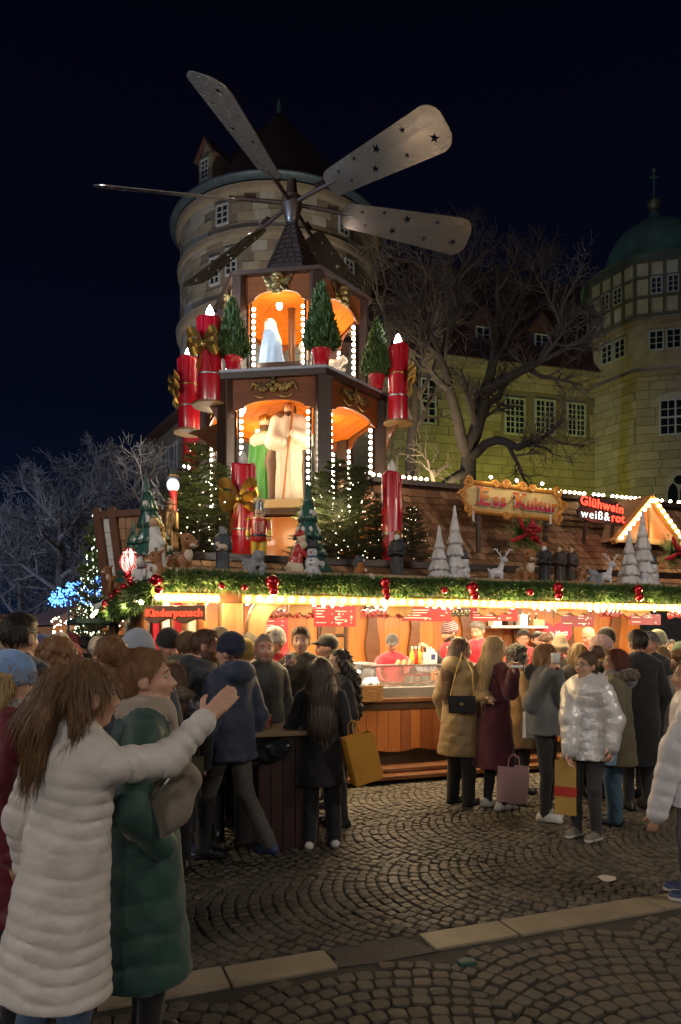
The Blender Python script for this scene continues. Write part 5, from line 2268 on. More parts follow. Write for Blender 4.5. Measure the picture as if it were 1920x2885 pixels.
# white paper bag with napkins
p = st(1212, 1883, .60)
o = empty('paper_bag', stw(p.x, .60, 1.418), SA + .2, 'white paper carrier with napkins on the display case', 'bag')
mb = MB()
mb.box(-.085, .085, -.05, .05, 0, .15)
mb.build('body', M_white, o, bevel=.008)
mb = MB()
r_ = random.Random(3)
for k in range(14):
    x, y = r_.uniform(-.07, .07), r_.uniform(-.04, .04)
    mb.add([(x - .03, y, .14), (x + .03, y, .14), (x + r_.uniform(-.02, .03), y + .01, .14 + r_.uniform(.04, .10))], [(0, 1, 2)])
mb.build('napkins', M_white, o)
mb = MB()
mb.box(-.02, .05, -.053, -.0505, .06, .13)
mb.build('print', mat('print_blue', (.03, .04, .22), rough=.5), o)
# oven
p = st(1008, 1905, .75)
o = empty('warming_oven', stw(p.x - .02, .72, 1.0), SA, 'steel warming oven with glowing glass front beside the vendor', 'oven')
mb = MB()
mb.box(-.30, .28, 0, .45, 0, .10)
mb.box(-.30, .28, 0, .45, .36, .44)
mb.box(-.30, -.26, 0, .45, .10, .36)
mb.box(.24, .28, 0, .45, .10, .36)
mb.box(-.26, .24, .40, .45, .10, .36)
mb.build('casing', M_steel, o, bevel=.01)
mb = MB()
mb.box(-.26, .24, .01, .02, .10, .36)
mb.build('glass_door', M_clear, o)
mb = MB()
mb.lathe([(.001, 0), (.03, .005), (.03, .03), (.001, .04)], 10, (.1, .2, .30))
mb.build('lamp', M_tube, o)
# wicker basket with blue plastic
p = st(1040, 1968, .22)
bsk = empty('wicker_basket', stw(st(1042, 1950, .28).x, .26, .985), SA, 'wicker basket on the counter edge holding a blue plastic bag', 'basket')
M_wick = mat('wicker', (.30, .155, .05), (.17, .08, .025), .6, scale=10)
for k in range(9):
    mb = MB()
    z = .012 + k * .022
    w, d = .125 + .002 * k, .09
    ptsb = []
    for j in range(33):
        a = 2 * PI * j / 32
        cx, cy = abs(math.cos(a)) ** .35 * math.copysign(1, math.cos(a)), abs(math.sin(a)) ** .35 * math.copysign(1, math.sin(a))
        wv = 1 + .035 * (1 if (j + k) % 2 else -1)
        ptsb.append((w * cx * wv, d * cy * wv, z))
    mb.tube(ptsb, .012, 5, cap=False)
    mb.build('weave', M_wick, bsk)
lm_ = blob('plastic', [E((0, 0, 0), (.12, .08, .05)), E((.05, 0, .04), (.06, .05, .04)), E((-.04, 0, .03), (.05, .05, .045))], mat('plastic_blue', (.32, .45, .62), (.5, .6, .75), .2, scale=8, bump=.5), .01, .02,
          noise=lambda P: wob(P, .012, 60))
o = empty('plastic_bag', stw(st(1042, 1950, .28).x, .26, .985 + .215), SA, 'crumpled pale blue plastic bag in the wicker basket', 'bag')
child('film', lm_, o)


# ---- wreaths with baubles on the roof
def wreath(u, v, t, sc, label):
    p = st(u, v, t)
    w = empty('fir_bouquet', stw(p.x, t, p.z), SA, label, 'bouquet', 'fir bouquets on the roof', sc)
    r_ = random.Random(int(u))
    V, F = [], []
    for k in range(46):
        a = r_.uniform(0, 2 * PI)
        L = r_.uniform(.16, .36)
        d = Vector((math.cos(a), -.35 + r_.uniform(-.2, .2), math.sin(a) * .9)).normalized()
        for j in range(34):
            q = d * L * (j / 34)
            for s in (-1, 1):
                sd = (d * .6 + Vector((r_.gauss(0, .6), r_.gauss(0, .6), r_.gauss(0, .6)))).normalized()
                wv = sd.orthogonal().normalized() * .005
                o = len(V)
                V += [q - wv, q + wv, q + sd * .05]
                F.append((o, o + 1, o + 2))
    child('needles', np_mesh('needles', V, F, M_needle), w)
    for k in range(16):
        a = r_.uniform(0, 2 * PI)
        rad = .10 * math.sqrt(r_.random())
        child('bauble', bb_me, w, (.03 + rad * math.cos(a), -.24 + r_.uniform(-.03, .03), .02 + rad * 1.1 * math.sin(a)), (0, 0, 0), r_.uniform(.026, .034))
    mb = MB()
    for s in (-1, 1):
        mb.tube([(0, -.12, 0), (s * .12, -.14, -.06), (s * .22, -.1, -.10)], [.015, .03, .02], 6)
        mb.tube([(0, -.12, .02), (s * .08, -.13, .12), (s * .1, -.12, .2)], [.015, .028, .015], 6)
    mb.build('ribbon', M_redmatt, w)


wreath(1468, 1508, .35, 1.05, 'fir bouquet with red baubles and ribbon below the ochre sign')
wreath(1892, 1560, .30, 1.15, 'fir bouquet with red baubles below the lit gable')

# ================================================================== LEFT SIDE WING OF THE STALL
LC = stw(SL, -.55, 0)
LE = Vector((-3.9, 11.2, 0))
ld = LE - LC
LL = ld.length
lwing = empty('stall_side_wing', LC, math.atan2(ld.y, ld.x), 'left side of the wooden stall receding from the corner with white and red posts', 'stall')
# local x along the side, +y outward
lbox('eave_beam', 0, LL, -.12, -.02, 2.12, 2.30, M_wood_br, lwing)
lbox('ceiling', 0, LL, -1.6, -.1, 2.40, 2.43, M_wood_pale, lwing, 0)
x = 0.0
k = 0
while x < LL - .1:
    w = random.uniform(.22, .3)
    lbox('wall_board', x + .002, min(LL, x + w) - .002, -.55, -.52, 0, 2.3, M_wood_nat if k % 3 else M_boardor, lwing, .004)
    x += w
    k += 1
for (x, c) in ((.25, 0), (.9, 1), (1.5, 0), (2.1, 1), (2.7, 0), (3.3, 0), (4.3, 0)):
    lbox('post', x - .04, x + .04, -.5, -.42, 0, 2.28, [M_white, M_redmatt][c], lwing, .01)
for k in range(16):
    child('bulb', bl_me, lwing, (.2 + k * .27, .06, 2.12 + .03 * math.sin(k * 1.1)), (0, 0, PI), .9)
    if k % 5 == 2:
        lamp('POINT', (.2 + k * .27, .14, 2.08), 6, (1, .74, .38), lwing, .04)
mb = MB()
mb.tube([(.4, -.4, 2.36), (2.0, -.4, 2.36)], .022, 8)
tl = mb.build('tube_lamp', M_tube, lwing)
lamp('AREA', (1.2, -.3, 2.32), 16, (1.0, .84, .6), tl, (1.4, .1), (0, 0, 0))
lbox('awning', 2.6, 4.0, -.1, .45, 1.95, 2.02, mat('awning_green', (.03, .07, .055), rough=.6), lwing)
# shingled end panel with barge boards facing the square
pa, pb = at(292, 1620, 9.4), at(452, 1440, 9.1)
ep = empty('gable_panel', (pa.x, pa.y, 2.42), math.atan2(pb.y - pa.y, pb.x - pa.x), 'shingled brown end panel with tilted barge board left of the pyramid', 'panel')
W_ = math.hypot(pb.x - pa.x, pb.y - pa.y)
H_ = pb.z - 2.42
lbox('backing', 0, W_, .0, .04, 0, H_, M_wood_dk, ep, 0)
for r in range(6):
    for c in range(6):
        lbox('shingle', W_ * .3 + c * W_ * .7 / 6 + .003, W_ * .3 + (c + 1) * W_ * .7 / 6 - .003, -.02 - .004 * ((r + c) % 3), 0, r * H_ / 6.3 + .003, (r + 1) * H_ / 6.3, [M_shB, M_shA][(r * 2 + c) % 3 == 0], ep, .003)
for r in range(5):
    lbox('white_board', .02, W_ * .24, -.02, 0, r * H_ / 5.3 + .006, (r + 1) * H_ / 5.3, M_white, ep, .003)
M_brown = mat('paint_redbrown', (.14, .045, .02), (.09, .03, .014), .5, scale=4)
for (x0, x1) in ((-.05, .03), (.22 * W_, .30 * W_)):
    mb = MB()
    mb.bar((x0 - .02, -.05, H_ + .08), (x1 + .08, -.05, -.1), .11, .05, (0, 1, 0))
    mb.build('barge_board', M_brown, ep)
lbox('top_board', 0, W_ + .05, -.07, -.025, H_ - .05, H_ + .04, M_brown, ep)
lbox('leg', W_ - .1, W_, .04, .12, -2.42, 0, M_wood_dk, ep)
lbox('leg', .05, .15, .04, .12, -2.42, 0, M_wood_dk, ep)
# paper on the post, white notice
p = at(557, 1770, 7.6)
nt_ = empty('notice_sheet', p, R(8), 'blank white notice sheet hung under the wooden Kinderpunsch sign', 'notice')
lbox('sheet', -.05, .05, 0, .006, -.03, .12, M_white, nt_, 0)
mb = MB()
mb.tube([(0, .003, .12), (0, .003, .36)], .003, 5)
mb.build('cord', M_cable, nt_)

# ---- light-draped slim trees and far stalls on the left
slim_f = fairy_mesh(1.45, .5, 300, 8, M_fairyc, .007)
for (u, v, Y, h, lb) in ((268, 1760, 12.0, 2.05, 'slim tree draped in white lights left of the barge board'), (338, 1620, 10.2, .82, 'slim tree draped in white lights before the gable panel'),
                         (248, 1800, 14.5, 1.9, 'slim tree draped in white lights above the far crowd')):
    p = at(u, v, Y)
    f = empty('light_draped_tree', (p.x, p.y, p.z if v < 1700 else 0.0), u, lb, 'tree', 'slim trees with white lights')
    sz = h / 1.5 if v < 1700 else (1800 - {268: 1440, 248: 1560}[u]) / FPX * Y / 1.5 + 1.75 / 1.5
    f.scale = (sz * .42, sz * .42, sz)
    child('trunk', firt_me, f)
    child('foliage', fir_me, f)
    o = child('fairy_lights', slim_f, f)
    o['kind'] = 'stuff'
    lamp('POINT', (0, -1.1, .9), 5, (.9, 1, .8), f, .3)
fs = empty('far_stall', (at(262, 1800, 24).x, 24, 0), R(40), 'far market stall with dark roof and strings of warm lights', 'stall')
lbox('body', -1.3, 1.3, 0, 2.0, 0, 2.2, M_boardor, fs)
mb = MB()
mb.prism([(-1.5, 2.2), (1.5, 2.2), (1.5, 2.3), (0, 3.2), (-1.5, 2.3)], 2.5, Matrix.Translation((0, -.3, 0)))
mb.build('roof', M_rooftile, fs)
mb = MB()
r_ = random.Random(4)
for k in range(150):
    x = r_.uniform(-1.5, 1.5)
    mb.ell((x, -.4 + r_.uniform(-.1, .1), 2.25 + r_.uniform(-.4, .15) + (.9 * (1 - abs(x) / 1.5) if r_.random() < .5 else 0)), r_.uniform(.014, .026), 6, 4)
o = mb.build('light_string', M_fairy, fs)
o['kind'] = 'stuff'
lamp('POINT', (0, -1.2, 2.2), 60, (1, .8, .5), fs, .3)
bs = empty('blue_light_stars', at(195, 1672, 22), 0, 'cluster of glowing blue light stars above the far stall', 'lights')
mb = MB()
r_ = random.Random(9)
for (du, dv, rr) in ((-38, 20, .26), (-8, 4, .38), (-24, 10, .3), (30, -6, .36), (48, 14, .28), (70, -12, .36), (90, -26, .36), (76, 8, .3), (8, -14, .25)):
    c = at(195 + du, 1672 + dv, 22) - at(195, 1672, 22)
    for k in range(48):
        d = Vector((r_.gauss(0, 1), r_.gauss(0, 1), r_.gauss(0, 1))).normalized() * rr * r_.random() ** .5
        mb.ell(c + d, r_.uniform(.016, .030), 6, 4)
o = mb.build('bulbs', M_fairyb, bs)
o['kind'] = 'stuff'
mb = MB()
mb.tube([(0, 0, -2.9), (0, 0, .1)], .04, 6)
mb.tube([at(160, 1690, 22) - at(195, 1672, 22), at(290, 1660, 22) - at(195, 1672, 22)], .03, 6)
mb.build('frame', M_black, bs)
lamp('POINT', (.2, -.6, .3), 26, (.12, .35, 1), bs, .4)
fh = empty('far_house', (at(85, 1800, 62).x, 62, 0), R(6), 'low pale house far beyond the crowd', 'house')
lbox('wall', -5, 3.2, 0, 5, 0, 3.4, mat('far_plaster', (.42, .33, .24), (.35, .27, .2), .9, scale=1), fh)
lbox('roof', -5.3, 3.5, -.4, 5.4, 3.4, 3.9, M_rooftile, fh)
mb = MB()
mb.box(-1, -.1, -.03, .0, 1.0, 2.2)
mb.build('window', mat('lit_window', (1, .8, .5), emit=(1, .7, .3), estr=1.6), fh)
lamp('POINT', (.5, -3, 3.0), 260, (1, .78, .48), fh, .3)
sh_ = empty('small_fir', at(148, 1740, 25), 0, 'small green fir in front of the far pale house', 'tree')
sh_.location.z = 0
sh_.scale = (1.3, 1.3, 1.75)
child('trunk', firt_me, sh_)
child('foliage', fir_me, sh_)
# red banner beside the pyramid
bn = empty('red_banner', at(548, 1245, 12.2), 0, 'red cloth banner hanging behind the left candles', 'banner')
mb = MB()
V, F = [], []
for i in range(7):
    for j in range(9):
        V.append((-.2 + .4 * i / 6, .03 * math.sin(i * 1.4 + j * .4), .55 - 1.1 * j / 8))
for i in range(6):
    for j in range(8):
        F.append((i * 9 + j, (i + 1) * 9 + j, (i + 1) * 9 + j + 1, i * 9 + j + 1))
cl = child('cloth', np_mesh('cloth', V, F, M_redmatt, smooth=True), bn)
md = cl.modifiers.new('thick', 'SOLIDIFY')
md.thickness = .008
mb = MB()
mb.tube([(.24, .02, -3.4), (.24, .02, .75)], .025, 6)
mb.tube([(.24, .02, .58), (-.22, .02, .58)], .012, 6)
mb.build('pole', M_black, bn)
# ================================================================== FIGURES ON THE STALL AND IN THE PYRAMID
M_skinf = mat('figure_skin', (.58, .36, .22), rough=.5)
M_cream = mat('figure_cream', (.70, .60, .44), (.60, .50, .36), .55, scale=5, bump=.15)
M_brownc = mat('figure_brown', (.16, .075, .035), (.11, .05, .025), .55, scale=5, bump=.15)
M_greenc = mat('figure_green', (.055, .24, .03), (.035, .17, .02), .5, scale=5, bump=.15)
M_bluec = mat('figure_blue', (.22, .36, .62), (.17, .29, .54), .5, scale=5, bump=.15)
M_whitec = mat('figure_white', (.72, .70, .66), (.62, .60, .57), .45, scale=6, bump=.1)
M_hairdk = mat('figure_hair_dark', (.045, .028, .018), rough=.6)
M_slate = mat('figure_slate', (.045, .06, .075), (.03, .04, .052), .5, scale=6, bump=.15)
M_blackc = mat('figure_black', (.022, .022, .026), (.015, .015, .018), .5, scale=6, bump=.15)
M_orangec = mat('figure_orange', (.40, .13, .025), (.30, .09, .018), .55, scale=6, bump=.15)
M_greyst = mat('figure_grey_stone', (.34, .35, .38), (.22, .23, .26), .8, scale=12, bump=.4)
M_cer = mat('ceramic_white', (.68, .67, .70), (.50, .49, .52), .3, scale=9, bump=.2, coat=.3)
M_cerb = mat('ceramic_beige', (.70, .67, .67), (.50, .47, .46), .4, scale=9, bump=.3)
M_fawn = mat('fawn_brown', (.34, .145, .048), (.25, .10, .032), .5, scale=7, bump=.1)
M_fawnc = mat('fawn_cream', (.66, .56, .44), (.58, .48, .37), .5, scale=7)
M_bronze = mat('bronze_paint', (.30, .17, .065), (.19, .10, .04), .35, metal=.6, scale=5)
M_teal = mat('ceramic_teal', (.035, .12, .095), (.02, .075, .06), .3, scale=8, coat=.4, bump=.2)
M_yellow = mat('paint_yellow', (.62, .42, .02), rough=.35, coat=.3)
M_redp = mat('paint_red', (.46, .018, .015), (.38, .012, .012), .35, scale=6, coat=.3)
M_navyp = mat('paint_navy', (.02, .03, .06), rough=.3, coat=.4)
M_skinp = mat('paint_skin', (.62, .38, .27), rough=.4)
M_carrot = mat('paint_carrot', (.55, .13, .02), rough=.4)


def fig(name, label, cat, loc, rz, sc, group=None):
    return empty(name, loc, rz, label, cat, group, sc)


def shelf_at(u, t=-.30, z=2.337):
    p = st(u, 1650, t)
    return stw(p.x, t, z)


def ssize(px, u, t=-.30):
    p = st(u, 1650, t)
    return px / FPX * stw(p.x, t, 0).y


eyeb = MB()
eyeb.ell((0, 0, 0), 1, 10, 6)
eye_me = eyeb.mesh('eye', M_black, True)


def eyes(parent, pts, r):
    for p in pts:
        child('eye', eye_me, parent, p, (0, 0, 0), r)


# ---- nativity figures (front = -y)
def robe_base(g=0, w=1.0):
    return [C((0, 0, .02), (0, 0, .45), .135 * w, .115 * w, g, .8), C((0, 0, .45), (0, 0, .78), .115 * w, .10 * w, g, .78), C((-.085 * w, 0, .80), (.085 * w, 0, .80), .055, .055, g)]


def folds(P):
    a = np.arctan2(P[:, 0], -P[:, 1])
    return .006 * np.sin(a * 11 + 2.0 * np.sin(P[:, 2] * 3)) * np.clip((.72 - P[:, 2]) * 3, 0, 1)


zlo = [(g, (0, 0, 1), 0.0) for g in range(6)]
# shepherd with staff
pr = robe_base(0)
pr += [C((-.13, 0, .79), (-.165, -.04, .58), .058, .06, 0), C((-.165, -.04, .58), (-.05, -.12, .555), .06, .05, 0),
       C((.13, 0, .79), (.17, -.03, .60), .058, .07, 0), C((.17, -.03, .60), (.06, -.12, .63), .07, .055, 0),
       C((-.10, .02, .80), (-.17, .03, .40), .07, .06, 1), C((-.17, .03, .40), (-.16, .02, .02), .06, .05, 1), C((.05, .08, .78), (.02, .11, .02), .10, .12, 1), C((-.06, .0, .83), (.0, .05, .80), .065, .07, 1),
       C((-.05, -.12, .555), (.0, -.135, .55), .024, .024, 2), C((.06, -.12, .63), (.01, -.13, .64), .024, .02, 2),
       E((0, -.015, .905), (.05, .057, .068), 2), E((0, -.065, .90), (.010, .015, .014), 2), C((0, 0, .80), (0, 0, .88), .04, .04, 2),
       E((0, -.045, .852), (.036, .034, .038), 3), C((0, -.05, .83), (0, -.055, .79), .026, .016, 3), E((.045, .012, .90), (.03, .052, .065), 3), E((-.045, .015, .90), (.02, .05, .06), 3), E((0, .025, .945), (.05, .05, .04), 3)]
jo = fig('nativity_figure', 'bearded nativity figure in cream robe and brown mantle holding a staff', 'figure', (0, 0, 0), 0, 1.44)
p = at(815, 1415, 10.12)
jo.location = (p.x, p.y, 3.70)
child('body', blob('body', pr, [M_cream, M_brownc, M_skinf, M_hairdk], .009, {0: .05, 1: .06, 2: .02, 3: .02}, zlo, folds), jo)
eyes(jo, [(-.02, -.066, .912), (.02, -.066, .912)], .0055)
mb = MB()
mb.tube([(-.045, -.16, 0.0), (.01, -.15, .55), (.055, -.11, .96)], .011, 8)
mb.build('staff', M_wood_or, jo)
# king in green, back turned
pr = robe_base(0, 1.1) + [C((-.13, 0, .78), (-.20, .02, .50), .06, .075, 0), C((-.2, .02, .5), (-.20, .0, .33), .075, .085, 0),
                          C((.13, 0, .78), (.18, -.05, .52), .06, .07, 0), C((-.2, .01, .335), (-.2, .0, .31), .09, .09, 1),
                          E((0, .01, .775), (.165, .135, .085), 1), C((0, 0, .84), (0, 0, .92), .05, .048, 2), E((0, 0, .90), (.055, .06, .07), 2), C((0, 0, .945), (0, 0, .95), .062, .062, 1),
                          C((0, 0, .97), (0, 0, .985), .058, .058, 3)] + [C((.055 * math.cos(a), .055 * math.sin(a), .98), (.062 * math.cos(a), .062 * math.sin(a), 1.02), .014, .008, 3) for a in [i * PI / 4 for i in range(8)]]
kg = fig('nativity_figure', 'nativity figure of a king in green cloak and gold crown seen from behind', 'figure', (0, 0, 0), R(150), 1.44)
p = at(748, 1415, 10.55)
kg.location = (p.x, p.y, 3.58)
child('body', blob('body', pr, [M_greenc, M_cream, M_brownc, M_gold], .010, {0: .05, 1: .03, 2: .02, 3: .01}, zlo, folds), kg)
# kneeling woman in white veil and blue, back turned
pr = [C((0, 0, .08), (0, -.02, .40), .25, .17, 0, .85), C((0, -.02, .4), (0, -.05, .70), .17, .13, 0, .85), C((.12, .1, .06), (.34, .05, .05), .11, .05, 0), C((-.1, .1, .06), (-.15, .15, .05), .12, .1, 0),
      E((0, -.08, .89), (.085, .10, .11), 1), C((0, -.04, .86), (0, .05, .55), .075, .15, 1, .6), C((0, -.05, .72), (0, -.03, .58), .105, .16, 1, .8)]
ma = fig('nativity_figure', 'kneeling nativity figure in white veil and pale blue robe seen from behind', 'figure', (0, 0, 0), R(-18), .74)
p = at(766, 1040, 10.35)
ma.location = (p.x, p.y, 5.662)
ma.scale = (.86, .84, .72)
child('body', blob('body', pr, [M_bluec, M_whitec], .012, {0: .08, 1: .08}, zlo, lambda P: .010 * np.sin(np.arctan2(P[:, 0], P[:, 1]) * 9 + P[:, 2] * 4) * np.clip((.62 - P[:, 2]) * 3, 0, 1)), ma)
# second pale figure and lying lamb on the upper deck
pr = robe_base(0, 1.2) + [E((0, -.02, .90), (.07, .075, .085), 0), C((-.13, 0, .76), (-.1, -.15, .55), .055, .05, 0), C((.13, 0, .76), (.1, -.15, .55), .055, .05, 0)]
a2 = fig('nativity_figure', 'pale standing nativity figure half hidden behind the potted conifer', 'figure', (0, 0, 0), R(30), .66)
p = at(862, 1040, 10.8)
a2.location = (p.x, p.y, 5.662)
child('body', blob('body', pr, [M_cream], .014, .05, zlo, folds), a2)
pr = [E((0, 0, .2), (.28, .16, .15)), E((.3, 0, .36), (.1, .08, .11)), C((.2, 0, .28), (.3, 0, .36), .1, .08), C((.15, -.1, .05), (.32, -.12, .05), .05, .04), C((-.2, -.1, .06), (-.05, -.15, .05), .06, .04), E((.38, 0, .33), (.05, .05, .05))]
lb_me = blob('body', pr, [M_fawnc], .014, .06, zlo, lambda P: wob(P, .012, 55))
la = fig('lamb_figure', 'small cream lamb figure lying on the upper pyramid deck', 'figure', (0, 0, 0), R(10), .55)
p = at(935, 1062, 10.45)
la.location = (p.x, p.y, 5.662)
child('body', lb_me, la)


# ---- deer
def fawn_mesh(pose='stand', big=1.0):
    """side view along +x, head to +x, front to camera -y"""
    hd = Vector((.20, -.02, .74))
    p = [E((-.02, 0, .40), (.24, .14, .15), 0, 0, 0), C((.12, 0, .46), (.17, 0, .66), .10, .085, 0),
         E((hd.x, hd.y, hd.z), (.135, .12, .13), 0), C((hd.x + .08, hd.y, hd.z - .03), (hd.x + .19, hd.y, hd.z - .055), .075, .048, 0), E((hd.x + .13, hd.y, hd.z - .085), (.09, .075, .045), 1),
         E((hd.x + .235, hd.y, hd.z - .04), .026, 2), E((.19, 0, .50), (.075, .09, .13), 1),
         C((hd.x - .07, -.09, hd.z + .08), (hd.x - .16, -.17, hd.z + .13), .042, .02, 0), C((hd.x - .07, .07, hd.z + .08), (hd.x - .14, .15, hd.z + .13), .042, .02, 0), E((-.26, 0, .46), (.05, .04, .07), 1)]
    for s in (-1, 1):
        p += [C((hd.x - .01, s * .05, hd.z + .11), (hd.x - .03, s * .06, hd.z + .20), .016, .010, 3), C((hd.x - .02, s * .055, hd.z + .15), (hd.x + .03, s * .07, hd.z + .20), .012, .008, 3)]
    if pose == 'stand':
        for (x, y) in ((.14, -.08), (.14, .08), (-.17, -.09), (-.17, .09)):
            p += [C((x, y, .36), (x + (.01 if x > 0 else -.03), y, .18), .06, .035, 0), C((x + (.01 if x > 0 else -.03), y, .18), (x, y, .03), .035, .036, 0)]
    elif pose == 'sit':
        p += [C((.12, -.08, .36), (.17, -.1, .03), .06, .04, 0), C((.12, .08, .36), (.15, .1, .03), .06, .04, 0), C((-.14, -.12, .28), (.0, -.16, .12), .1, .06, 0), C((0, -.16, .12), (.06, -.17, .03), .05, .04, 0),
              E((-.14, 0, .22), (.2, .16, .2), 0)]
    else:
        p += [C((.1, -.12, .28), (.26, -.14, .27), .055, .04, 0), C((.1, .12, .28), (.26, .14, .27), .055, .04, 0), C((-.16, -.14, .3), (.02, -.18, .27), .08, .05, 0)]
    return blob('body', p, [M_fawn, M_fawnc, M_black, M_brownc], .012, {0: .05, 1: .03, 2: .01, 3: .01}, [] if pose != 'lie' else [(0, (0, 0, 1), .24)])


fw_st, fw_sit, fw_lie = fawn_mesh('stand'), fawn_mesh('sit'), fawn_mesh('lie')
spot_me = MB()
r_ = random.Random(2)
for k in range(26):
    a = r_.uniform(-.75, .75)
    x = r_.uniform(-.2, .12)
    rr = math.sqrt(max(0, 1 - ((x + .02) / .24) ** 2))
    spot_me.ell((x, -.14 * rr * math.cos(a) - .002, .42 + .14 * rr * math.sin(a) * .8 + .02), .011, 6, 4)
spots_me = spot_me.mesh('spots', M_fawnc)


def fawn(me, loc, rz, sc, label, dz=0.0):
    f = fig('fawn_figure', label, 'deer figure', loc, rz, sc, 'fawn figures on the eave')
    child('body', me, f, (0, 0, dz))
    child('spots', spots_me, f, (0, 0, dz))
    for s in (-1, 1):
        child('eye', eye_me, f, (.265, -.02 + s * .098, .765 + dz), (0, 0, 0), .024)
    return f


fawn(fw_sit, shelf_at(508, -.20), R(-28), ssize(150, 508) / .95, 'largest fawn figure sitting upright in front of the firs on the left')
fawn(fw_lie, shelf_at(468, -.50) + Vector((0, -.03, -.03)), R(205), ssize(95, 468) / .72, 'fawn figure lying beside the white angel with its head turned to the street', -.22)
fawn(fw_sit, at(322, 1668, 8.55), R(-150), .36, 'fawn figure sitting at the outer stall corner above the red baubles')
fawn(fw_lie, at(352, 1672, 8.1), R(-35), .30, 'small fawn figure lying behind the red baubles at the stall corner', -.22)
fawn(fw_lie, shelf_at(1622, -.50), R(15), ssize(72, 1620) / .72, 'fawn figure lying in front of the three dark robed figures', -.22)


def reindeer_mesh(m, sit=False):
    p = [E((-.04, 0, .42), (.17, .10, .115), 0), C((.06, 0, .46), (.13, -.01, .68), .075, .055, 0), E((.15, -.03, .74), (.06, .075, .065), 0), C((.16, -.05, .73), (.18, -.13, .70), .05, .035, 0)]
    for (x, y) in ((.08, -.06), (.08, .06), (-.15, -.06), (-.15, .06)):
        p += [C((x, y, .40), (x * 1.05, y, .2), .048, .03, 0), C((x * 1.05, y, .2), (x * 1.05, y, .02), .03, .028, 0)]
    p += [C((-.2, 0, .47), (-.23, 0, .52), .03, .02, 0)]
    for s in (-1, 1):
        b = Vector((.14 + s * .03, -.02, .79))
        p += [C(b, (.14 + s * .12, 0, .90), .016, .014, 1), C((.14 + s * .12, 0, .90), (.14 + s * .2, 0, 1.0), .014, .012, 1), C((.14 + s * .08, -.01, .85), (.14 + s * .07, -.02, .94), .012, .01, 1),
              C((.14 + s * .14, 0, .925), (.14 + s * .14, 0, 1.0), .012, .01, 1), C((.14 + s * .19, 0, .98), (.14 + s * .25, 0, .97), .012, .01, 1), C((.14 + s * .04, 0, .77), (.14 + s * .11, .02, .78), .022, .012, 0)]
    return blob('body', p, m, .010, {0: .04, 1: .012})


rd_me = reindeer_mesh([M_cer, M_cer])
for (u, px, lb) in ((1402, 118, 'white reindeer figure between the pale ceramic trees and the brown reindeer'), (1708, 112, 'white reindeer figure beside the grey winged figure')):
    f = fig('reindeer_figure', lb, 'deer figure', shelf_at(u, -.35), SA + R(-10), ssize(px, u), 'white reindeer figures')
    child('body', rd_me, f)
f = fig('reindeer_figure', 'brown seated reindeer figure with small antlers below the fir bouquet', 'deer figure', shelf_at(1480, -.25), R(-70), ssize(130, 1480) / .95)
child('body', fw_sit, f)
child('spots', spots_me, f)
for s in (-1, 1):
    child('eye', eye_me, f, (.265, -.02 + s * .098, .765), (0, 0, 0), .024)


# ---- ceramic trees
def tier_tree(H, Rm, tiers, lobes, m, seed=0, lean=0.0):
    V, F = [], []
    n = 36
    prof = []
    for t in range(tiers):
        z1 = H * (1 - t / tiers) ** 1.05
        z0 = H * (1 - (t + 1.12) / tiers) if t < tiers - 1 else 0.0
        z0 = max(0, z0)
        rt = Rm * (t / tiers) * .62 + .012
        rb_ = Rm * ((t + 1) / tiers)
        for k in range(5):
            f = k / 4
            prof.append((rt + (rb_ - rt) * f ** .8, z1 + (z0 - z1) * f, f, t))
        prof.append((rb_ * .80, z0 + .012 * H, 1.0, t))
    for (r, z, f, t) in prof:
        for k in range(n):
            a = 2 * PI * k / n
            lob = 1 + .16 * f * math.sin(lobes * a + t * 1.9 + seed) + .05 * f * math.sin(17 * a + t)
            V.append((r * lob * math.cos(a) + lean * z, r * lob * math.sin(a), z - .035 * H * f * math.cos(lobes * a + t * 1.9 + seed) ** 2 * (1 if z > .02 else 0)))
    for j in range(len(prof) - 1):
        for k in range(n):
            k2 = (k + 1) % n
            F.append((j * n + k, j * n + k2, (j + 1) * n + k2, (j + 1) * n + k))
    return np_mesh('tree', V, np.array(F), m, smooth=True)


def snow_bits(H, Rm, tiers, seed, m):
    r_ = random.Random(seed)
    mb = MB()
    for k in range(26):
        t = r_.randrange(1, tiers)
        a = r_.uniform(PI, 2 * PI)
        r = Rm * (t + .6) / tiers * .95
        mb.ell((r * math.cos(a), r * math.sin(a), H * (1 - (t + .75) / tiers)), (.022, .018, .034), 8, 5)
    return mb.mesh('snow', m, True)


tt_me = tier_tree(1.0, .26, 6, 7, M_teal, 1)
sn_me = snow_bits(1.0, .26, 6, 3, M_whitec)


def teal_tree(loc, sc, label, rz=0, lean=0):
    f = fig('ceramic_tree', label, 'ceramic tree', loc, rz, sc, 'teal ceramic trees')
    f.rotation_euler = (0, R(lean), rz)
    child('tree', tt_me, f)
    child('snow', sn_me, f)


teal_tree(shelf_at(868, -.12), ssize(298, 868), 'tall teal ceramic tree with snow behind the snowman')
teal_tree(shelf_at(430, -.05) + Vector((-.1, .5, .2)), 1.02, 'slender teal ceramic tree leaning behind the white angel', 1, -8)
teal_tree(at(372, 1640, 8.4), .70, 'teal ceramic tree above the glowing lantern at the stall corner', 2, -10)
wt1, wt2 = tier_tree(1.0, .20, 7, 6, M_cerb, 2), tier_tree(1.0, .235, 6, 6, M_cerb, 5)
snow_p = [E((0, 0, .17), (.19, .18, .19), 0), E((0, 0, .42), (.14, .13, .14), 0), E((0, -.01, .62), (.105, .10, .105), 0)]
hat_p = [C((0, 0, .70), (0, 0, .705), .12, .12, 1, 1.0), C((0, 0, .72), (0, 0, .80), .075, .07, 1)]


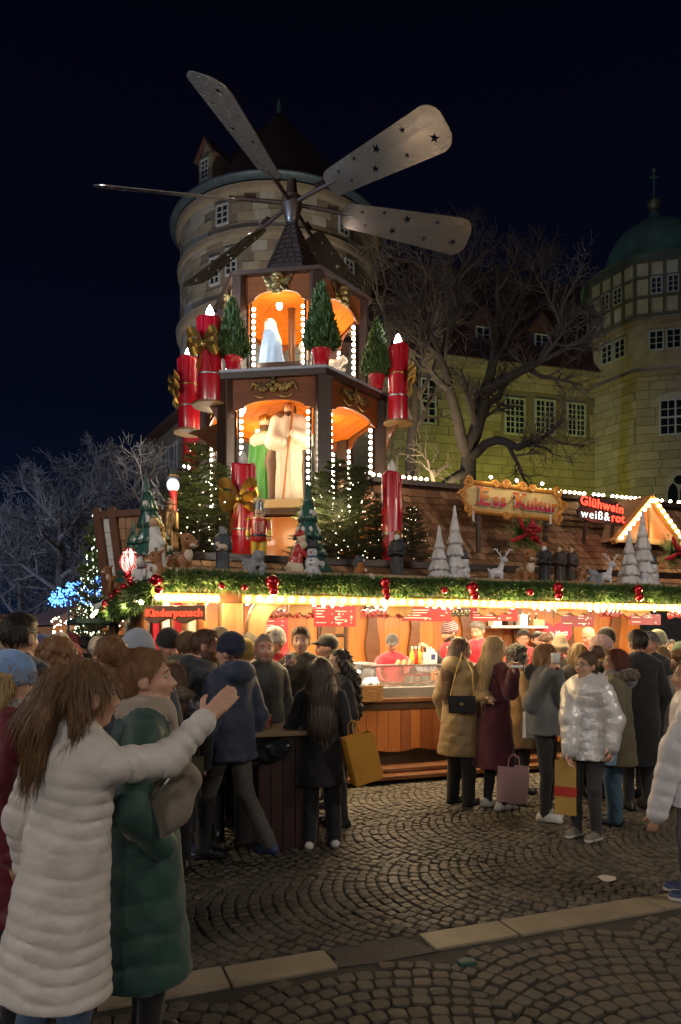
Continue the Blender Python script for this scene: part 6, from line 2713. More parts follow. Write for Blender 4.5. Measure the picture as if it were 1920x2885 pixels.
def snowman_mesh(mb_, mh, ms, carrot=True):
    p = list(snow_p)
    p += [('c', np.array((0, 0, .705)), np.array((0, 0, .71)), .02, .02, 1, 1.0, 0, .1, 1)]
    p = list(snow_p) + [E((0, 0, .71), (.15, .15, .022), 1), C((0, 0, .72), (0, 0, .82), .085, .08, 1), E((0, 0, .54), (.12, .12, .03), 2)]
    if carrot:
        p.append(C((0, -.1, .62), (0, -.17, .615), .022, .008, 3))
    return blob('body', p, [mb_, mh, ms, M_carrot], .010, {0: .04, 1: .01, 2: .02}, [(1, (0, 0, 1), .69)])


sm_me = snowman_mesh(M_cer, M_blackc, mat('scarf_blue', (.08, .12, .2), rough=.7))
sm2_me = snowman_mesh(M_cer, M_slate, M_cerb, False)
buttons = MB()
for (y, z) in ((-.185, .2), (-.135, .38), (-.13, .46)):
    buttons.ell((0, y, z), .018, 8, 5)
btn_me = buttons.mesh('buttons', M_black)
for s in (-1, 1):
    pass
SWL = ('pale ceramic pair of snowy trees with child and snowman beside the black robed figure', 'pale ceramic pair of snowy trees with child and snowman below the lit gable')
for (u0, lb) in ((1262, SWL[0]), (1795, SWL[1])):
    L0 = shelf_at(u0, -.30)
    sc = ssize(100, u0) / 100
    f = fig('ceramic_tree_group', lb, 'ceramic figure', L0, SA, sc, 'pale ceramic tree groups')
    k_ = 1.0
    child('tall_tree', wt1, f, (26 * k_, 6, 0), (0, 0, 0), 240)
    child('short_tree', wt2, f, (-26 * k_, 2, 0), (0, 0, 0), 180)
    child('snowman', sm2_me, f, (46, -12, 0), (0, 0, R(20)), 125)
    child('child_body', CH_ME if u0 != 1262 else blob('child_body', [C((0, 0, .02), (0, 0, .4), .16, .11, 0), E((0, 0, .56), (.12, .12, .13), 0), C((-.1, 0, .4), (-.16, -.08, .2), .05, .045, 0), C((.1, 0, .4), (.16, -.08, .2), .05, .045, 0),
                                                               E((0, 0, .62), (.13, .13, .09), 1), C((0, 0, .4), (0, 0, .42), .11, .11, 1)], [M_cer, M_cerb], .02, .03, zlo), f, (8, -20, 0), (0, 0, 0), 88)
    if u0 == 1262:
        CH_ME = [c for c in f.children if c.name.startswith('child_body')][0].data
# snowman and red-robed bearded figure hugging it
f = fig('snowman_figure', 'glossy white snowman figure with black hat beside the red robed figure', 'snowman', shelf_at(880, -.42), R(-8), ssize(118, 880) / .82)
child('body', sm_me, f)
child('buttons', btn_me, f)
eyes(f, [(-.035, -.105, .65), (.035, -.105, .65)], .011)
pr = [C((0, 0, .30), (.02, 0, .50), .16, .12, 0, .85), C((.02, 0, .5), (.08, 0, .70), .12, .10, 0, .85), C((.10, -.03, .68), (.22, -.06, .55), .06, .05, 0), C((.22, -.06, .55), (.30, -.05, .50), .05, .045, 2),
      C((0, 0, .30), (0, 0, .305), .175, .175, 2, .85), C((-.03, .0, .02), (-.01, 0, .2), .10, .09, 0), C((-.03, 0, .08), (-.03, 0, .085), .105, .105, 2), C((.05, 0, .03), (.05, 0, .1), .08, .08, 3), C((-.07, 0, .03), (-.07, 0, .1), .08, .08, 3),
      E((.13, -.02, .82), (.075, .08, .085), 1), E((.16, -.06, .75), (.07, .07, .085), 2), C((.12, 0, .90), (.125, 0, .905), .085, .085, 2, .9), E((.11, .0, .96), (.085, .085, .075), 0), C((.10, 0, 1.0), (.0, .03, .94), .045, .03, 0)]
f = fig('red_robed_figure', 'ceramic figure in red robe with white beard leaning towards the snowman', 'figure', shelf_at(832, -.34), R(4), ssize(148, 832))
child('body', blob('body', pr, [M_redp, M_skinp, M_cream, M_blackc], .011, {0: .04, 1: .02, 2: .02, 3: .02}, zlo, lambda P: wob(P, .004, 60)), f)
# ---- nutcracker
nc = fig('nutcracker', 'red and yellow wooden nutcracker soldier with black hat before the unlit candle', 'nutcracker', at(730, 1590, 8.62), R(2), 1.0)
nc.location.z = 2.70
S = ssize(195, 730) / .98
nc.scale = (S, S, S)
mb = MB()
for x in (-.065, .065):
    mb.lathe([(.055, 0), (.06, .02), (.058, .22), (.062, .30)], 16, (x, 0, 0))
mb.build('trousers', M_yellow, nc, smooth=True)
mb = MB()
mb.lathe([(.11, .29), (.125, .31), (.115, .40), (.13, .60), (.12, .66), (.05, .68)], 24, sy=.75)
mb.build('jacket', M_redp, nc, smooth=True)
mb = MB()
mb.lathe([(.123, .375), (.126, .38), (.126, .41), (.123, .415)], 24, sy=.76)
mb.build('belt', M_black, nc)
for s in (-1, 1):
    mb = MB()
    mb.tube([(s * .155, 0, .63), (s * .17, -.01, .48)], [.04, .038], 12)
    mb.cur = 1
    mb.tube([(s * .17, -.01, .48), (s * .172, -.02, .38)], [.04, .042], 12)
    mb.ell((s * .155, 0, .655), (.05, .05, .022), 12, 6)
    mb.cur = 2
    mb.ell((s * .172, -.02, .35), (.03, .03, .04), 10, 6)
    mb.build('arm', [M_redp, M_yellow, M_skinp], nc, smooth=True)
    mb = MB()
    for k in range(3):
        z = .45 + k * .05
        mb.bar((s * .02, -.10, z), (s * .075, -.095, z + .05), .008, .008)
        mb.bar((s * .075, -.095, z), (s * .02, -.10, z + .05), .008, .008)
    mb.build('braid', M_cream, nc)
mb = MB()
mb.lathe([(.045, .66), (.062, .69), (.07, .75), (.07, .82), (.066, .85)], 20)
hdn = mb.build('head', M_skinp, nc, smooth=True)
mb = MB()
mb.lathe([(.078, .80), (.078, .84), (.08, .93), (.084, .96)], 20)
mb.cur = 1
mb.lathe([(.086, .955), (.088, .985), (.001, .99)], 20)
for k in range(8):
    a = 2 * PI * k / 8
    mb.tube([(.084 * math.cos(a), .084 * math.sin(a), .95), (.086 * math.cos(a), .086 * math.sin(a), .90)], [.022, .002], 6)
mb.build('hat', [M_navyp, mat('paint_beige', (.5, .38, .2), rough=.4)], nc)
mb = MB()
mb.ell((-.025, -.066, .775), (.012, .008, .01), 8, 5)
mb.ell((.025, -.066, .775), (.012, .008, .01), 8, 5)
mb.build('eye', M_navyp, hdn)
mb = MB()
mb.tube([(-.045, -.055, .752), (-.02, -.07, .74), (0, -.073, .745), (.02, -.07, .74), (.045, -.055, .752)], [.004, .009, .007, .009, .004], 6)
mb.build('moustache', M_black, hdn)
mb = MB()
mb.ell((0, -.064, .715), (.02, .012, .013), 8, 5)
mb.build('mouth', M_redp, hdn)
mb = MB()
for s in (-1, 1):
    mb.ell((s * .07, 0, .76), (.018, .04, .07), 10, 6)
mb.build('hair', M_blackc, hdn, smooth=True)

# ---- robed figures on the shelf
dk = [C((0, 0, .0), (0, 0, .5), .135, .10, 0, .85), C((0, 0, .5), (0, 0, .76), .10, .105, 0, .8), C((-.06, 0, .76), (.06, 0, .76), .06, .06, 0),
      C((-.10, 0, .75), (-.12, -.07, .58), .045, .04, 0), C((-.12, -.07, .58), (-.01, -.12, .60), .04, .035, 0), C((.10, 0, .75), (.12, -.07, .58), .045, .04, 0), C((.12, -.07, .58), (.01, -.12, .60), .04, .035, 0),
      E((0, -.13, .61), (.03, .025, .03), 1), E((0, -.03, .875), (.048, .055, .065), 1), C((0, 0, .8), (0, 0, .86), .035, .035, 1)]
hood = [E((0, .015, .89), (.065, .065, .085), 2), C((0, .03, .86), (0, .05, .72), .065, .08, 2)]
turban = [E((0, -.005, .935), (.068, .072, .04), 2), E((0, 0, .965), (.05, .055, .035), 2), E((0, .02, .89), (.052, .05, .06), 0)]
m_shep = blob('body', dk + hood, [M_slate, M_greyst, M_slate], .011, {0: .03, 1: .01, 2: .02}, zlo, folds)
m_king = blob('body', dk + turban, [M_blackc, M_whitec, M_orangec], .011, {0: .03, 1: .01, 2: .02}, zlo, folds)
m_king2 = blob('body', dk + [E((0, 0, .94), (.075, .08, .02), 2), E((0, 0, .965), (.045, .05, .04), 2), E((0, .02, .89), (.052, .05, .06), 0)], [mat('figure_dkbrown', (.05, .03, .022), rough=.5), M_skinf, M_goldold], .011, {0: .03, 1: .01, 2: .02}, zlo, folds)
for (me, u, px, rz, lb) in ((m_shep, 628, 168, 10, 'slate robed shepherd figure holding a white lamb'), (m_king, 1120, 165, -20, 'tall black robed figure with orange turban at the foot of the unlit candle'),
                            (m_king, 1535, 142, -30, 'dark robed figure with orange turban right behind the brown reindeer'), (m_king2, 1578, 140, -35, 'dark brown robed figure with flat gilt hat in the middle of three'),
                            (m_king2, 1610, 138, -20, 'dark brown robed figure with flat gilt hat beside the red glow of the roof')):
    f = fig('robed_figure', lb, 'figure', shelf_at(u, -.24), R(rz), ssize(px, u, -.24), 'robed figures on the eave')
    child('body', me, f)
    if u == 628:
        child('lamb', lb_me, f, (0, -.15, .54), (0, 0, R(180)), .30)
pr = [C((0, .1, .1), (0, .02, .45), .26, .17, 0, .8), C((0, .02, .45), (0, -.05, .70), .17, .13, 0, .8), C((.08, -.05, .68), (.06, -.2, .5), .06, .05, 0), E((0, -.08, .86), (.1, .11, .12), 2), C((0, 0, .9), (0, .08, .68), .12, .12, 2), E((0, -.15, .85), (.05, .05, .07), 1), E((.06, -.22, .52), (.05, .05, .06), 1)]
f = fig('kneeling_figure', 'small kneeling figure in orange robe and dark veil on the eave', 'figure', shelf_at(1012, -.42), R(60), ssize(84, 1012))
child('body', blob('body', pr, [M_orangec, M_whitec, M_slate], .018, {0: .05, 1: .02, 2: .05}, zlo), f)
f = fig('lamb_figure', 'little white lamb figure with green blanket beside the black robed figure', 'figure', shelf_at(1068, -.5), R(190), ssize(36, 1068) / .48)
child('body', lb_me, f)
mb = MB()
mb.lathe([(.17, -.16), (.175, 0), (.17, .16)], 16, (0, 0, 0), 0, PI, 1, .93)
o = mb.build('blanket', M_greenc, f, smooth=True)
o.rotation_euler = (R(90), 0, R(90))
o.location = (-.02, 0, .2)
# grey angels
pr = [C((0, .08, .05), (0, .02, .45), .30, .20, 0, .8), C((0, .02, .45), (.02, -.08, .66), .2, .16, 0, .8), E((.06, -.16, .76), (.14, .15, .15), 0), C((-.2, -.1, .05), (-.12, -.22, .38), .08, .09, 0), C((.16, -.12, .05), (.14, -.24, .36), .08, .09, 0),
      C((.14, -.05, .62), (.22, -.24, .46), .06, .05, 0), C((.22, -.24, .46), (.05, -.30, .50), .05, .045, 0), C((-.1, -.05, .62), (-.12, -.25, .46), .06, .05, 0), C((-.12, -.25, .46), (.02, -.3, .5), .05, .045, 0)]
for k in range(6):
    pr.append(C((-.1, .12, .62 - k * .03), (-.34 + k * .012, .2, .70 - k * .12), .06, .05, 0, .5))
    pr.append(C((.06, .18, .62 - k * .03), (.02 + k * .012, .34, .70 - k * .12), .06, .05, 0, .5))
for k in range(9):
    a = 2 * PI * k / 9
    pr.append(E((.06 + .11 * math.cos(a), -.13 + .08 * math.sin(a), .82 + .04 * math.sin(a * 2)), .06, 0))
ang_me = blob('body', pr, [M_greyst], .014, .05, zlo, lambda P: wob(P, .010, 50))
for (u, px, rz, lb) in ((722, 98, 12, 'grey stone winged angel sitting below the nutcracker'), (1672, 72, 150, 'grey stone winged figure crouching beside the white reindeer')):
    f = fig('angel_figure', lb, 'figure', shelf_at(u, -.42), R(rz), ssize(px, u), 'grey angel figures')
    child('body', ang_me, f)
# white angel with gold hair, small white bear, snowman behind, bronze lamplighter
pr = [C((0, 0, .0), (-.02, 0, .55), .17, .11, 0, .8), C((-.02, 0, .55), (-.05, 0, .80), .11, .085, 0, .8), C((-.05, -.02, .76), (.05, -.12, .60), .05, .045, 0), E((-.08, -.03, .92), (.06, .065, .075), 1),
      C((-.05, .02, .98), (.06, .03, .86), .04, .045, 2), C((.06, .03, .86), (.12, .03, .6), .045, .04, 2), C((.12, .03, .6), (.13, .03, .42), .04, .02, 2), E((-.06, .01, .96), (.06, .06, .055), 2)]
f = fig('angel_figure', 'white robed angel figure with long golden hair behind the fawns', 'figure', shelf_at(445, -.28), R(30), ssize(180, 445))
child('body', blob('body', pr, [M_whitec, M_skinf, M_gold], .012, {0: .04, 1: .01, 2: .03}, zlo, folds), f)
f = fig('snowman_figure', 'small snowman figure with black hat peeking out behind the white angel', 'snowman', shelf_at(432, -.12), R(20), ssize(110, 432) / .82)
child('body', sm_me, f)
child('buttons', btn_me, f)
pr = [E((0, 0, .26), (.22, .2, .27), 0), E((0, -.03, .62), (.17, .16, .16), 0), E((0, -.17, .58), (.07, .06, .055), 0), C((-.18, -.05, .4), (-.22, -.14, .22), .07, .06, 0), C((.18, -.05, .4), (.22, -.14, .22), .07, .06, 0), E((-.13, -.14, .06), (.09, .13, .07), 0), E((.13, -.14, .06), (.09, .13, .07), 0),
      E((-.14, 0, .74), .05, 0), E((.14, 0, .74), .05, 0), C((0, 0, .73), (0, 0, .735), .155, .155, 0), C((0, 0, .78), (.08, .04, .92), .12, .05, 1), C((0, 0, .45), (0, 0, .46), .16, .16, 2), E((0, -.225, .60), .022, 3)]
f = fig('bear_figure', 'white bear figure with dark red cap and striped scarf next to the glowing lantern', 'figure', at(398, 1640, 7.35), R(-10), .30)
child('body', blob('body', pr, [M_whitec, mat('cap_darkred', (.12, .012, .016), rough=.7), mat('scarf_violet', (.12, .03, .10), rough=.7), M_black], .018, {0: .05, 1: .03, 2: .02, 3: .01}, zlo), f)
f = fig('lantern', 'glowing red and white wire lantern at the stall corner', 'lantern', at(366, 1620, 7.7), 0, 1.0)
mb = MB()
mb.lathe([(.03, 0), (.075, .05), (.09, .14), (.075, .24), (.03, .285), (.001, .29)], 18)
mb.build('glow', mat('lantern_glow', (1, .8, .75), emit=(1, .55, .48), estr=1.2), f, smooth=True)
mb = MB()
r_ = random.Random(6)
for k in range(26):
    a0, a1 = r_.uniform(0, 6.28), r_.uniform(-2.2, 2.2)
    q = []
    for j in range(9):
        t = j / 8
        rr = .012 + .094 * math.sin(PI * (.08 + .86 * t))
        q.append((rr * math.cos(a0 + a1 * t), rr * math.sin(a0 + a1 * t), .29 * t))
    mb.tube(q, .0045, 5)
mb.build('wire', M_redp, f)
lamp('POINT', (0, -.16, .15), 1.6, (1, .5, .4), f, .08)
pr = [C((0, 0, .28), (0, 0, .62), .15, .12, 0, .8), C((0, 0, .62), (0, 0, .80), .12, .10, 0, .8), C((-.07, 0, .80), (.07, 0, .80), .06, .06, 0), C((-.05, 0, .02), (-.05, 0, .3), .05, .06, 0), C((.05, 0, .02), (.05, 0, .3), .05, .06, 0),
      C((-.12, 0, .78), (-.22, -.06, .64), .05, .045, 1), C((-.22, -.06, .64), (-.32, -.12, .70), .045, .035, 1), C((.12, 0, .78), (.15, -.03, .56), .05, .045, 0), E((0, -.01, .90), (.055, .06, .07), 1), E((0, 0, .955), (.10, .10, .018), 1), C((0, 0, .96), (0, 0, 1.0), .058, .05, 1)]
f = fig('lamplighter_figure', 'bronze lamplighter figure in long coat standing before the fir', 'figure', at(478, 1590, 8.35), R(-25), ssize(205, 478) / 1.0)
f.location.z = 2.62
child('body', blob('body', pr, [M_bronze, M_brownc], .011, {0: .03, 1: .02}, zlo, folds), f)
f = fig('snowman_lantern', 'lit snow globe lantern with black top hat above the bronze lamplighter', 'lantern', at(488, 1395, 8.5), 0, 1.0)
mb = MB()
mb.ell((0, 0, .12), (.075, .075, .085), 18, 12)
mb.build('globe', mat('globe_glow', (1, 1, 1), emit=(.9, .92, 1.0), estr=.55), f, smooth=True)
mb = MB()
mb.lathe([(.075, .19), (.10, .195), (.10, .205), (.06, .21), (.058, .31), (.001, .315)], 18)
mb.build('hat', M_blackc, f)
mb = MB()
mb.lathe([(.061, .215), (.062, .22), (.062, .235), (.061, .24)], 18)
mb.build('hat_band', M_gold, f)
mb = MB()
mb.tube([(0, 0, .05), (.01, 0, -.10), (.0, 0, -.9)], [.05, .035, .018], 10)
mb.build('stem', M_redp, f, smooth=True)
lamp('POINT', (0, -.16, .12), 1.2, (.9, .94, 1), f, .06)
f = fig('candle_lamp_pair', 'pair of bright white candle lamps on a dark bracket left of the pyramid', 'lamp', at(526, 1340, 10.6), 0, 1.0)
for x in (-.035, .035):
    mb = MB()
    mb.tube([(x, 0, -.1), (x, 0, .1)], .014, 8)
    mb.build('taper', M_white, f)
    mb = MB()
    mb.ell((x, 0, .13), (.02, .02, .035), 10, 6)
    mb.build('flame', M_flame, f)
mb = MB()
mb.tube([(-.08, 0, -.11), (.08, 0, -.11)], .012, 6)
mb.tube([(0, 0, -.11), (0, 0, -1.5)], .012, 6)
mb.build('bracket', M_black, f)
lamp('POINT', (0, -.12, .16), 4, (.9, .95, 1), f, .05)
# ================================================================== PEOPLE
def cloth(name, c, rough=.8, bump=.35, bscale=16, k=.7, sheen=.2, **kw):
    return mat('cloth_' + name, c, tuple(x * k for x in c), rough, scale=5, bump=bump, bscale=bscale, bdist=.02, sheen=sheen, **kw)


SKIN = mat('skin', (.56, .32, .22), (.48, .26, .17), .5, scale=6)
SKIN2 = mat('skin_ruddy', (.50, .25, .17), (.42, .20, .13), .5, scale=6)
LIP = mat('lips', (.38, .12, .10), rough=.4)
EYEW = mat('eye_white', (.42, .40, .37), rough=.4)
def hairm(name, c):
    return mat('hair_' + name, c, tuple(x * .5 for x in c), .45, scale=18, stretch=(5, 5, .5), bump=.5, bscale=40, bdist=.01)


H_br, H_dk, H_bl, H_red, H_gin, H_gr = hairm('brown', (.12, .055, .025)), hairm('dark', (.022, .014, .010)), hairm('blond', (.42, .27, .11)), hairm('red', (.13, .028, .012)), hairm('ginger', (.28, .13, .05)), hairm('grey', (.22, .20, .18))
H_lb = hairm('lightbrown', (.22, .115, .05))
T_black, T_navy, T_jean, T_grey, T_blue = cloth('black', (.012, .012, .014)), cloth('navy', (.016, .022, .045)), cloth('jeans', (.05, .09, .17)), cloth('greytr', (.075, .068, .06)), cloth('bluejeans', (.045, .11, .17))
SOLE = mat('shoe_sole', (.55, .52, .47), rough=.6)
S_white, S_black, S_blue = mat('shoe_white', (.62, .60, .57), rough=.5), mat('shoe_black', (.015, .015, .016), rough=.4), mat('shoe_blue', (.03, .045, .12), rough=.5)

# shared little face parts, head-local (front +y)
_f = MB()
_f.ell((0, 0, 0), (.0145, .008, .0075), 10, 6)
_f.cur = 1
_f.ell((0, .0045, 0), (.0066, .0048, .0066), 8, 5)
EYE_ME = _f.mesh('eye', [EYEW, M_black], True)
_f = MB()
_f.tube([(-.02, -.004, 0), (0, .003, .005), (.02, -.004, 0)], [.003, .0045, .003], 6)
BROW_ME = {}
_f2 = MB()
_f2.ell((0, 0, 0), (.023, .008, .0075), 10, 6)
LIP_ME = _f2.mesh('mouth', LIP, True)
_g = MB()
for s in (-1, 1):
    q = [(s * .034 + .027 * math.cos(t), 0, .024 * math.sin(t)) for t in [2 * PI * i / 16 for i in range(17)]]
    _g.tube(q, .0025, 5, cap=False)
    _g.tube([(s * .061, 0, .005), (s * .075, -.09, .0)], .002, 5)
_g.tube([(-.008, .004, .004), (.008, .004, .004)], .0025, 5)
GLASSES_ME = _g.mesh('glasses', M_black)
_g = None

HAIR_CACHE = {}


def strands(P):
    a = np.arctan2(P[:, 0], P[:, 1] + .02)
    return .0030 * np.sin(a * 34 + np.sin(P[:, 2] * 30)) + .002 * np.sin(a * 71 + P[:, 2] * 20)


def add_strands(me, n, L, wd, seed, m):
    """fine loose strands lying on the hair surface, joined into the hair"""
    r_ = np.random.default_rng(seed)
    nv = len(me.vertices)
    V = np.zeros(nv * 3, dtype=np.float32)
    N = np.zeros(nv * 3, dtype=np.float32)
    me.vertices.foreach_get('co', V)
    me.vertex_normals.foreach_get('vector', N)
    V, N = V.reshape(-1, 3), N.reshape(-1, 3)
    F = np.zeros(len(me.polygons) * 4, dtype=np.int32)
    me.polygons.foreach_get('vertices', F)
    idx = r_.integers(0, nv, n)
    p, nn = V[idx].astype(float), N[idx].astype(float)
    flow = p - np.array((0, -.03, .16)) + r_.normal(0, .008, p.shape)
    flow[:, 2] -= .06 + np.clip(-p[:, 2], 0, .3) * 2
    t = flow - nn * (flow * nn).sum(1)[:, None]
    t /= np.linalg.norm(t, axis=1)[:, None] + 1e-6
    s = np.cross(t, nn) * wd
    ln = L * r_.uniform(.5, 1.2, n)
    pts = []
    for k, (a, lift) in enumerate(((0, -.002), (.4, .003), (.75, .004), (1, .0015))):
        q = p + t * (ln * a)[:, None] + nn * lift + r_.normal(0, .0012, p.shape) * (k > 0)
        w = s * (1, .9, .7, .15)[k]
        pts += [q - w, q + w]
    A = np.stack(pts, 1).reshape(-1, 3)
    b = np.arange(n)[:, None] * 8 + nv
    Q = np.concatenate([b + np.array(((2 * k, 2 * k + 1, 2 * k + 3, 2 * k + 2))) for k in range(3)])
    return np_mesh('hair', np.concatenate([V, A]), np.concatenate([F.reshape(-1, 4), Q]), [m], smooth=True)


def hair_mesh(style, m, h=.010):
    key = (style, m.name, h)
    if key in HAIR_CACHE:
        return HAIR_CACHE[key]
    fr = (0, -.80, .60)
    clips = [(0, fr, -.020)]
    nz = strands
    p = [E((0, -.012, .030), (.084, .104, .100))]
    if style == 'short':
        p = [E((0, -.012, .030), (.080, .100, .094)), E((0, .03, .085), (.062, .06, .035))]
    elif style == 'buzz':
        p = [E((0, -.008, .025), (.0795, .0985, .1005))]
        nz = None
    elif style == 'long':
        p += [C((0, -.06, .0), (0, -.13, -.20), .088, .095, 0, .6), C((0, -.13, -.20), (0, -.155, -.42), .092, .075, 0, .5), C((-.07, -.02, .02), (-.10, -.05, -.22), .035, .035), C((.07, -.02, .02), (.10, -.05, -.22), .035, .035)]
        clips = [(0, (0, -1, .42), -.030)]
    elif style == 'verylong':
        p += [C((0, -.06, .0), (0, -.135, -.20), .09, .11, 0, .6), C((0, -.135, -.20), (0, -.17, -.48), .105, .115, 0, .5), C((-.07, -.03, .02), (-.115, -.08, -.30), .04, .045), C((.07, -.03, .02), (.115, -.08, -.30), .04, .045), C((0, -.17, -.40), (.02, -.165, -.64), .10, .05, 0, .5)]
        clips = [(0, (0, -1, .42), -.030)]
    elif style == 'bob':
        p += [C((0, -.05, .0), (0, -.07, -.12), .09, .08, 0, .75), C((-.072, .0, .02), (-.082, .01, -.12), .035, .032), C((.072, .0, .02), (.082, .01, -.12), .035, .032)]
        clips = [(0, (0, -1, .42), -.034)]
    elif style == 'bun':
        p += [E((0, -.125, .125), (.066, .062, .06)), E((0, -.07, -.05), (.06, .04, .05))]
    elif style == 'pony':
        p += [E((0, -.115, .055), (.035, .035, .04)), C((0, -.12, .05), (-.02, -.165, -.08), .04, .062), C((-.02, -.165, -.08), (-.03, -.15, -.38), .062, .05, 0, .8), C((-.03, -.15, -.38), (-.02, -.14, -.52), .05, .015, 0, .7),
              C((-.06, -.05, -.05), (-.075, -.08, -.2), .035, .04), C((.06, -.05, -.05), (.07, -.06, -.16), .035, .02)]
    elif style == 'curly':
        p += [C((0, -.05, 0), (0, -.08, -.16), .115, .12, 0, .8), E((0, -.03, .04), (.115, .12, .105)), C((-.09, -.02, 0), (-.11, -.03, -.15), .05, .05), C((.09, -.02, 0), (.11, -.03, -.15), .05, .05)]
        clips = [(0, (0, -1, .42), -.034)]
        nz = lambda P: wob(P, .016, 95) + wob(P, .006, 210, 1.3)
    elif style == 'longcurly':
        p += [C((0, -.05, 0), (0, -.13, -.22), .115, .13, 0, .7), C((0, -.13, -.22), (0, -.16, -.44), .13, .12, 0, .6), C((-.09, -.02, 0), (-.12, -.02, -.32), .05, .05), C((.09, -.02, 0), (.12, -.02, -.32), .05, .05)]
        clips = [(0, (0, -1, .42), -.034)]
        nz = lambda P: wob(P, .014, 80) + wob(P, .006, 190, 1.3)
    me = blob('hair', p, [m], h, .03, clips, nz)
    if style != 'buzz':
        me = add_strands(me, 5200 if h < .009 else 1400, (.028 if style == 'bun' else .04) if style in ('short', 'bun') else (.035 if 'curly' in style else .10), .0008 if h < .009 else .0018, 3, m)
    HAIR_CACHE[key] = me
    return me


HAT_CACHE = {}


def hat_mesh(style, m, h=.011):
    key = (style, m.name)
    if key in HAT_CACHE:
        return HAT_CACHE[key]
    if style == 'beanie':
        p = [E((0, -.012, .045), (.092, .112, .112), 0), E((0, -.008, .022), (.098, .118, .030), 0)]
        cl = [(0, (0, -.25, 1), -.012)]
        me = blob('hat', p, [m], h, .02, cl, lambda P: .002 * np.sin(np.arctan2(P[:, 0], P[:, 1]) * 40))
    elif style == 'beanie_tall':
        p = [C((0, -.012, .03), (0, -.03, .12), .098, .07, 0), E((0, -.008, .025), (.100, .120, .032), 0)]
        me = blob('hat', p, [m], h, .03, [(0, (0, -.25, 1), -.012)], lambda P: .002 * np.sin(np.arctan2(P[:, 0], P[:, 1]) * 40))
    elif style == 'fuzzy':
        p = [E((0, -.012, .05), (.105, .125, .115), 0)]
        me = blob('hat', p, [m], h, .02, [(0, (0, -.25, 1), -.012)], lambda P: wob(P, .010, 120))
    else:
        p = [E((0, -.010, .04), (.088, .106, .095), 0), C((-.035, .09, .045), (-.03, .165, .028), .018, .012, 0), C((.035, .09, .045), (.03, .165, .028), .018, .012, 0), C((-.03, .16, .03), (.03, .16, .03), .012, .012, 0), E((0, .12, .036), (.06, .055, .009), 0)]
        me = blob('hat', p, [m], .009, .012, [(0, (0, -.2, 1), .004)])
    HAT_CACHE[key] = me
    return me


def hand_prims(w, d, nrm, side, curl=.5, g=0):
    """palm and five fingers from wrist w along d; nrm = palm normal (fingers curl toward it)"""
    w, d, nrm = Vector(w), Vector(d).normalized(), Vector(nrm)
    nrm = (nrm - d * nrm.dot(d)).normalized()
    lat = d.cross(nrm) * side
    out = []
    pc = w + d * .045
    for t in (-.022, 0, .022):
        out.append(C(w + d * .01 + lat * t * .7, w + d * .085 + lat * t, .017, .016, g))
    for i, (t, L) in enumerate(((-.030, .062), (-.010, .075), (.010, .080), (.029, .070))):
        a = w + d * .09 + lat * t
        b = a + (d * math.cos(curl) + nrm * math.sin(curl)) * L * .55
        c = b + (d * math.cos(curl * 2.1) + nrm * math.sin(curl * 2.1)) * L * .5
        out += [C(a, b, .0102, .0095, g), C(b, c, .0095, .0080, g)]
    a = w + d * .025 + lat * .030
    b = a + (lat * .75 + d * .65 + nrm * .25).normalized() * .045
    c = b + (lat * .25 + d * .85 + nrm * .45).normalized() * .032
    out += [C(a, b, .0135, .0115, g), C(b, c, .0115, .0085, g)]
    return out


PEOPLE = []


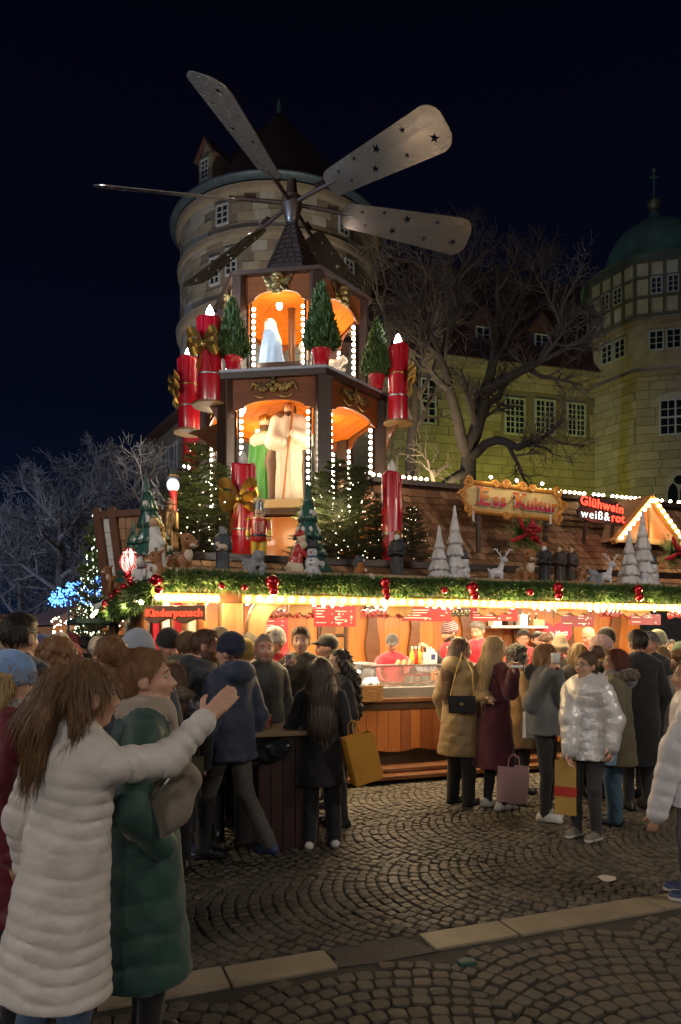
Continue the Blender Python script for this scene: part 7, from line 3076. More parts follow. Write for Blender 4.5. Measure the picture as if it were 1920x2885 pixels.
def person(label, u, Y, vtop, face, top, legs=T_black, shoes=S_black, hem=.84, e=.02, q=0.0, qp=.10, flare=.03, hair=None, hairmat=H_br, hat=None, hatmat=None, skin=SKIN,
           armL=None, armR=None, stance=None, head=(0, 0), collar=None, collarmat=None, hood=None, scarf=None, glasses=False, h=.0145, z0=0.0, sleeves=None, curl=.55, wide=1.0, facepts=True,
           cat='person', group=None, beard=None, fur=None, lean=0.0, dx=0.0, extra=None, hairh=.010, tilt=0.0):
    """face: 0 looks away, 90 looks to -x, 180 looks to the camera, -90 looks to +x. arm targets: (elbow(u,v,dy), wrist(u,v,dy))"""
    b = at(u, HOR, Y)
    Ht = CAMZ + (HOR - vtop) / FPX * Y - z0
    s = Ht / 1.75
    th = R(face)
    P = empty('person', (b.x, b.y, z0), th, label, cat, group, s)
    P.rotation_euler = (Matrix.Rotation(R(tilt), 3, 'Y') @ Matrix.Rotation(th, 3, 'Z')).to_euler()
    inv = (Matrix.Translation((b.x, b.y, z0)) @ Matrix.Rotation(R(tilt), 4, 'Y') @ Matrix.Rotation(th, 4, 'Z') @ Matrix.Scale(s, 4)).inverted()

    def loc(t):
        return inv @ at(t[0], t[1], Y + t[2])

    q *= .55
    pr = []
    SH, HD = 1.405, 1.632
    ly = lean
    tw = lambda z: ly * max(0, (z - .95)) / .65     # forward lean
    # torso (1), sleeves (5), collar/hood (4)
    pr += [C((-.115, tw(1.4), SH), (.115, tw(1.4), SH), .068 + e * .8, .068 + e * .8, 1, .85), C((0, tw(1.33), 1.36), (0, tw(1.05), 1.04), .150 + e, .146 + e, 1, .74, q, qp),
           C((0, tw(1.05), 1.04), (0, 0, max(.84, hem)), .146 + e, .160 + e, 1, .80, q, qp)]
    if hem < .84:
        pr.append(C((0, 0, .86), (0, 0, hem - .02), .160 + e, .170 + e + flare, 1, .86, q, qp))
    pr.append(C((0, tw(1.42), 1.41), (0, tw(1.46), 1.462), .078 + e * .5, .062 + e * .4, 1))
    arms = []
    for side, tgt in ((-1, armL), (1, armR)):
        sh = Vector((side * .165, tw(1.4), SH - .012))
        if tgt is None:
            el = Vector((side * (.205 + e), -.03 + ly * .4, 1.13))
            wr = Vector((side * (.215 + e), .04 + ly * .4, .90))
            nr = Vector((-side, .1, 0))
        elif tgt == 'front':
            el = Vector((side * (.235 + e), .02 + tw(1.2), 1.14))
            wr = Vector((side * .10, .25 + tw(1.2), 1.17))
            nr = Vector((-side * .6, 0, -.6))
        elif tgt == 'pocket':
            el = Vector((side * (.27 + e), -.06, 1.13))
            wr = Vector((side * (.19 + e), .07, .96))
            nr = Vector((-side, 0, 0))
        else:
            el, wr = loc(tgt[0]), loc(tgt[1])
            d1 = el - sh
            el = sh + d1 * min(1.15, max(.75, .30 / max(d1.length, .01))) if not (.2 < d1.length < .36) else el
            nr = Vector((-side * .5, .2, -.6))
        pr += [C(sh, el, .057 + e * .8, .050 + e * .8, 5, 1, q, qp), C(el, wr, .050 + e * .8, .040 + e * .6, 5, 1, q, qp)]
        d = (wr - el).normalized()
        if tgt != 'pocket':
            pr.append(C(wr - d * .03, wr + d * .02, .026, .024, 6))
            pr += hand_prims(wr + d * .01, d, nr, side, curl, 6)
        arms.append((el, wr, d))
    # legs (2) and shoes (3)
    stc = stance or ((-.10, .0, 0, 0), (.10, .02, 0, 0))       # (x, y, lift, kneeforward)
    for side, (fx, fy, lift, kn) in zip((-1, 1), stc):
        hip = Vector((side * .085, 0, .90))
        ank = Vector((fx, fy, .095 + lift))
        kne = hip.lerp(ank, .52) + Vector((0, .03 + kn, 0))
        pr += [C(hip, kne, .088, .064 * wide, 2), C(kne, ank + Vector((0, 0, -.03)), .064 * wide, .048 * (wide ** 1.6), 2)]
        tilt = -lift * 2.2
        pr += [C(ank + Vector((0, -.035, -.05)), ank + Vector((0, .13, -.055 + (tilt * .13 if lift else 0))), .043, .038, 3), E(ank + Vector((0, .0, -.03)), (.042, .055, .05), 3)]
        if not lift:
            pr.append(C(ank + Vector((0, -.04, -.06)), ank + Vector((0, .135, -.062)), .047, .043, 7))
    # head
    yaw, pit = R(head[0]), R(head[1])
    Rm = Matrix.Rotation(yaw, 3, 'Z') @ Matrix.Rotation(pit, 3, 'X')
    hc = Vector((0, .015 + tw(1.62), HD))
    HS = 1.07
    hl = lambda x, y, z: hc + Rm @ (Vector((x, y, z)) * HS)
    EH = lambda c, r: E(c, tuple(v * HS for v in r), 0, yaw, pit)
    pr += [EH(hl(0, -.008, .022), (.076, .095, .098)), EH(hl(0, .022, -.03), (.062, .073, .083)), EH(hl(0, .046, -.090), (.038, .042, .028)),
           C(hl(0, .088, .012), hl(0, .112, -.030), .009, .013, 0), EH(hl(0, .080, .027), (.050, .016, .009)), EH(hl(.036, .066, -.030), (.024, .02, .02)), EH(hl(-.036, .066, -.030), (.024, .02, .02)),
           EH(hl(.077, -.005, -.015), (.011, .020, .030)), EH(hl(-.077, -.005, -.015), (.011, .020, .030)), C((0, tw(1.45), 1.44), hl(0, -.01, -.06), .057, .053, 0),
           EH(hl(0, .088, -.060), (.022, .012, .012)), EH(hl(.012, .098, -.036), (.010, .010, .008)), EH(hl(-.012, .098, -.036), (.010, .010, .008))]
    cm = collarmat or top
    if collar:
        pr.append(C((0, tw(1.46) - .01, 1.45), (0, tw(1.48) - .012, 1.445 + collar), .082, .078, 4))
    if scarf:
        pr += [E((0, tw(1.5), 1.485), (.125, .120, .050), 4), E((0, tw(1.5) + .01, 1.53), (.105, .105, .040), 4), C((.04, .12 + tw(1.4), 1.46), (.06, .15 + tw(1.2), 1.22), .05, .055, 4, .5)]
    if hood:
        pr += [E((0, -.115 + tw(1.48), 1.475), (.135, .085, .10), 4), C((-.10, -.02 + tw(1.48), 1.475), (.10, -.02 + tw(1.48), 1.475), .055, .055, 4), C((-.1, -.04, 1.47), (-.085, .06, 1.44), .045, .035, 4), C((.1, -.04, 1.47), (.085, .06, 1.44), .045, .035, 4)]
    if extra:
        pr += extra(hl)
    mats = [skin, top, legs, shoes, cm, sleeves or top, skin, SOLE if shoes is not S_black else S_black]
    clips = [(1, (0, 0, 1), hem), (3, (0, 0, 1), 0.0), (7, (0, 0, 1), 0.0), (7, (0, 0, -1), -.028)]
    nz = None
    if q <= 0:
        sd = u * .37
        nz = lambda Q: wob(Q, .0055, 24, sd) * (Q[:, 2] < 1.45) + wob(Q, .003, 47, sd + 1) * (Q[:, 2] < 1.42)
    else:
        sd = u * .37
        nz = lambda Q: wob(Q, .004, 33, sd) * (Q[:, 2] < 1.45)
    me = blob('body', pr, mats, h / s, {0: .016, 1: .05, 2: .03, 3: .02, 4: .04, 5: .035, 6: .005, 7: .02}, clips, nz)
    child('body', me, P)
    he = (pit, 0, yaw)
    heul = (Matrix.Rotation(yaw, 3, 'Z') @ Matrix.Rotation(pit, 3, 'X')).to_euler()
    if hair:
        child('hair', hair_mesh(hair, hairmat, hairh), P, hc, heul, HS)
    if hat:
        child('hat', hat_mesh(hat, hatmat), P, hc, heul, HS)
    if facepts:
        for sx in (-1, 1):
            child('eye', EYE_ME, P, hl(sx * .031, .0815, .004), heul)
            bm = hairmat if hair else H_br
            if bm.name not in BROW_ME:
                t_ = MB()
                t_.v, t_.f, t_.m = list(_f.v), list(_f.f), list(_f.m)
                BROW_ME[bm.name] = t_.mesh('eyebrow', bm)
            child('eyebrow', BROW_ME[bm.name], P, hl(sx * .031, .0925, .026), heul)
        child('mouth', LIP_ME, P, hl(0, .097, -.061), heul)
    if beard:
        child('beard', blob('beard', [E((0, .035, -.085), (.055, .062, .045)), E((-.05, .02, -.06), (.02, .05, .04)), E((.05, .02, -.06), (.02, .05, .04)), E((0, .095, -.047), (.03, .012, .006))], [beard], .009, .02, [(0, (0, 0, -1), .035)], lambda Q: wob(Q, .004, 150)), P, hc, heul, HS)
    if glasses:
        child('glasses', GLASSES_ME, P, hl(0, .106, .002), heul)
    if fur:
        fp = [C((-.13, -.02, 1.47), (-.09, -.15, 1.50), .05, .055), C((-.09, -.15, 1.5), (.09, -.15, 1.5), .055, .055), C((.09, -.15, 1.5), (.13, -.02, 1.47), .055, .05), C((.13, -.02, 1.47), (.07, .09, 1.43), .05, .035), C((-.13, -.02, 1.47), (-.07, .09, 1.43), .05, .035)]
        child('fur_trim', blob('fur_trim', fp, [fur], .010, .02, (), lambda Q: wob(Q, .016, 110) + wob(Q, .010, 230, .7)), P)
    PEOPLE.append(P)
    return P, loc, arms


# ---------------------------------------------------------------- foreground on the left
W_ivory = cloth('ivory_puffer', (.62, .57, .53), .5, .6, 11, .88)
G_green = cloth('green_puffer', (.020, .070, .058), .62, .6, 9)
B_burg = cloth('burgundy_puffer', (.17, .012, .028), .5, .25, 14)
person('woman in long ivory quilted coat with ponytail pointing up with one arm', 100, 2.55, 1862, -26, W_ivory, T_jean, S_white, hem=.53, e=.016, q=.022, qp=.056, flare=.055, tilt=6.5, hair='pony', hairmat=H_lb,
       armR=((470, 2140, .06), (572, 2035, .12)), collar=.05, h=.0082, hairh=.006, curl=.04, head=(-22, 4))
person('woman in long dark green padded coat with hair bun and beige scarf', 402, 3.0, 1836, -72, G_green, T_black, S_black, hem=.36, e=.03, q=.020, qp=.13, flare=.05, hair='bun', hairmat=H_gin, scarf=True,
       collarmat=cloth('beige_scarf', (.40, .33, .26), .9), h=.0105, hairh=.008, head=(-8, 4), armL='pocket', armR='pocket')
person('woman in burgundy padded jacket with light blue beanie and checked scarf', 25, 3.2, 1858, -70, B_burg, T_black, S_black, hem=.55, e=.045, q=.020, qp=.11, hair='long', hairmat=H_bl, hat='beanie',
       hatmat=cloth('blue_beanie', (.20, .34, .62), .9), scarf=True, collarmat=mat('scarf_plaid', (.45, .42, .38), (.06, .06, .07), .9, scale=22, contrast=.8), head=(0, -4))
person('tall dark-haired man in navy coat with grey hood seen from behind', 50, 4.15, 1734, -14, T_navy, T_navy, S_black, hem=.75, e=.035, hair='short', hairmat=H_dk, hood=True, collarmat=cloth('grey_hood', (.15, .16, .18), .9))
person('person with bushy curly red-brown hair and dark coat in the crowd', 162, 4.9, 1806, 5, cloth('dark_coat', (.03, .026, .028)), hem=.6, e=.03, hair='curly', hairmat=H_gin, facepts=False, h=.017)
person('person in pale grey-blue beanie right behind the woman with the bun', 388, 4.3, 1792, -5, cloth('greyblue_coat', (.05, .06, .08)), hem=.7, e=.03, hair='short', hairmat=H_gin, hat='beanie', hatmat=cloth('paleblue_beanie', (.36, .40, .48), .9), facepts=False, h=.017)
FURB = mat('fur_brown', (.16, .12, .085), (.06, .045, .03), .95, scale=40, bump=.6)
person('child-sized person in black padded jacket with brown fur-trimmed hood', 488, 5.35, 1868, 8, cloth('black_gloss', (.014, .014, .017), .35), hem=.62, e=.045, q=.018, qp=.11, hair='long', hairmat=H_br, hood=True, fur=FURB, facepts=False, h=.017)
person('man in black knitted beanie and black coat looking down', 472, 6.5, 1783, -125, cloth('black_wool', (.016, .015, .016)), hem=.7, e=.03, hat='beanie', hatmat=cloth('beanie_black', (.016, .014, .013), .95), skin=SKIN2, head=(-5, -16))
person('person in olive hooded parka beside the man in the black beanie', 527, 6.2, 1783, -20, cloth('olive_parka', (.085, .082, .040)), hem=.65, e=.035, hair='short', hairmat=H_lb, hood=True, facepts=False, h=.017)
person('bearded man with short brown hair in dark hooded coat seen in profile', 574, 5.75, 1778, -84, cloth('dark_parka', (.020, .024, .030)), hem=.7, e=.035, hair='short', hairmat=H_br, hood=True, beard=H_br, skin=SKIN2)
person('dark long-haired woman in black leather jacket seen from behind', 588, 6.15, 1832, 6, cloth('leather', (.013, .012, .012), .3), hem=.8, e=.02, hair='long', hairmat=H_dk, facepts=False, h=.017)
person('walking man in navy jacket, navy beanie and grey trousers', 652, 5.6, 1795, 48, cloth('navy_jacket', (.018, .028, .062), .7), T_grey, S_blue, hem=.80, e=.038, hair='short', hairmat=H_br, hat='beanie', hatmat=cloth('navy_beanie', (.012, .018, .045), .95),
       stance=((-.10, .24, 0, .05), (.10, -.34, .10, .10)), armL=None, armR=None, head=(20, 0), collar=.06, wide=1.12, hood=True)
person('bald man with stubble in dark padded jacket looking aside', 742, 6.4, 1790, -142, cloth('black_puffer', (.022, .022, .020), .6), hem=.78, e=.04, q=.012, qp=.09, hair='buzz', hairmat=mat('stubble', (.20, .13, .10), rough=.7), skin=SKIN2, collar=.07, head=(-20, 0), beard=mat('stubble_beard', (.24, .14, .10), rough=.8))
person('person in white knit hat and red jacket behind the bald man', 776, 7.2, 1778, 150, M_redmatt, hem=.8, e=.03, hair='short', hairmat=H_br, hat='beanie', hatmat=cloth('white_knit', (.55, .52, .47), .95))
person('person in mustard beanie beside the curved brace', 694, 6.9, 1812, 10, cloth('olive_coat', (.07, .06, .03)), hem=.7, e=.03, hat='beanie', hatmat=cloth('mustard', (.28, .18, .03), .95), facepts=False, h=.017)
person('person in dark grey beanie next to the mustard beanie', 700, 7.5, 1793, 10, cloth('dk_coat2', (.03, .03, .03)), hem=.7, e=.03, hat='beanie', hatmat=cloth('grey_beanie', (.07, .06, .05), .95), facepts=False, h=.017)
person('person in tan beanie behind the bearded man', 622, 6.6, 1780, 30, cloth('tan_coat', (.09, .07, .05)), hem=.7, e=.03, hat='beanie', hatmat=cloth('tan_beanie', (.42, .30, .15), .95), facepts=False, h=.017)
pm, locm, armsm = person('smiling man in dark olive jacket with blue scarf holding a glass', 850, 7.05, 1771, 166, cloth('olive_jacket', (.040, .032, .018), .75), hem=.72, e=.03, hair='short', hairmat=H_br, scarf=False, collar=.05, collarmat=cloth('blue_scarf', (.05, .08, .2)),
                         armR=((792, 1945, -.10), (808, 1885, -.22)), head=(12, 2), facepts=True, curl=1.1)
person('man in black peaked cap seen in profile beside the oven', 925, 7.45, 1792, 96, cloth('black_coat3', (.018, .017, .018)), hem=.7, e=.03, hair='buzz', hairmat=H_br, hat='cap', hatmat=cloth('cap_black', (.02, .02, .02), .8))
person('woman in black coat with very long hair reaching to the table', 905, 5.95, 1856, 4, cloth('black_coat_long', (.009, .009, .012), .85), T_black, S_white, hem=.60, e=.025, flare=.05, hair='verylong', hairmat=hairm('verydark', (.045, .024, .012)), armL=((838, 2015, .02), (786, 2105, .04)), armR=None, wide=1.25,
       stance=((-.11, .02, 0, 0), (.13, .06, 0, 0)), h=.0115)
person('woman with long dark curly hair and black coat facing the smiling man', 958, 6.7, 1834, 112, cloth('black_coat4', (.013, .012, .015)), hem=.6, e=.025, hair='longcurly', hairmat=H_dk)
# ---------------------------------------------------------------- vendors behind the counter
V_red = cloth('vendor_red', (.50, .008, .030), .7)
V_blk = cloth('vendor_black', (.02, .02, .022))
ZV = .108
person('vendor in red sweater and grey cap bending over the display', 1106, 9.75, 1790, 176, V_red, T_black, hem=.85, e=.02, hair='buzz', hairmat=H_br, hat='cap', hatmat=cloth('cap_grey', (.06, .06, .06)), armL=((1160, 1890, -.25), (1150, 1925, -.35)), armR=((1055, 1890, -.2), (1075, 1925, -.35)), head=(0, -20), z0=ZV, skin=SKIN2)
M_strip = mat('beanie_striped', (.10, .02, .04), (.45, .38, .38), .9, scale=2.2)
nt = M_strip.node_tree
wv = nt.nodes.new('ShaderNodeTexWave')
wv.bands_direction = 'Z'
wv.inputs['Scale'].default_value = 14
tcx = nt.nodes.new('ShaderNodeTexCoord')
nt.links.new(tcx.outputs['Object'], wv.inputs['Vector'])
for l in list(nt.links):
    if l.to_node.type == 'VALTORGB':
        nt.links.remove(l)
rp_ = [n for n in nt.nodes if n.type == 'VALTORGB'][0]
nt.links.new(wv.outputs['Fac'], rp_.inputs[0])
rp_.color_ramp.elements[0].position = .6
rp_.color_ramp.elements[1].position = .8
person('bearded vendor in striped beanie and red vest reaching to the paper carrier', 1270, 9.9, 1757, 112, V_red, T_black, hem=.85, e=.025, sleeves=V_blk, hair='buzz', hairmat=H_dk, hat='beanie', hatmat=M_strip, armL=((1250, 1880, -.3), (1212, 1835, -.35)), armR=((1240, 1860, .1), (1205, 1830, .05)), beard=H_dk, head=(0, -14), z0=ZV)
person('grey-haired vendor in red jacket looking down at the counter', 1348, 10.1, 1752, 150, V_red, T_black, hem=.85, e=.025, hair='short', hairmat=H_gr, head=(-10, -14), z0=ZV, armL='front', armR='front')
person('dark-haired vendor in red top and glasses below the wall shelf', 1474, 10.5, 1776, 176, V_red, T_black, hem=.85, e=.02, hair='short', hairmat=H_dk, glasses=True, head=(0, -12), z0=ZV, armL='front', armR='front', skin=SKIN2)
person('dark bearded man in black jacket left of the heart sign', 1514, 11.0, 1781, 170, V_blk, T_black, hem=.85, e=.02, hair='short', hairmat=H_dk, beard=H_dk, head=(20, -10), z0=ZV)
person('brown-haired vendor in red bending low over the counter', 1592, 10.2, 1785, 110, V_red, T_black, hem=.85, e=.025, hair='short', hairmat=H_br, head=(0, -34), lean=.28, z0=ZV, armL='front', armR='front')
person('bald vendor in red bending forward at the far counter', 1688, 10.7, 1768, 120, V_red, T_black, hem=.85, e=.025, hair=None, head=(0, -25), lean=.2, z0=ZV, skin=SKIN2, armL='front', armR='front')
# ---------------------------------------------------------------- queue on the right
C_camel = cloth('camel_puffer', (.27, .175, .065), .5, .6, 12, .85)
C_wine = cloth('wine_coat', (.075, .008, .018), .9)
C_silver = mat('cloth_silver', (.60, .58, .57), (.50, .48, .47), .36, metal=.2, scale=5, bump=.55, bscale=11, bdist=.03)
person('woman in long camel padded coat with black handbag', 1296, 7.5, 1800, -52, C_camel, T_black, S_black, hem=.535, e=.042, q=.016, qp=.10, flare=.05, hair='long', hairmat=H_br, hood=True, armR=((1352, 1960, -.1), (1372, 1965, -.3)), armL=None, wide=1.25, head=(-25, 0))
person('blonde woman in glasses and long wine-red coat holding food', 1392, 7.35, 1797, -64, C_wine, T_black, S_white, hem=.43, e=.03, flare=.06, hair='long', hairmat=H_bl, glasses=True, armR=((1440, 1950, -.2), (1448, 1895, -.38)), armL=((1420, 1960, .1), (1450, 1900, -.2)), curl=1.0, h=.0115)
person('woman with dark pinned curls in light brown coat inside the queue', 1462, 8.1, 1822, -84, cloth('tan_coat2', (.24, .15, .07)), T_black, S_black, hem=.55, e=.03, hair='curly', hairmat=H_dk, armR='front', armL='front')
C_greybomb = cloth('grey_bomber', (.13, .135, .14), .85)
person('person with blond bob in grey bomber jacket drinking from a cup', 1535, 6.9, 1818, -118, C_greybomb, T_black, S_white, hem=.86, e=.05, flare=.0, hair='bob', hairmat=H_gin, hood=True, collarmat=T_black, armL=((1586, 1975, -.15), (1566, 1895, -.22)), armR=((1500, 1985, -.1), (1548, 1900, -.24)), head=(-6, -10), curl=1.1, h=.0115)
person('woman in shiny silver padded jacket and glasses looking back', 1655, 6.25, 1840, 128, C_silver, cloth('charcoal_jeans', (.032, .032, .034)), mat('shoe_taupe', (.16, .14, .11), rough=.7), hem=.76, e=.055, q=.018, qp=.115, hair='bun', hairmat=H_br, glasses=True, armR=((1604, 2040, -.1), (1606, 2118, -.14)), armL=None, h=.011, hood=True, head=(-8, 4))
person('woman with red-brown hair in olive parka with fur hood and wide jeans', 1738, 6.75, 1832, 62, cloth('olive_parka2', (.125, .105, .055), .8), T_blue, S_black, hem=.60, e=.04, flare=.03, hair='bob', hairmat=H_red, hood=True, fur=FURB, wide=1.3, head=(22, 0), scarf=True, collarmat=cloth('grey_scarf', (.22, .23, .26)))
person('tall man with dark hair in long black overcoat seen from behind', 1800, 7.3, 1778, 6, cloth('overcoat', (.008, .008, .010), .9), T_black, S_black, hem=.45, e=.035, hair='short', hairmat=H_dk, collar=.04, facepts=False, h=.017)
person('grey-haired man in dark jacket facing the tall man in black', 1834, 7.9, 1782, 128, cloth('dark_jacket', (.016, .016, .020)), T_black, S_black, hem=.7, e=.035, hair='short', hairmat=H_gr, skin=SKIN2, head=(0, -6))
person('person in tall greige beanie in front of the counter', 1578, 8.7, 1802, 0, cloth('coat_dk3', (.03, .028, .026)), hem=.6, e=.03, hat='beanie_tall', hatmat=cloth('greige', (.34, .28, .20), .95), facepts=False, h=.017)
person('short-haired blonde person behind the person in the grey bomber', 1632, 8.2, 1815, -10, cloth('coat_dk4', (.05, .04, .035)), hem=.6, e=.03, hair='bob', hairmat=H_bl, facepts=False, h=.017)
person('person in fluffy pink hat waiting at the counter', 1694, 7.9, 1802, 60, cloth('coat_dk5', (.02, .02, .022)), hem=.6, e=.03, hair='long', hairmat=H_bl, hat='fuzzy', hatmat=cloth('pink_fluff', (.52, .33, .30), .98))
person('person in black knitted beanie behind the fluffy pink hat', 1709, 8.6, 1778, 10, cloth('coat_dk6', (.016, .016, .018)), hem=.6, e=.03, hat='beanie', hatmat=cloth('beanie_blk2', (.014, .013, .013), .95), facepts=False, h=.017)
person('person in cream-green beanie behind the grey-haired man', 1852, 8.9, 1784, -70, cloth('coat_dk7', (.05, .05, .045)), hem=.6, e=.03, hat='beanie', hatmat=cloth('creamgreen', (.34, .34, .22), .95))
person('dark-haired woman at the far end looking towards the square', 1889, 9.4, 1806, 172, cloth('coat_dk8', (.03, .028, .028)), hem=.6, e=.03, hair='long', hairmat=H_dk)
person('girl with light brown hair in the queue behind the overcoat', 1866, 8.1, 1824, -60, cloth('coat_dk9', (.05, .04, .04)), hem=.6, e=.03, hair='long', hairmat=H_lb)
person('person with ginger bun and pale jacket at the edge of the queue', 1915, 7.3, 1848, -30, cloth('pale_jacket', (.30, .26, .20)), hem=.7, e=.035, hair='bun', hairmat=H_gin, facepts=False, h=.017)
person('person in sage green beanie at the far end of the queue', 1917, 8.7, 1818, -20, cloth('coat_dk10', (.04, .04, .038)), hem=.7, e=.03, hat='beanie', hatmat=cloth('sage', (.13, .19, .11), .95), facepts=False, h=.017)
person('person in white padded jacket walking in from the side', 1950, 4.8, 1860, 70, cloth('white_puffer', (.62, .60, .62), .5, .25, 14, .9), T_navy, S_blue, hem=.70, e=.055, q=.02, qp=.12, hair='long', hairmat=H_br, armL=((1888, 2130, -.1), (1852, 2290, -.1)), armR=None, collar=.06)

# ---------------------------------------------------------------- far crowd: five kinds, copied
kinds = []
cols = [('dark coat and dark hair', (.02, .02, .024), 'short', H_dk, None), ('dark coat and brown hair', (.03, .025, .022), 'long', H_br, None), ('grey coat and pale knit hat', (.06, .06, .065), None, None, (.45, .40, .34)),
        ('dark coat and wine-red beanie', (.025, .022, .026), None, None, (.14, .02, .03)), ('navy coat and blue beanie', (.02, .025, .05), None, None, (.04, .07, .22)), ('brown coat and blond hair', (.09, .06, .04), 'bob', H_bl, None), ('black coat and black beanie', (.014, .014, .015), None, None, (.015, .015, .016))]
for i, (nm, c, hs, hm, hc_) in enumerate(cols):
    P, _, _ = person('person in %s deep in the far crowd' % nm, -400 - i * 60, 14, 1790, 0, cloth('far_%d' % i, c), hem=.6, e=.035, hair=hs, hairmat=hm or H_br, hat='beanie' if hc_ else None, hatmat=cloth('farhat_%d' % i, hc_) if hc_ else None, h=.024, facepts=False, group='people in the far crowd')
    kinds.append(P)
r_ = random.Random(12)
used = [False] * len(kinds)
spots = []
for k in range(44):
    Y = r_.uniform(8.5, 26)
    u = r_.uniform(20, 420) if Y < 13 else r_.uniform(40, 300)
    if Y < 10.5 and u > 300:
        Y += 0
    spots.append((u, Y))
spots += [(275, 8.2), (205, 7.6), (120, 6.6), (95, 8.0)]
for j, (u, Y) in enumerate(spots):
    i = j % len(kinds)
    o = kinds[i] if not used[i] else copy_tree(kinds[i])
    used[i] = True
    p = at(u, HOR, Y)
    o.location = (p.x, p.y, 0)
    s = r_.uniform(.93, 1.03)
    o.scale = (s, s, s)
    o.rotation_euler = (0, 0, R(r_.choice((0, 20, -30, 170, 60, -60))))
# ================================================================== BAGS, TABLE, SMALL THINGS
def carrier(u, vt, vb, Y, wpx, d, m, label, rz=0.0, taper=1.05, handle=True, tilt=0.0, band=None, cat='bag'):
    b = at(u, vb, Y)
    H = (vb - vt) / FPX * Y
    W = wpx / FPX * Y
    o = empty('shopping_bag', (b.x, b.y, b.z), R(rz), label, cat)
    o.rotation_euler = (0, R(tilt), R(rz))
    V = []
    for (z, f, cr) in ((0, 1, 0), (H * .5, (1 + taper) / 2, .03), (H, taper, 0)):
        w, dd = W / 2 * f, d / 2 * f
        V += [(-w, -dd, z), (0, -dd * (1 + cr), z), (w, -dd, z), (w * (1 - cr), 0, z), (w, dd, z), (0, dd, z), (-w, dd, z), (-w * (1 - cr), 0, z)]
    F = [(7, 6, 5, 4, 3, 2, 1, 0)]
    for r in range(2):
        for k in range(8):
            F.append((r * 8 + k, r * 8 + (k + 1) % 8, r * 8 + 8 + (k + 1) % 8, r * 8 + 8 + k))
    me = np_mesh('body', V, F, m)
    bo = child('body', me, o)
    md = bo.modifiers.new('thick', 'SOLIDIFY')
    md.thickness = .004
    if handle:
        for s in (-1, 1):
            mb = MB()
            mb.tube([(-W * .2, s * d * .5 * taper, H - .01), (-W * .15, s * d * .35, H + .09), (0, s * d * .2, H + .12), (W * .15, s * d * .35, H + .09), (W * .2, s * d * .5 * taper, H - .01)], .005, 6)
            mb.build('handle', m, o)
    if band:
        mb = MB()
        for (z0, z1) in band[1]:
            f0, f1 = 1 + (taper - 1) * z0, 1 + (taper - 1) * z1
            w0, w1, d0, d1 = W / 2 * f0 + .004, W / 2 * f1 + .004, d / 2 * f0 * 1.035 + .004, d / 2 * f1 * 1.035 + .004
            mb.add([(-w0, -d0, z0 * H), (w0, -d0, z0 * H), (w0, d0, z0 * H), (-w0, d0, z0 * H), (-w1, -d1, z1 * H), (w1, -d1, z1 * H), (w1, d1, z1 * H), (-w1, d1, z1 * H)],
                   [(0, 1, 5, 4), (1, 2, 6, 5), (2, 3, 7, 6), (3, 0, 4, 7)])
        mb.build('printed_band', band[0], o)
    return o


M_must = mat('paper_mustard', (.48, .22, .018), (.42, .18, .014), .6, scale=3, bump=.2)
carrier(1036, 2064, 2200, 5.85, 84, .14, M_must, 'large mustard yellow paper bag held by the woman in black', 20, 1.0, True, -14)
M_pink = mat('paper_pink', (.42, .25, .24), (.36, .21, .2), .6, scale=3, bump=.2)
carrier(1442, 2158, 2258, 7.1, 84, .14, M_pink, 'dusty pink paper bag beside the wine-red coat', -12, 1.02, True, 3)
M_yel = mat('paper_kraft_yellow', (.52, .31, .07), (.46, .26, .05), .6, scale=3, bump=.2)
carrier(1597, 2140, 2292, 6.3, 58, .12, M_yel, 'yellow paper bag with red band held by the woman in silver', -28, 1.0, True, 0, (mat('band_red', (.50, .03, .015), rough=.5), [(.34, .52)]))
M_tote = cloth('tote_blue', (.17, .30, .46), .9)
carrier(1722, 2020, 2155, 6.55, 62, .05, M_tote, 'light blue cloth tote hanging beside the olive parka', 30, .9, True, 6)
carrier(1492, 2005, 2078, 7.0, 34, .06, M_white, 'narrow white bag hanging beside the grey bomber jacket', 15, .95, True, 0)
carrier(548, 2130, 2180, 5.3, 46, .08, cloth('olive_tote', (.07, .065, .03), .9), 'olive cloth shoulder bag at the walking man\'s side', 30, 1.0, True, 0)
# black handbag with strap
hb = empty('handbag', at(1302, 2010, 7.2), R(-14), 'small black leather handbag hanging on the camel coat', 'handbag')
mb = MB()
mb.box(-.135, .135, -.03, .03, 0, .18)
mb.build('body', mat('leather_black', (.012, .012, .013), rough=.3), hb, bevel=.015)
mb = MB()
mb.box(-.136, .136, -.036, -.031, .085, .181)
mb.build('flap', MATS['leather_black'], hb, bevel=.004)
mb = MB()
mb.box(-.02, .02, -.041, -.036, .085, .11)
mb.build('clasp', M_gold, hb)
mb = MB()
mb.tube([(-.12, 0, .17), (-.06, .03, .42), (.0, .06, .62), (.1, .05, .42), (.12, 0, .17)], .005, 6)
mb.build('strap', M_gold, hb)
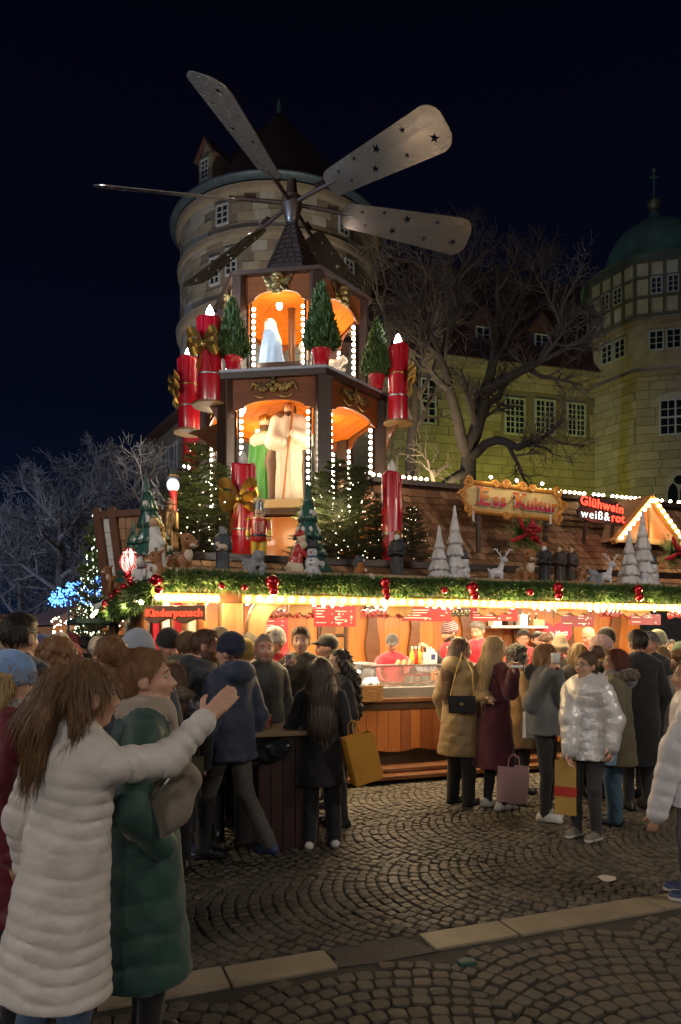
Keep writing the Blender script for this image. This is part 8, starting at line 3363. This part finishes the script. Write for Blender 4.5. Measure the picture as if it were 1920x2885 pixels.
# sling bag of the woman in green
sb_ = empty('sling_bag', at(448, 2285, 2.78), R(-20), 'beige crescent sling bag worn over the green coat', 'bag', None, .85)
child('body', blob('body', [C((-.15, 0, -.10), (-.05, 0, -.06), .05, .09, 0, .6), C((-.05, 0, -.06), (.06, 0, .04), .09, .10, 0, .6), C((.06, 0, .04), (.14, .02, .16), .10, .07, 0, .6)], [cloth('sling_beige', (.26, .215, .165), .85)], .008, .04, (), lambda P: wob(P, .004, 40)), sb_)
mb = MB()
mb.tube([(-.17, -.045, -.085), (-.05, -.062, .0), (.05, -.06, .11), (.12, -.03, .2)], .008, 6)
mb.build('zip', M_steel, sb_)
mb = MB()
mb.tube([(.13, .03, .2), (.08, .14, .28)], .014, 6)
mb.tube([(-.17, 0, -.10), (-.14, .14, -.06)], .014, 6)
mb.build('strap', MATS['cloth_sling_beige'], sb_)
# rolling suitcase
sc_ = empty('suitcase', (at(716, 1800, 5.95).x, 5.95, 0), R(15), 'black fabric trolley suitcase leaning at the standing table', 'suitcase')
mb = MB()
mb.box(-.16, .16, -.10, .10, .06, .56)
mb.build('body', cloth('suitcase', (.012, .012, .013), .8), sc_, bevel=.03)
for s in (-1, 1):
    mb = MB()
    mb.tube([(s * .10, .08, .5), (s * .10, .08, .98)], .008, 6)
    mb.build('handle_rod', M_steel, sc_)
    mb = MB()
    mb.lathe([(.001, -.015), (.035, -.015), (.035, .015), (.001, .015)], 14)
    o = mb.build('wheel', M_black, sc_)
    o.rotation_euler = (0, R(90), 0)
    o.location = (s * .14, .08, .036)
mb = MB()
mb.bar((-.12, .08, .985), (.12, .08, .985), .03, .025)
mb.build('grip', M_black, sc_)
# standing table: square wooden box pedestal with round-cornered top
tx = at(795, 1800, 6.15).x
tb = empty('standing_table', (tx, 6.15, 0), R(18), 'standing table with worn top on a dark red-brown wooden box', 'table')
MW_ = mat('table_wood', (.035, .011, .007), (.022, .007, .005), .5, scale=3, stretch=(6, 6, .6), bump=.15)
lbox('base', -.24, .24, -.24, .24, .02, .90, M_wood_dk, tb, 0)
for k in range(5):
    a = -.26 + k * .104
    lbox('front_board', a + .002, a + .102, -.262, -.242, .0, .92, MW_, tb, .004)
    lbox('side_board', -.262, -.242, a + .002, a + .102, .0, .92, MW_, tb, .004)
    lbox('side_board', .242, .262, a + .002, a + .102, .0, .92, MW_, tb, .004)
mb = MB()
q = []
for (cx, cy, a0) in ((.33, .33, 0), (-.33, .33, 90), (-.33, -.33, 180), (.33, -.33, 270)):
    for k in range(5):
        a = R(a0 + 90 * k / 4)
        q.append((cx + .07 * math.cos(a), cy + .07 * math.sin(a)))
n = len(q)
mb.add([(x, y, .96) for x, y in q] + [(x, y, 1.0) for x, y in q], [tuple(range(n - 1, -1, -1)), tuple(range(n, 2 * n))] + [(i, (i + 1) % n, (i + 1) % n + n, i + n) for i in range(n)])
mb.build('top', mat('table_top', (.22, .15, .085), (.15, .095, .05), .35, scale=4, stretch=(1, 5, 5)), tb, bevel=.006)
lbox('apron', -.3, .3, -.3, .3, .92, .958, M_wood_dk, tb, 0)


def stand_mug(p, label, rz=0, sc=1.25):
    m = empty('red_mug', p, rz, label, 'mug', None, sc)
    child('cup', mg_me, m)
    child('handle', hd_me, m)


stand_mug((tx - .12, 6.0, 1.003), 'red mug standing on the table edge near the walking man', R(160))
gl = empty('drinking_glass', (tx + .20, 6.02, 1.003), 0, 'small glass mug standing on the table by the black sleeve', 'glass')
mb = MB()
mb.lathe([(.028, 0), (.032, .01), (.034, .10), (.031, .10), (.029, .012), (.001, .010)], 16)
mb.build('cup', M_clear, gl, smooth=True)
mb = MB()
mb.tube([(.033, 0, .085), (.055, 0, .075), (.055, 0, .035), (.033, 0, .025)], .005, 6)
mb.build('handle', M_clear, gl)
# crumpled black plastic bag hanging below the table top
pb_ = empty('plastic_sack', (tx - .13, 5.80, .78), 0, 'crumpled shiny black plastic sack tucked under the table top', 'bag')
child('film', blob('film', [E((0, 0, .05), (.17, .09, .10)), E((-.1, -.03, .0), (.08, .06, .09)), E((.12, -.02, .08), (.1, .07, .08))], [mat('black_film', (.015, .016, .02), rough=.12, bump=.8, scale=12, bdist=.03)], .012, .03, (), lambda P: wob(P, .018, 48) + wob(P, .008, 95, 1)), pb_)
# glass in the smiling man's hand and second cup
hw = pm.matrix_world if False else None
el, wr, d = armsm[1]
Mx = Matrix.Translation(pm.location) @ Matrix.Rotation(pm.rotation_euler[2], 4, 'Z') @ Matrix.Scale(pm.scale[0], 4)
hp_ = Mx @ (wr + d * .09)
g2 = empty('drinking_glass', (hp_.x + .0, hp_.y - .02, hp_.z - .05), 0, 'tall glass of dark mulled wine held by the smiling man', 'glass')
mb = MB()
mb.lathe([(.030, 0), (.034, .01), (.037, .15), (.035, .15), (.032, .012), (.001, .010)], 16)
mb.build('glass', M_clear, g2, smooth=True)
mb = MB()
mb.lathe([(.001, .013), (.031, .013), (.034, .11), (.001, .112)], 16)
mb.build('wine', mat('mulled_wine', (.06, .006, .008), rough=.15), g2, smooth=True)
# cup of the drinking person, food tray of the blonde woman
cp = empty('white_mug', at(1566, 1868, 6.62), 0, 'pale mug at the mouth of the person in the grey bomber', 'mug', None, 1.1)
child('cup', np_mesh('cup', np.array([v.co[:] for v in mg_me.vertices]), [list(p.vertices) for p in mg_me.polygons], M_white, smooth=True), cp)
child('handle', hd_me, cp)
fd = empty('food_tray', at(1455, 1882, 6.9), 0, 'paper tray with snack in the hands of the blonde woman', 'food')
mb = MB()
mb.box(-.06, .06, -.04, .04, 0, .03)
mb.build('tray', M_white, fd, bevel=.01)
mb = MB()
mb.ell((0, 0, .035), (.05, .032, .02), 12, 6)
mb.build('snack', M_saus, fd, smooth=True)
# litter
lt = empty('paper_scrap', (at(1710, 1800, 5.2).x, 5.2, .006), R(20), 'torn cream paper scrap lying on the setts', 'litter')
lt.location = (at(1712, 2478, 2003 * 1.75 / 678).x, 2003 * 1.75 / 678, .008)
mb = MB()
q = [(-.06, -.02), (-.03, -.05), (.04, -.045), (.065, -.01), (.03, .03), (-.01, .05), (-.055, .04)]
mb.add([(x, y, .004 + .01 * math.sin(9 * x + 20 * y)) for x, y in q] + [(x * .97, y * .97, 0) for x, y in q], [tuple(range(7))] + [(i, (i + 1) % 7, (i + 1) % 7 + 7, i + 7) for i in range(7)])
mb.build('sheet', mat('paper_cream', (.6, .54, .45), rough=.8), lt)
tsu = empty('crumpled_tissue', (at(1466, 2268, 7.5).x, 7.5, .02), 0, 'crumpled white tissue on the ground below the pink bag', 'litter')
child('tissue', blob('tissue', [E((0, 0, .015), (.075, .055, .03)), E((.05, 0, .02), (.05, .04, .025))], [M_white], .007, .02, (), lambda P: wob(P, .012, 70)), tsu)
gs = empty('green_shard', (at(1316, 2716, 3.83).x, 3.83, .008), R(10), 'teal green painted sett lying in the foreground paving', 'stone')
mb = MB()
mb.box(-.05, .05, -.03, .03, -.03, .012)
mb.build('stone', mat('stone_teal', (.02, .075, .06), (.015, .05, .04), .6, scale=20), gs, bevel=.008)


# goods on the counter and the wall shelf
bt = MB()
bt.lathe([(.030, 0), (.033, .01), (.033, .13), (.012, .18), (.012, .215), (.001, .217)], 14)
bt_me = [bt.mesh('bottle_body', m, True) for m in (mat('mustard_bottle', (.55, .34, .03), rough=.35), mat('ketchup_bottle', (.45, .02, .012), rough=.35), mat('brown_bottle', (.07, .03, .012), rough=.12))]
bcp = MB()
bcp.lathe([(.014, .205), (.014, .235), (.001, .236)], 10)
bcp_me = bcp.mesh('cap', M_white)
for (k, u) in enumerate((1162, 1172, 1182, 1262, 1272)):
    p = st(u, 1880, .62)
    o = empty('sauce_bottle', stw(p.x, .62, 1.418), SA, ('yellow mustard bottle' if k % 2 == 0 else 'red ketchup bottle') + (' beside the folded cards on the display' if k < 3 else ' right of the white paper carrier'), 'bottle', 'sauce bottles on the display')
    child('bottle_body', bt_me[k % 2], o)
    child('cap', bcp_me, o)
for k in range(8):
    p = st(1380 + k * 19, 1768, 2.38)
    o = empty('drink_bottle', stw(p.x, 2.40, 1.96), SA, 'brown drink bottle standing at the back of the wall shelf', 'bottle', 'bottles on the wall shelf')
    child('bottle_body', bt_me[2], o)
    child('cap', bcp_me, o)
p = st(1195, 1870, 1.05)
o = empty('bread_basket', stw(p.x, 1.0, 1.30), SA, 'striped paper basket with a bread loaf behind the display', 'basket')
mb = MB()
mb.prism([(-.16, 0), (.16, 0), (.21, .2), (-.21, .2)], .2)
mb.build('basket', mat('paper_striped', (.6, .58, .55), (.12, .10, .25), .7, scale=9, stretch=(6, 1, 1), contrast=.9), o)
mb = MB()
mb.ell((-.02, .1, .2), (.14, .08, .06), 14, 8)
mb.build('loaf', mat('bread', (.42, .22, .06), (.30, .14, .035), .7, scale=8), o, smooth=True)
lbox('stand', -.1, .1, .02, .18, -.3, 0, M_steel, o)


# ================================================================== FILL LAMPS OF THE SQUARE (out of view, added to light stall and crowd)
def fill_lamp(x, y, h, energy, color, label):
    l = empty('fill_lamp', (x, y, -.03), 0, label, 'fill lamp', 'added fill lamps of the square')
    mb = MB()
    mb.lathe([(.11, 0), (.10, .3), (.06, .5), (.05, h - .3), (.07, h - .25), (.03, h - .2)], 14)
    mb.build('post', M_black, l, smooth=True)
    mb = MB()
    mb.lathe([(.05, h - .2), (.18, h - .1), (.22, h + .12), (.15, h + .3), (.001, h + .34)], 16)
    mb.build('globe', mat('lamp_globe', (1, 1, 1), emit=(1, .92, .8), estr=4), l, smooth=True)
    mb = MB()
    mb.lathe([(.24, h + .30), (.1, h + .42), (.02, h + .5)], 14)
    mb.build('cap', M_black, l)
    lamp('POINT', (0, .5, h + .05), energy, color, l, .45)


fill_lamp(-8, -8.5, 5.6, 850, (1.0, .91, .82), 'added black fill lamp with white globe behind the photographer on the left')
fill_lamp(.5, -10.5, 5.6, 500, (1.0, .91, .82), 'added black fill lamp with white globe in the middle of the square')
fill_lamp(9, -8.5, 5.6, 450, (1.0, .90, .80), 'added black fill lamp with white globe behind the photographer on the right')
fill_lamp(6.6, 2.2, 5.4, 480, (1.0, .88, .74), 'added black fill lamp with white globe beside the queue')
fill_lamp(-6.6, 2.4, 5.4, 330, (1.0, .92, .84), 'added black fill lamp with white globe beside the far crowd')
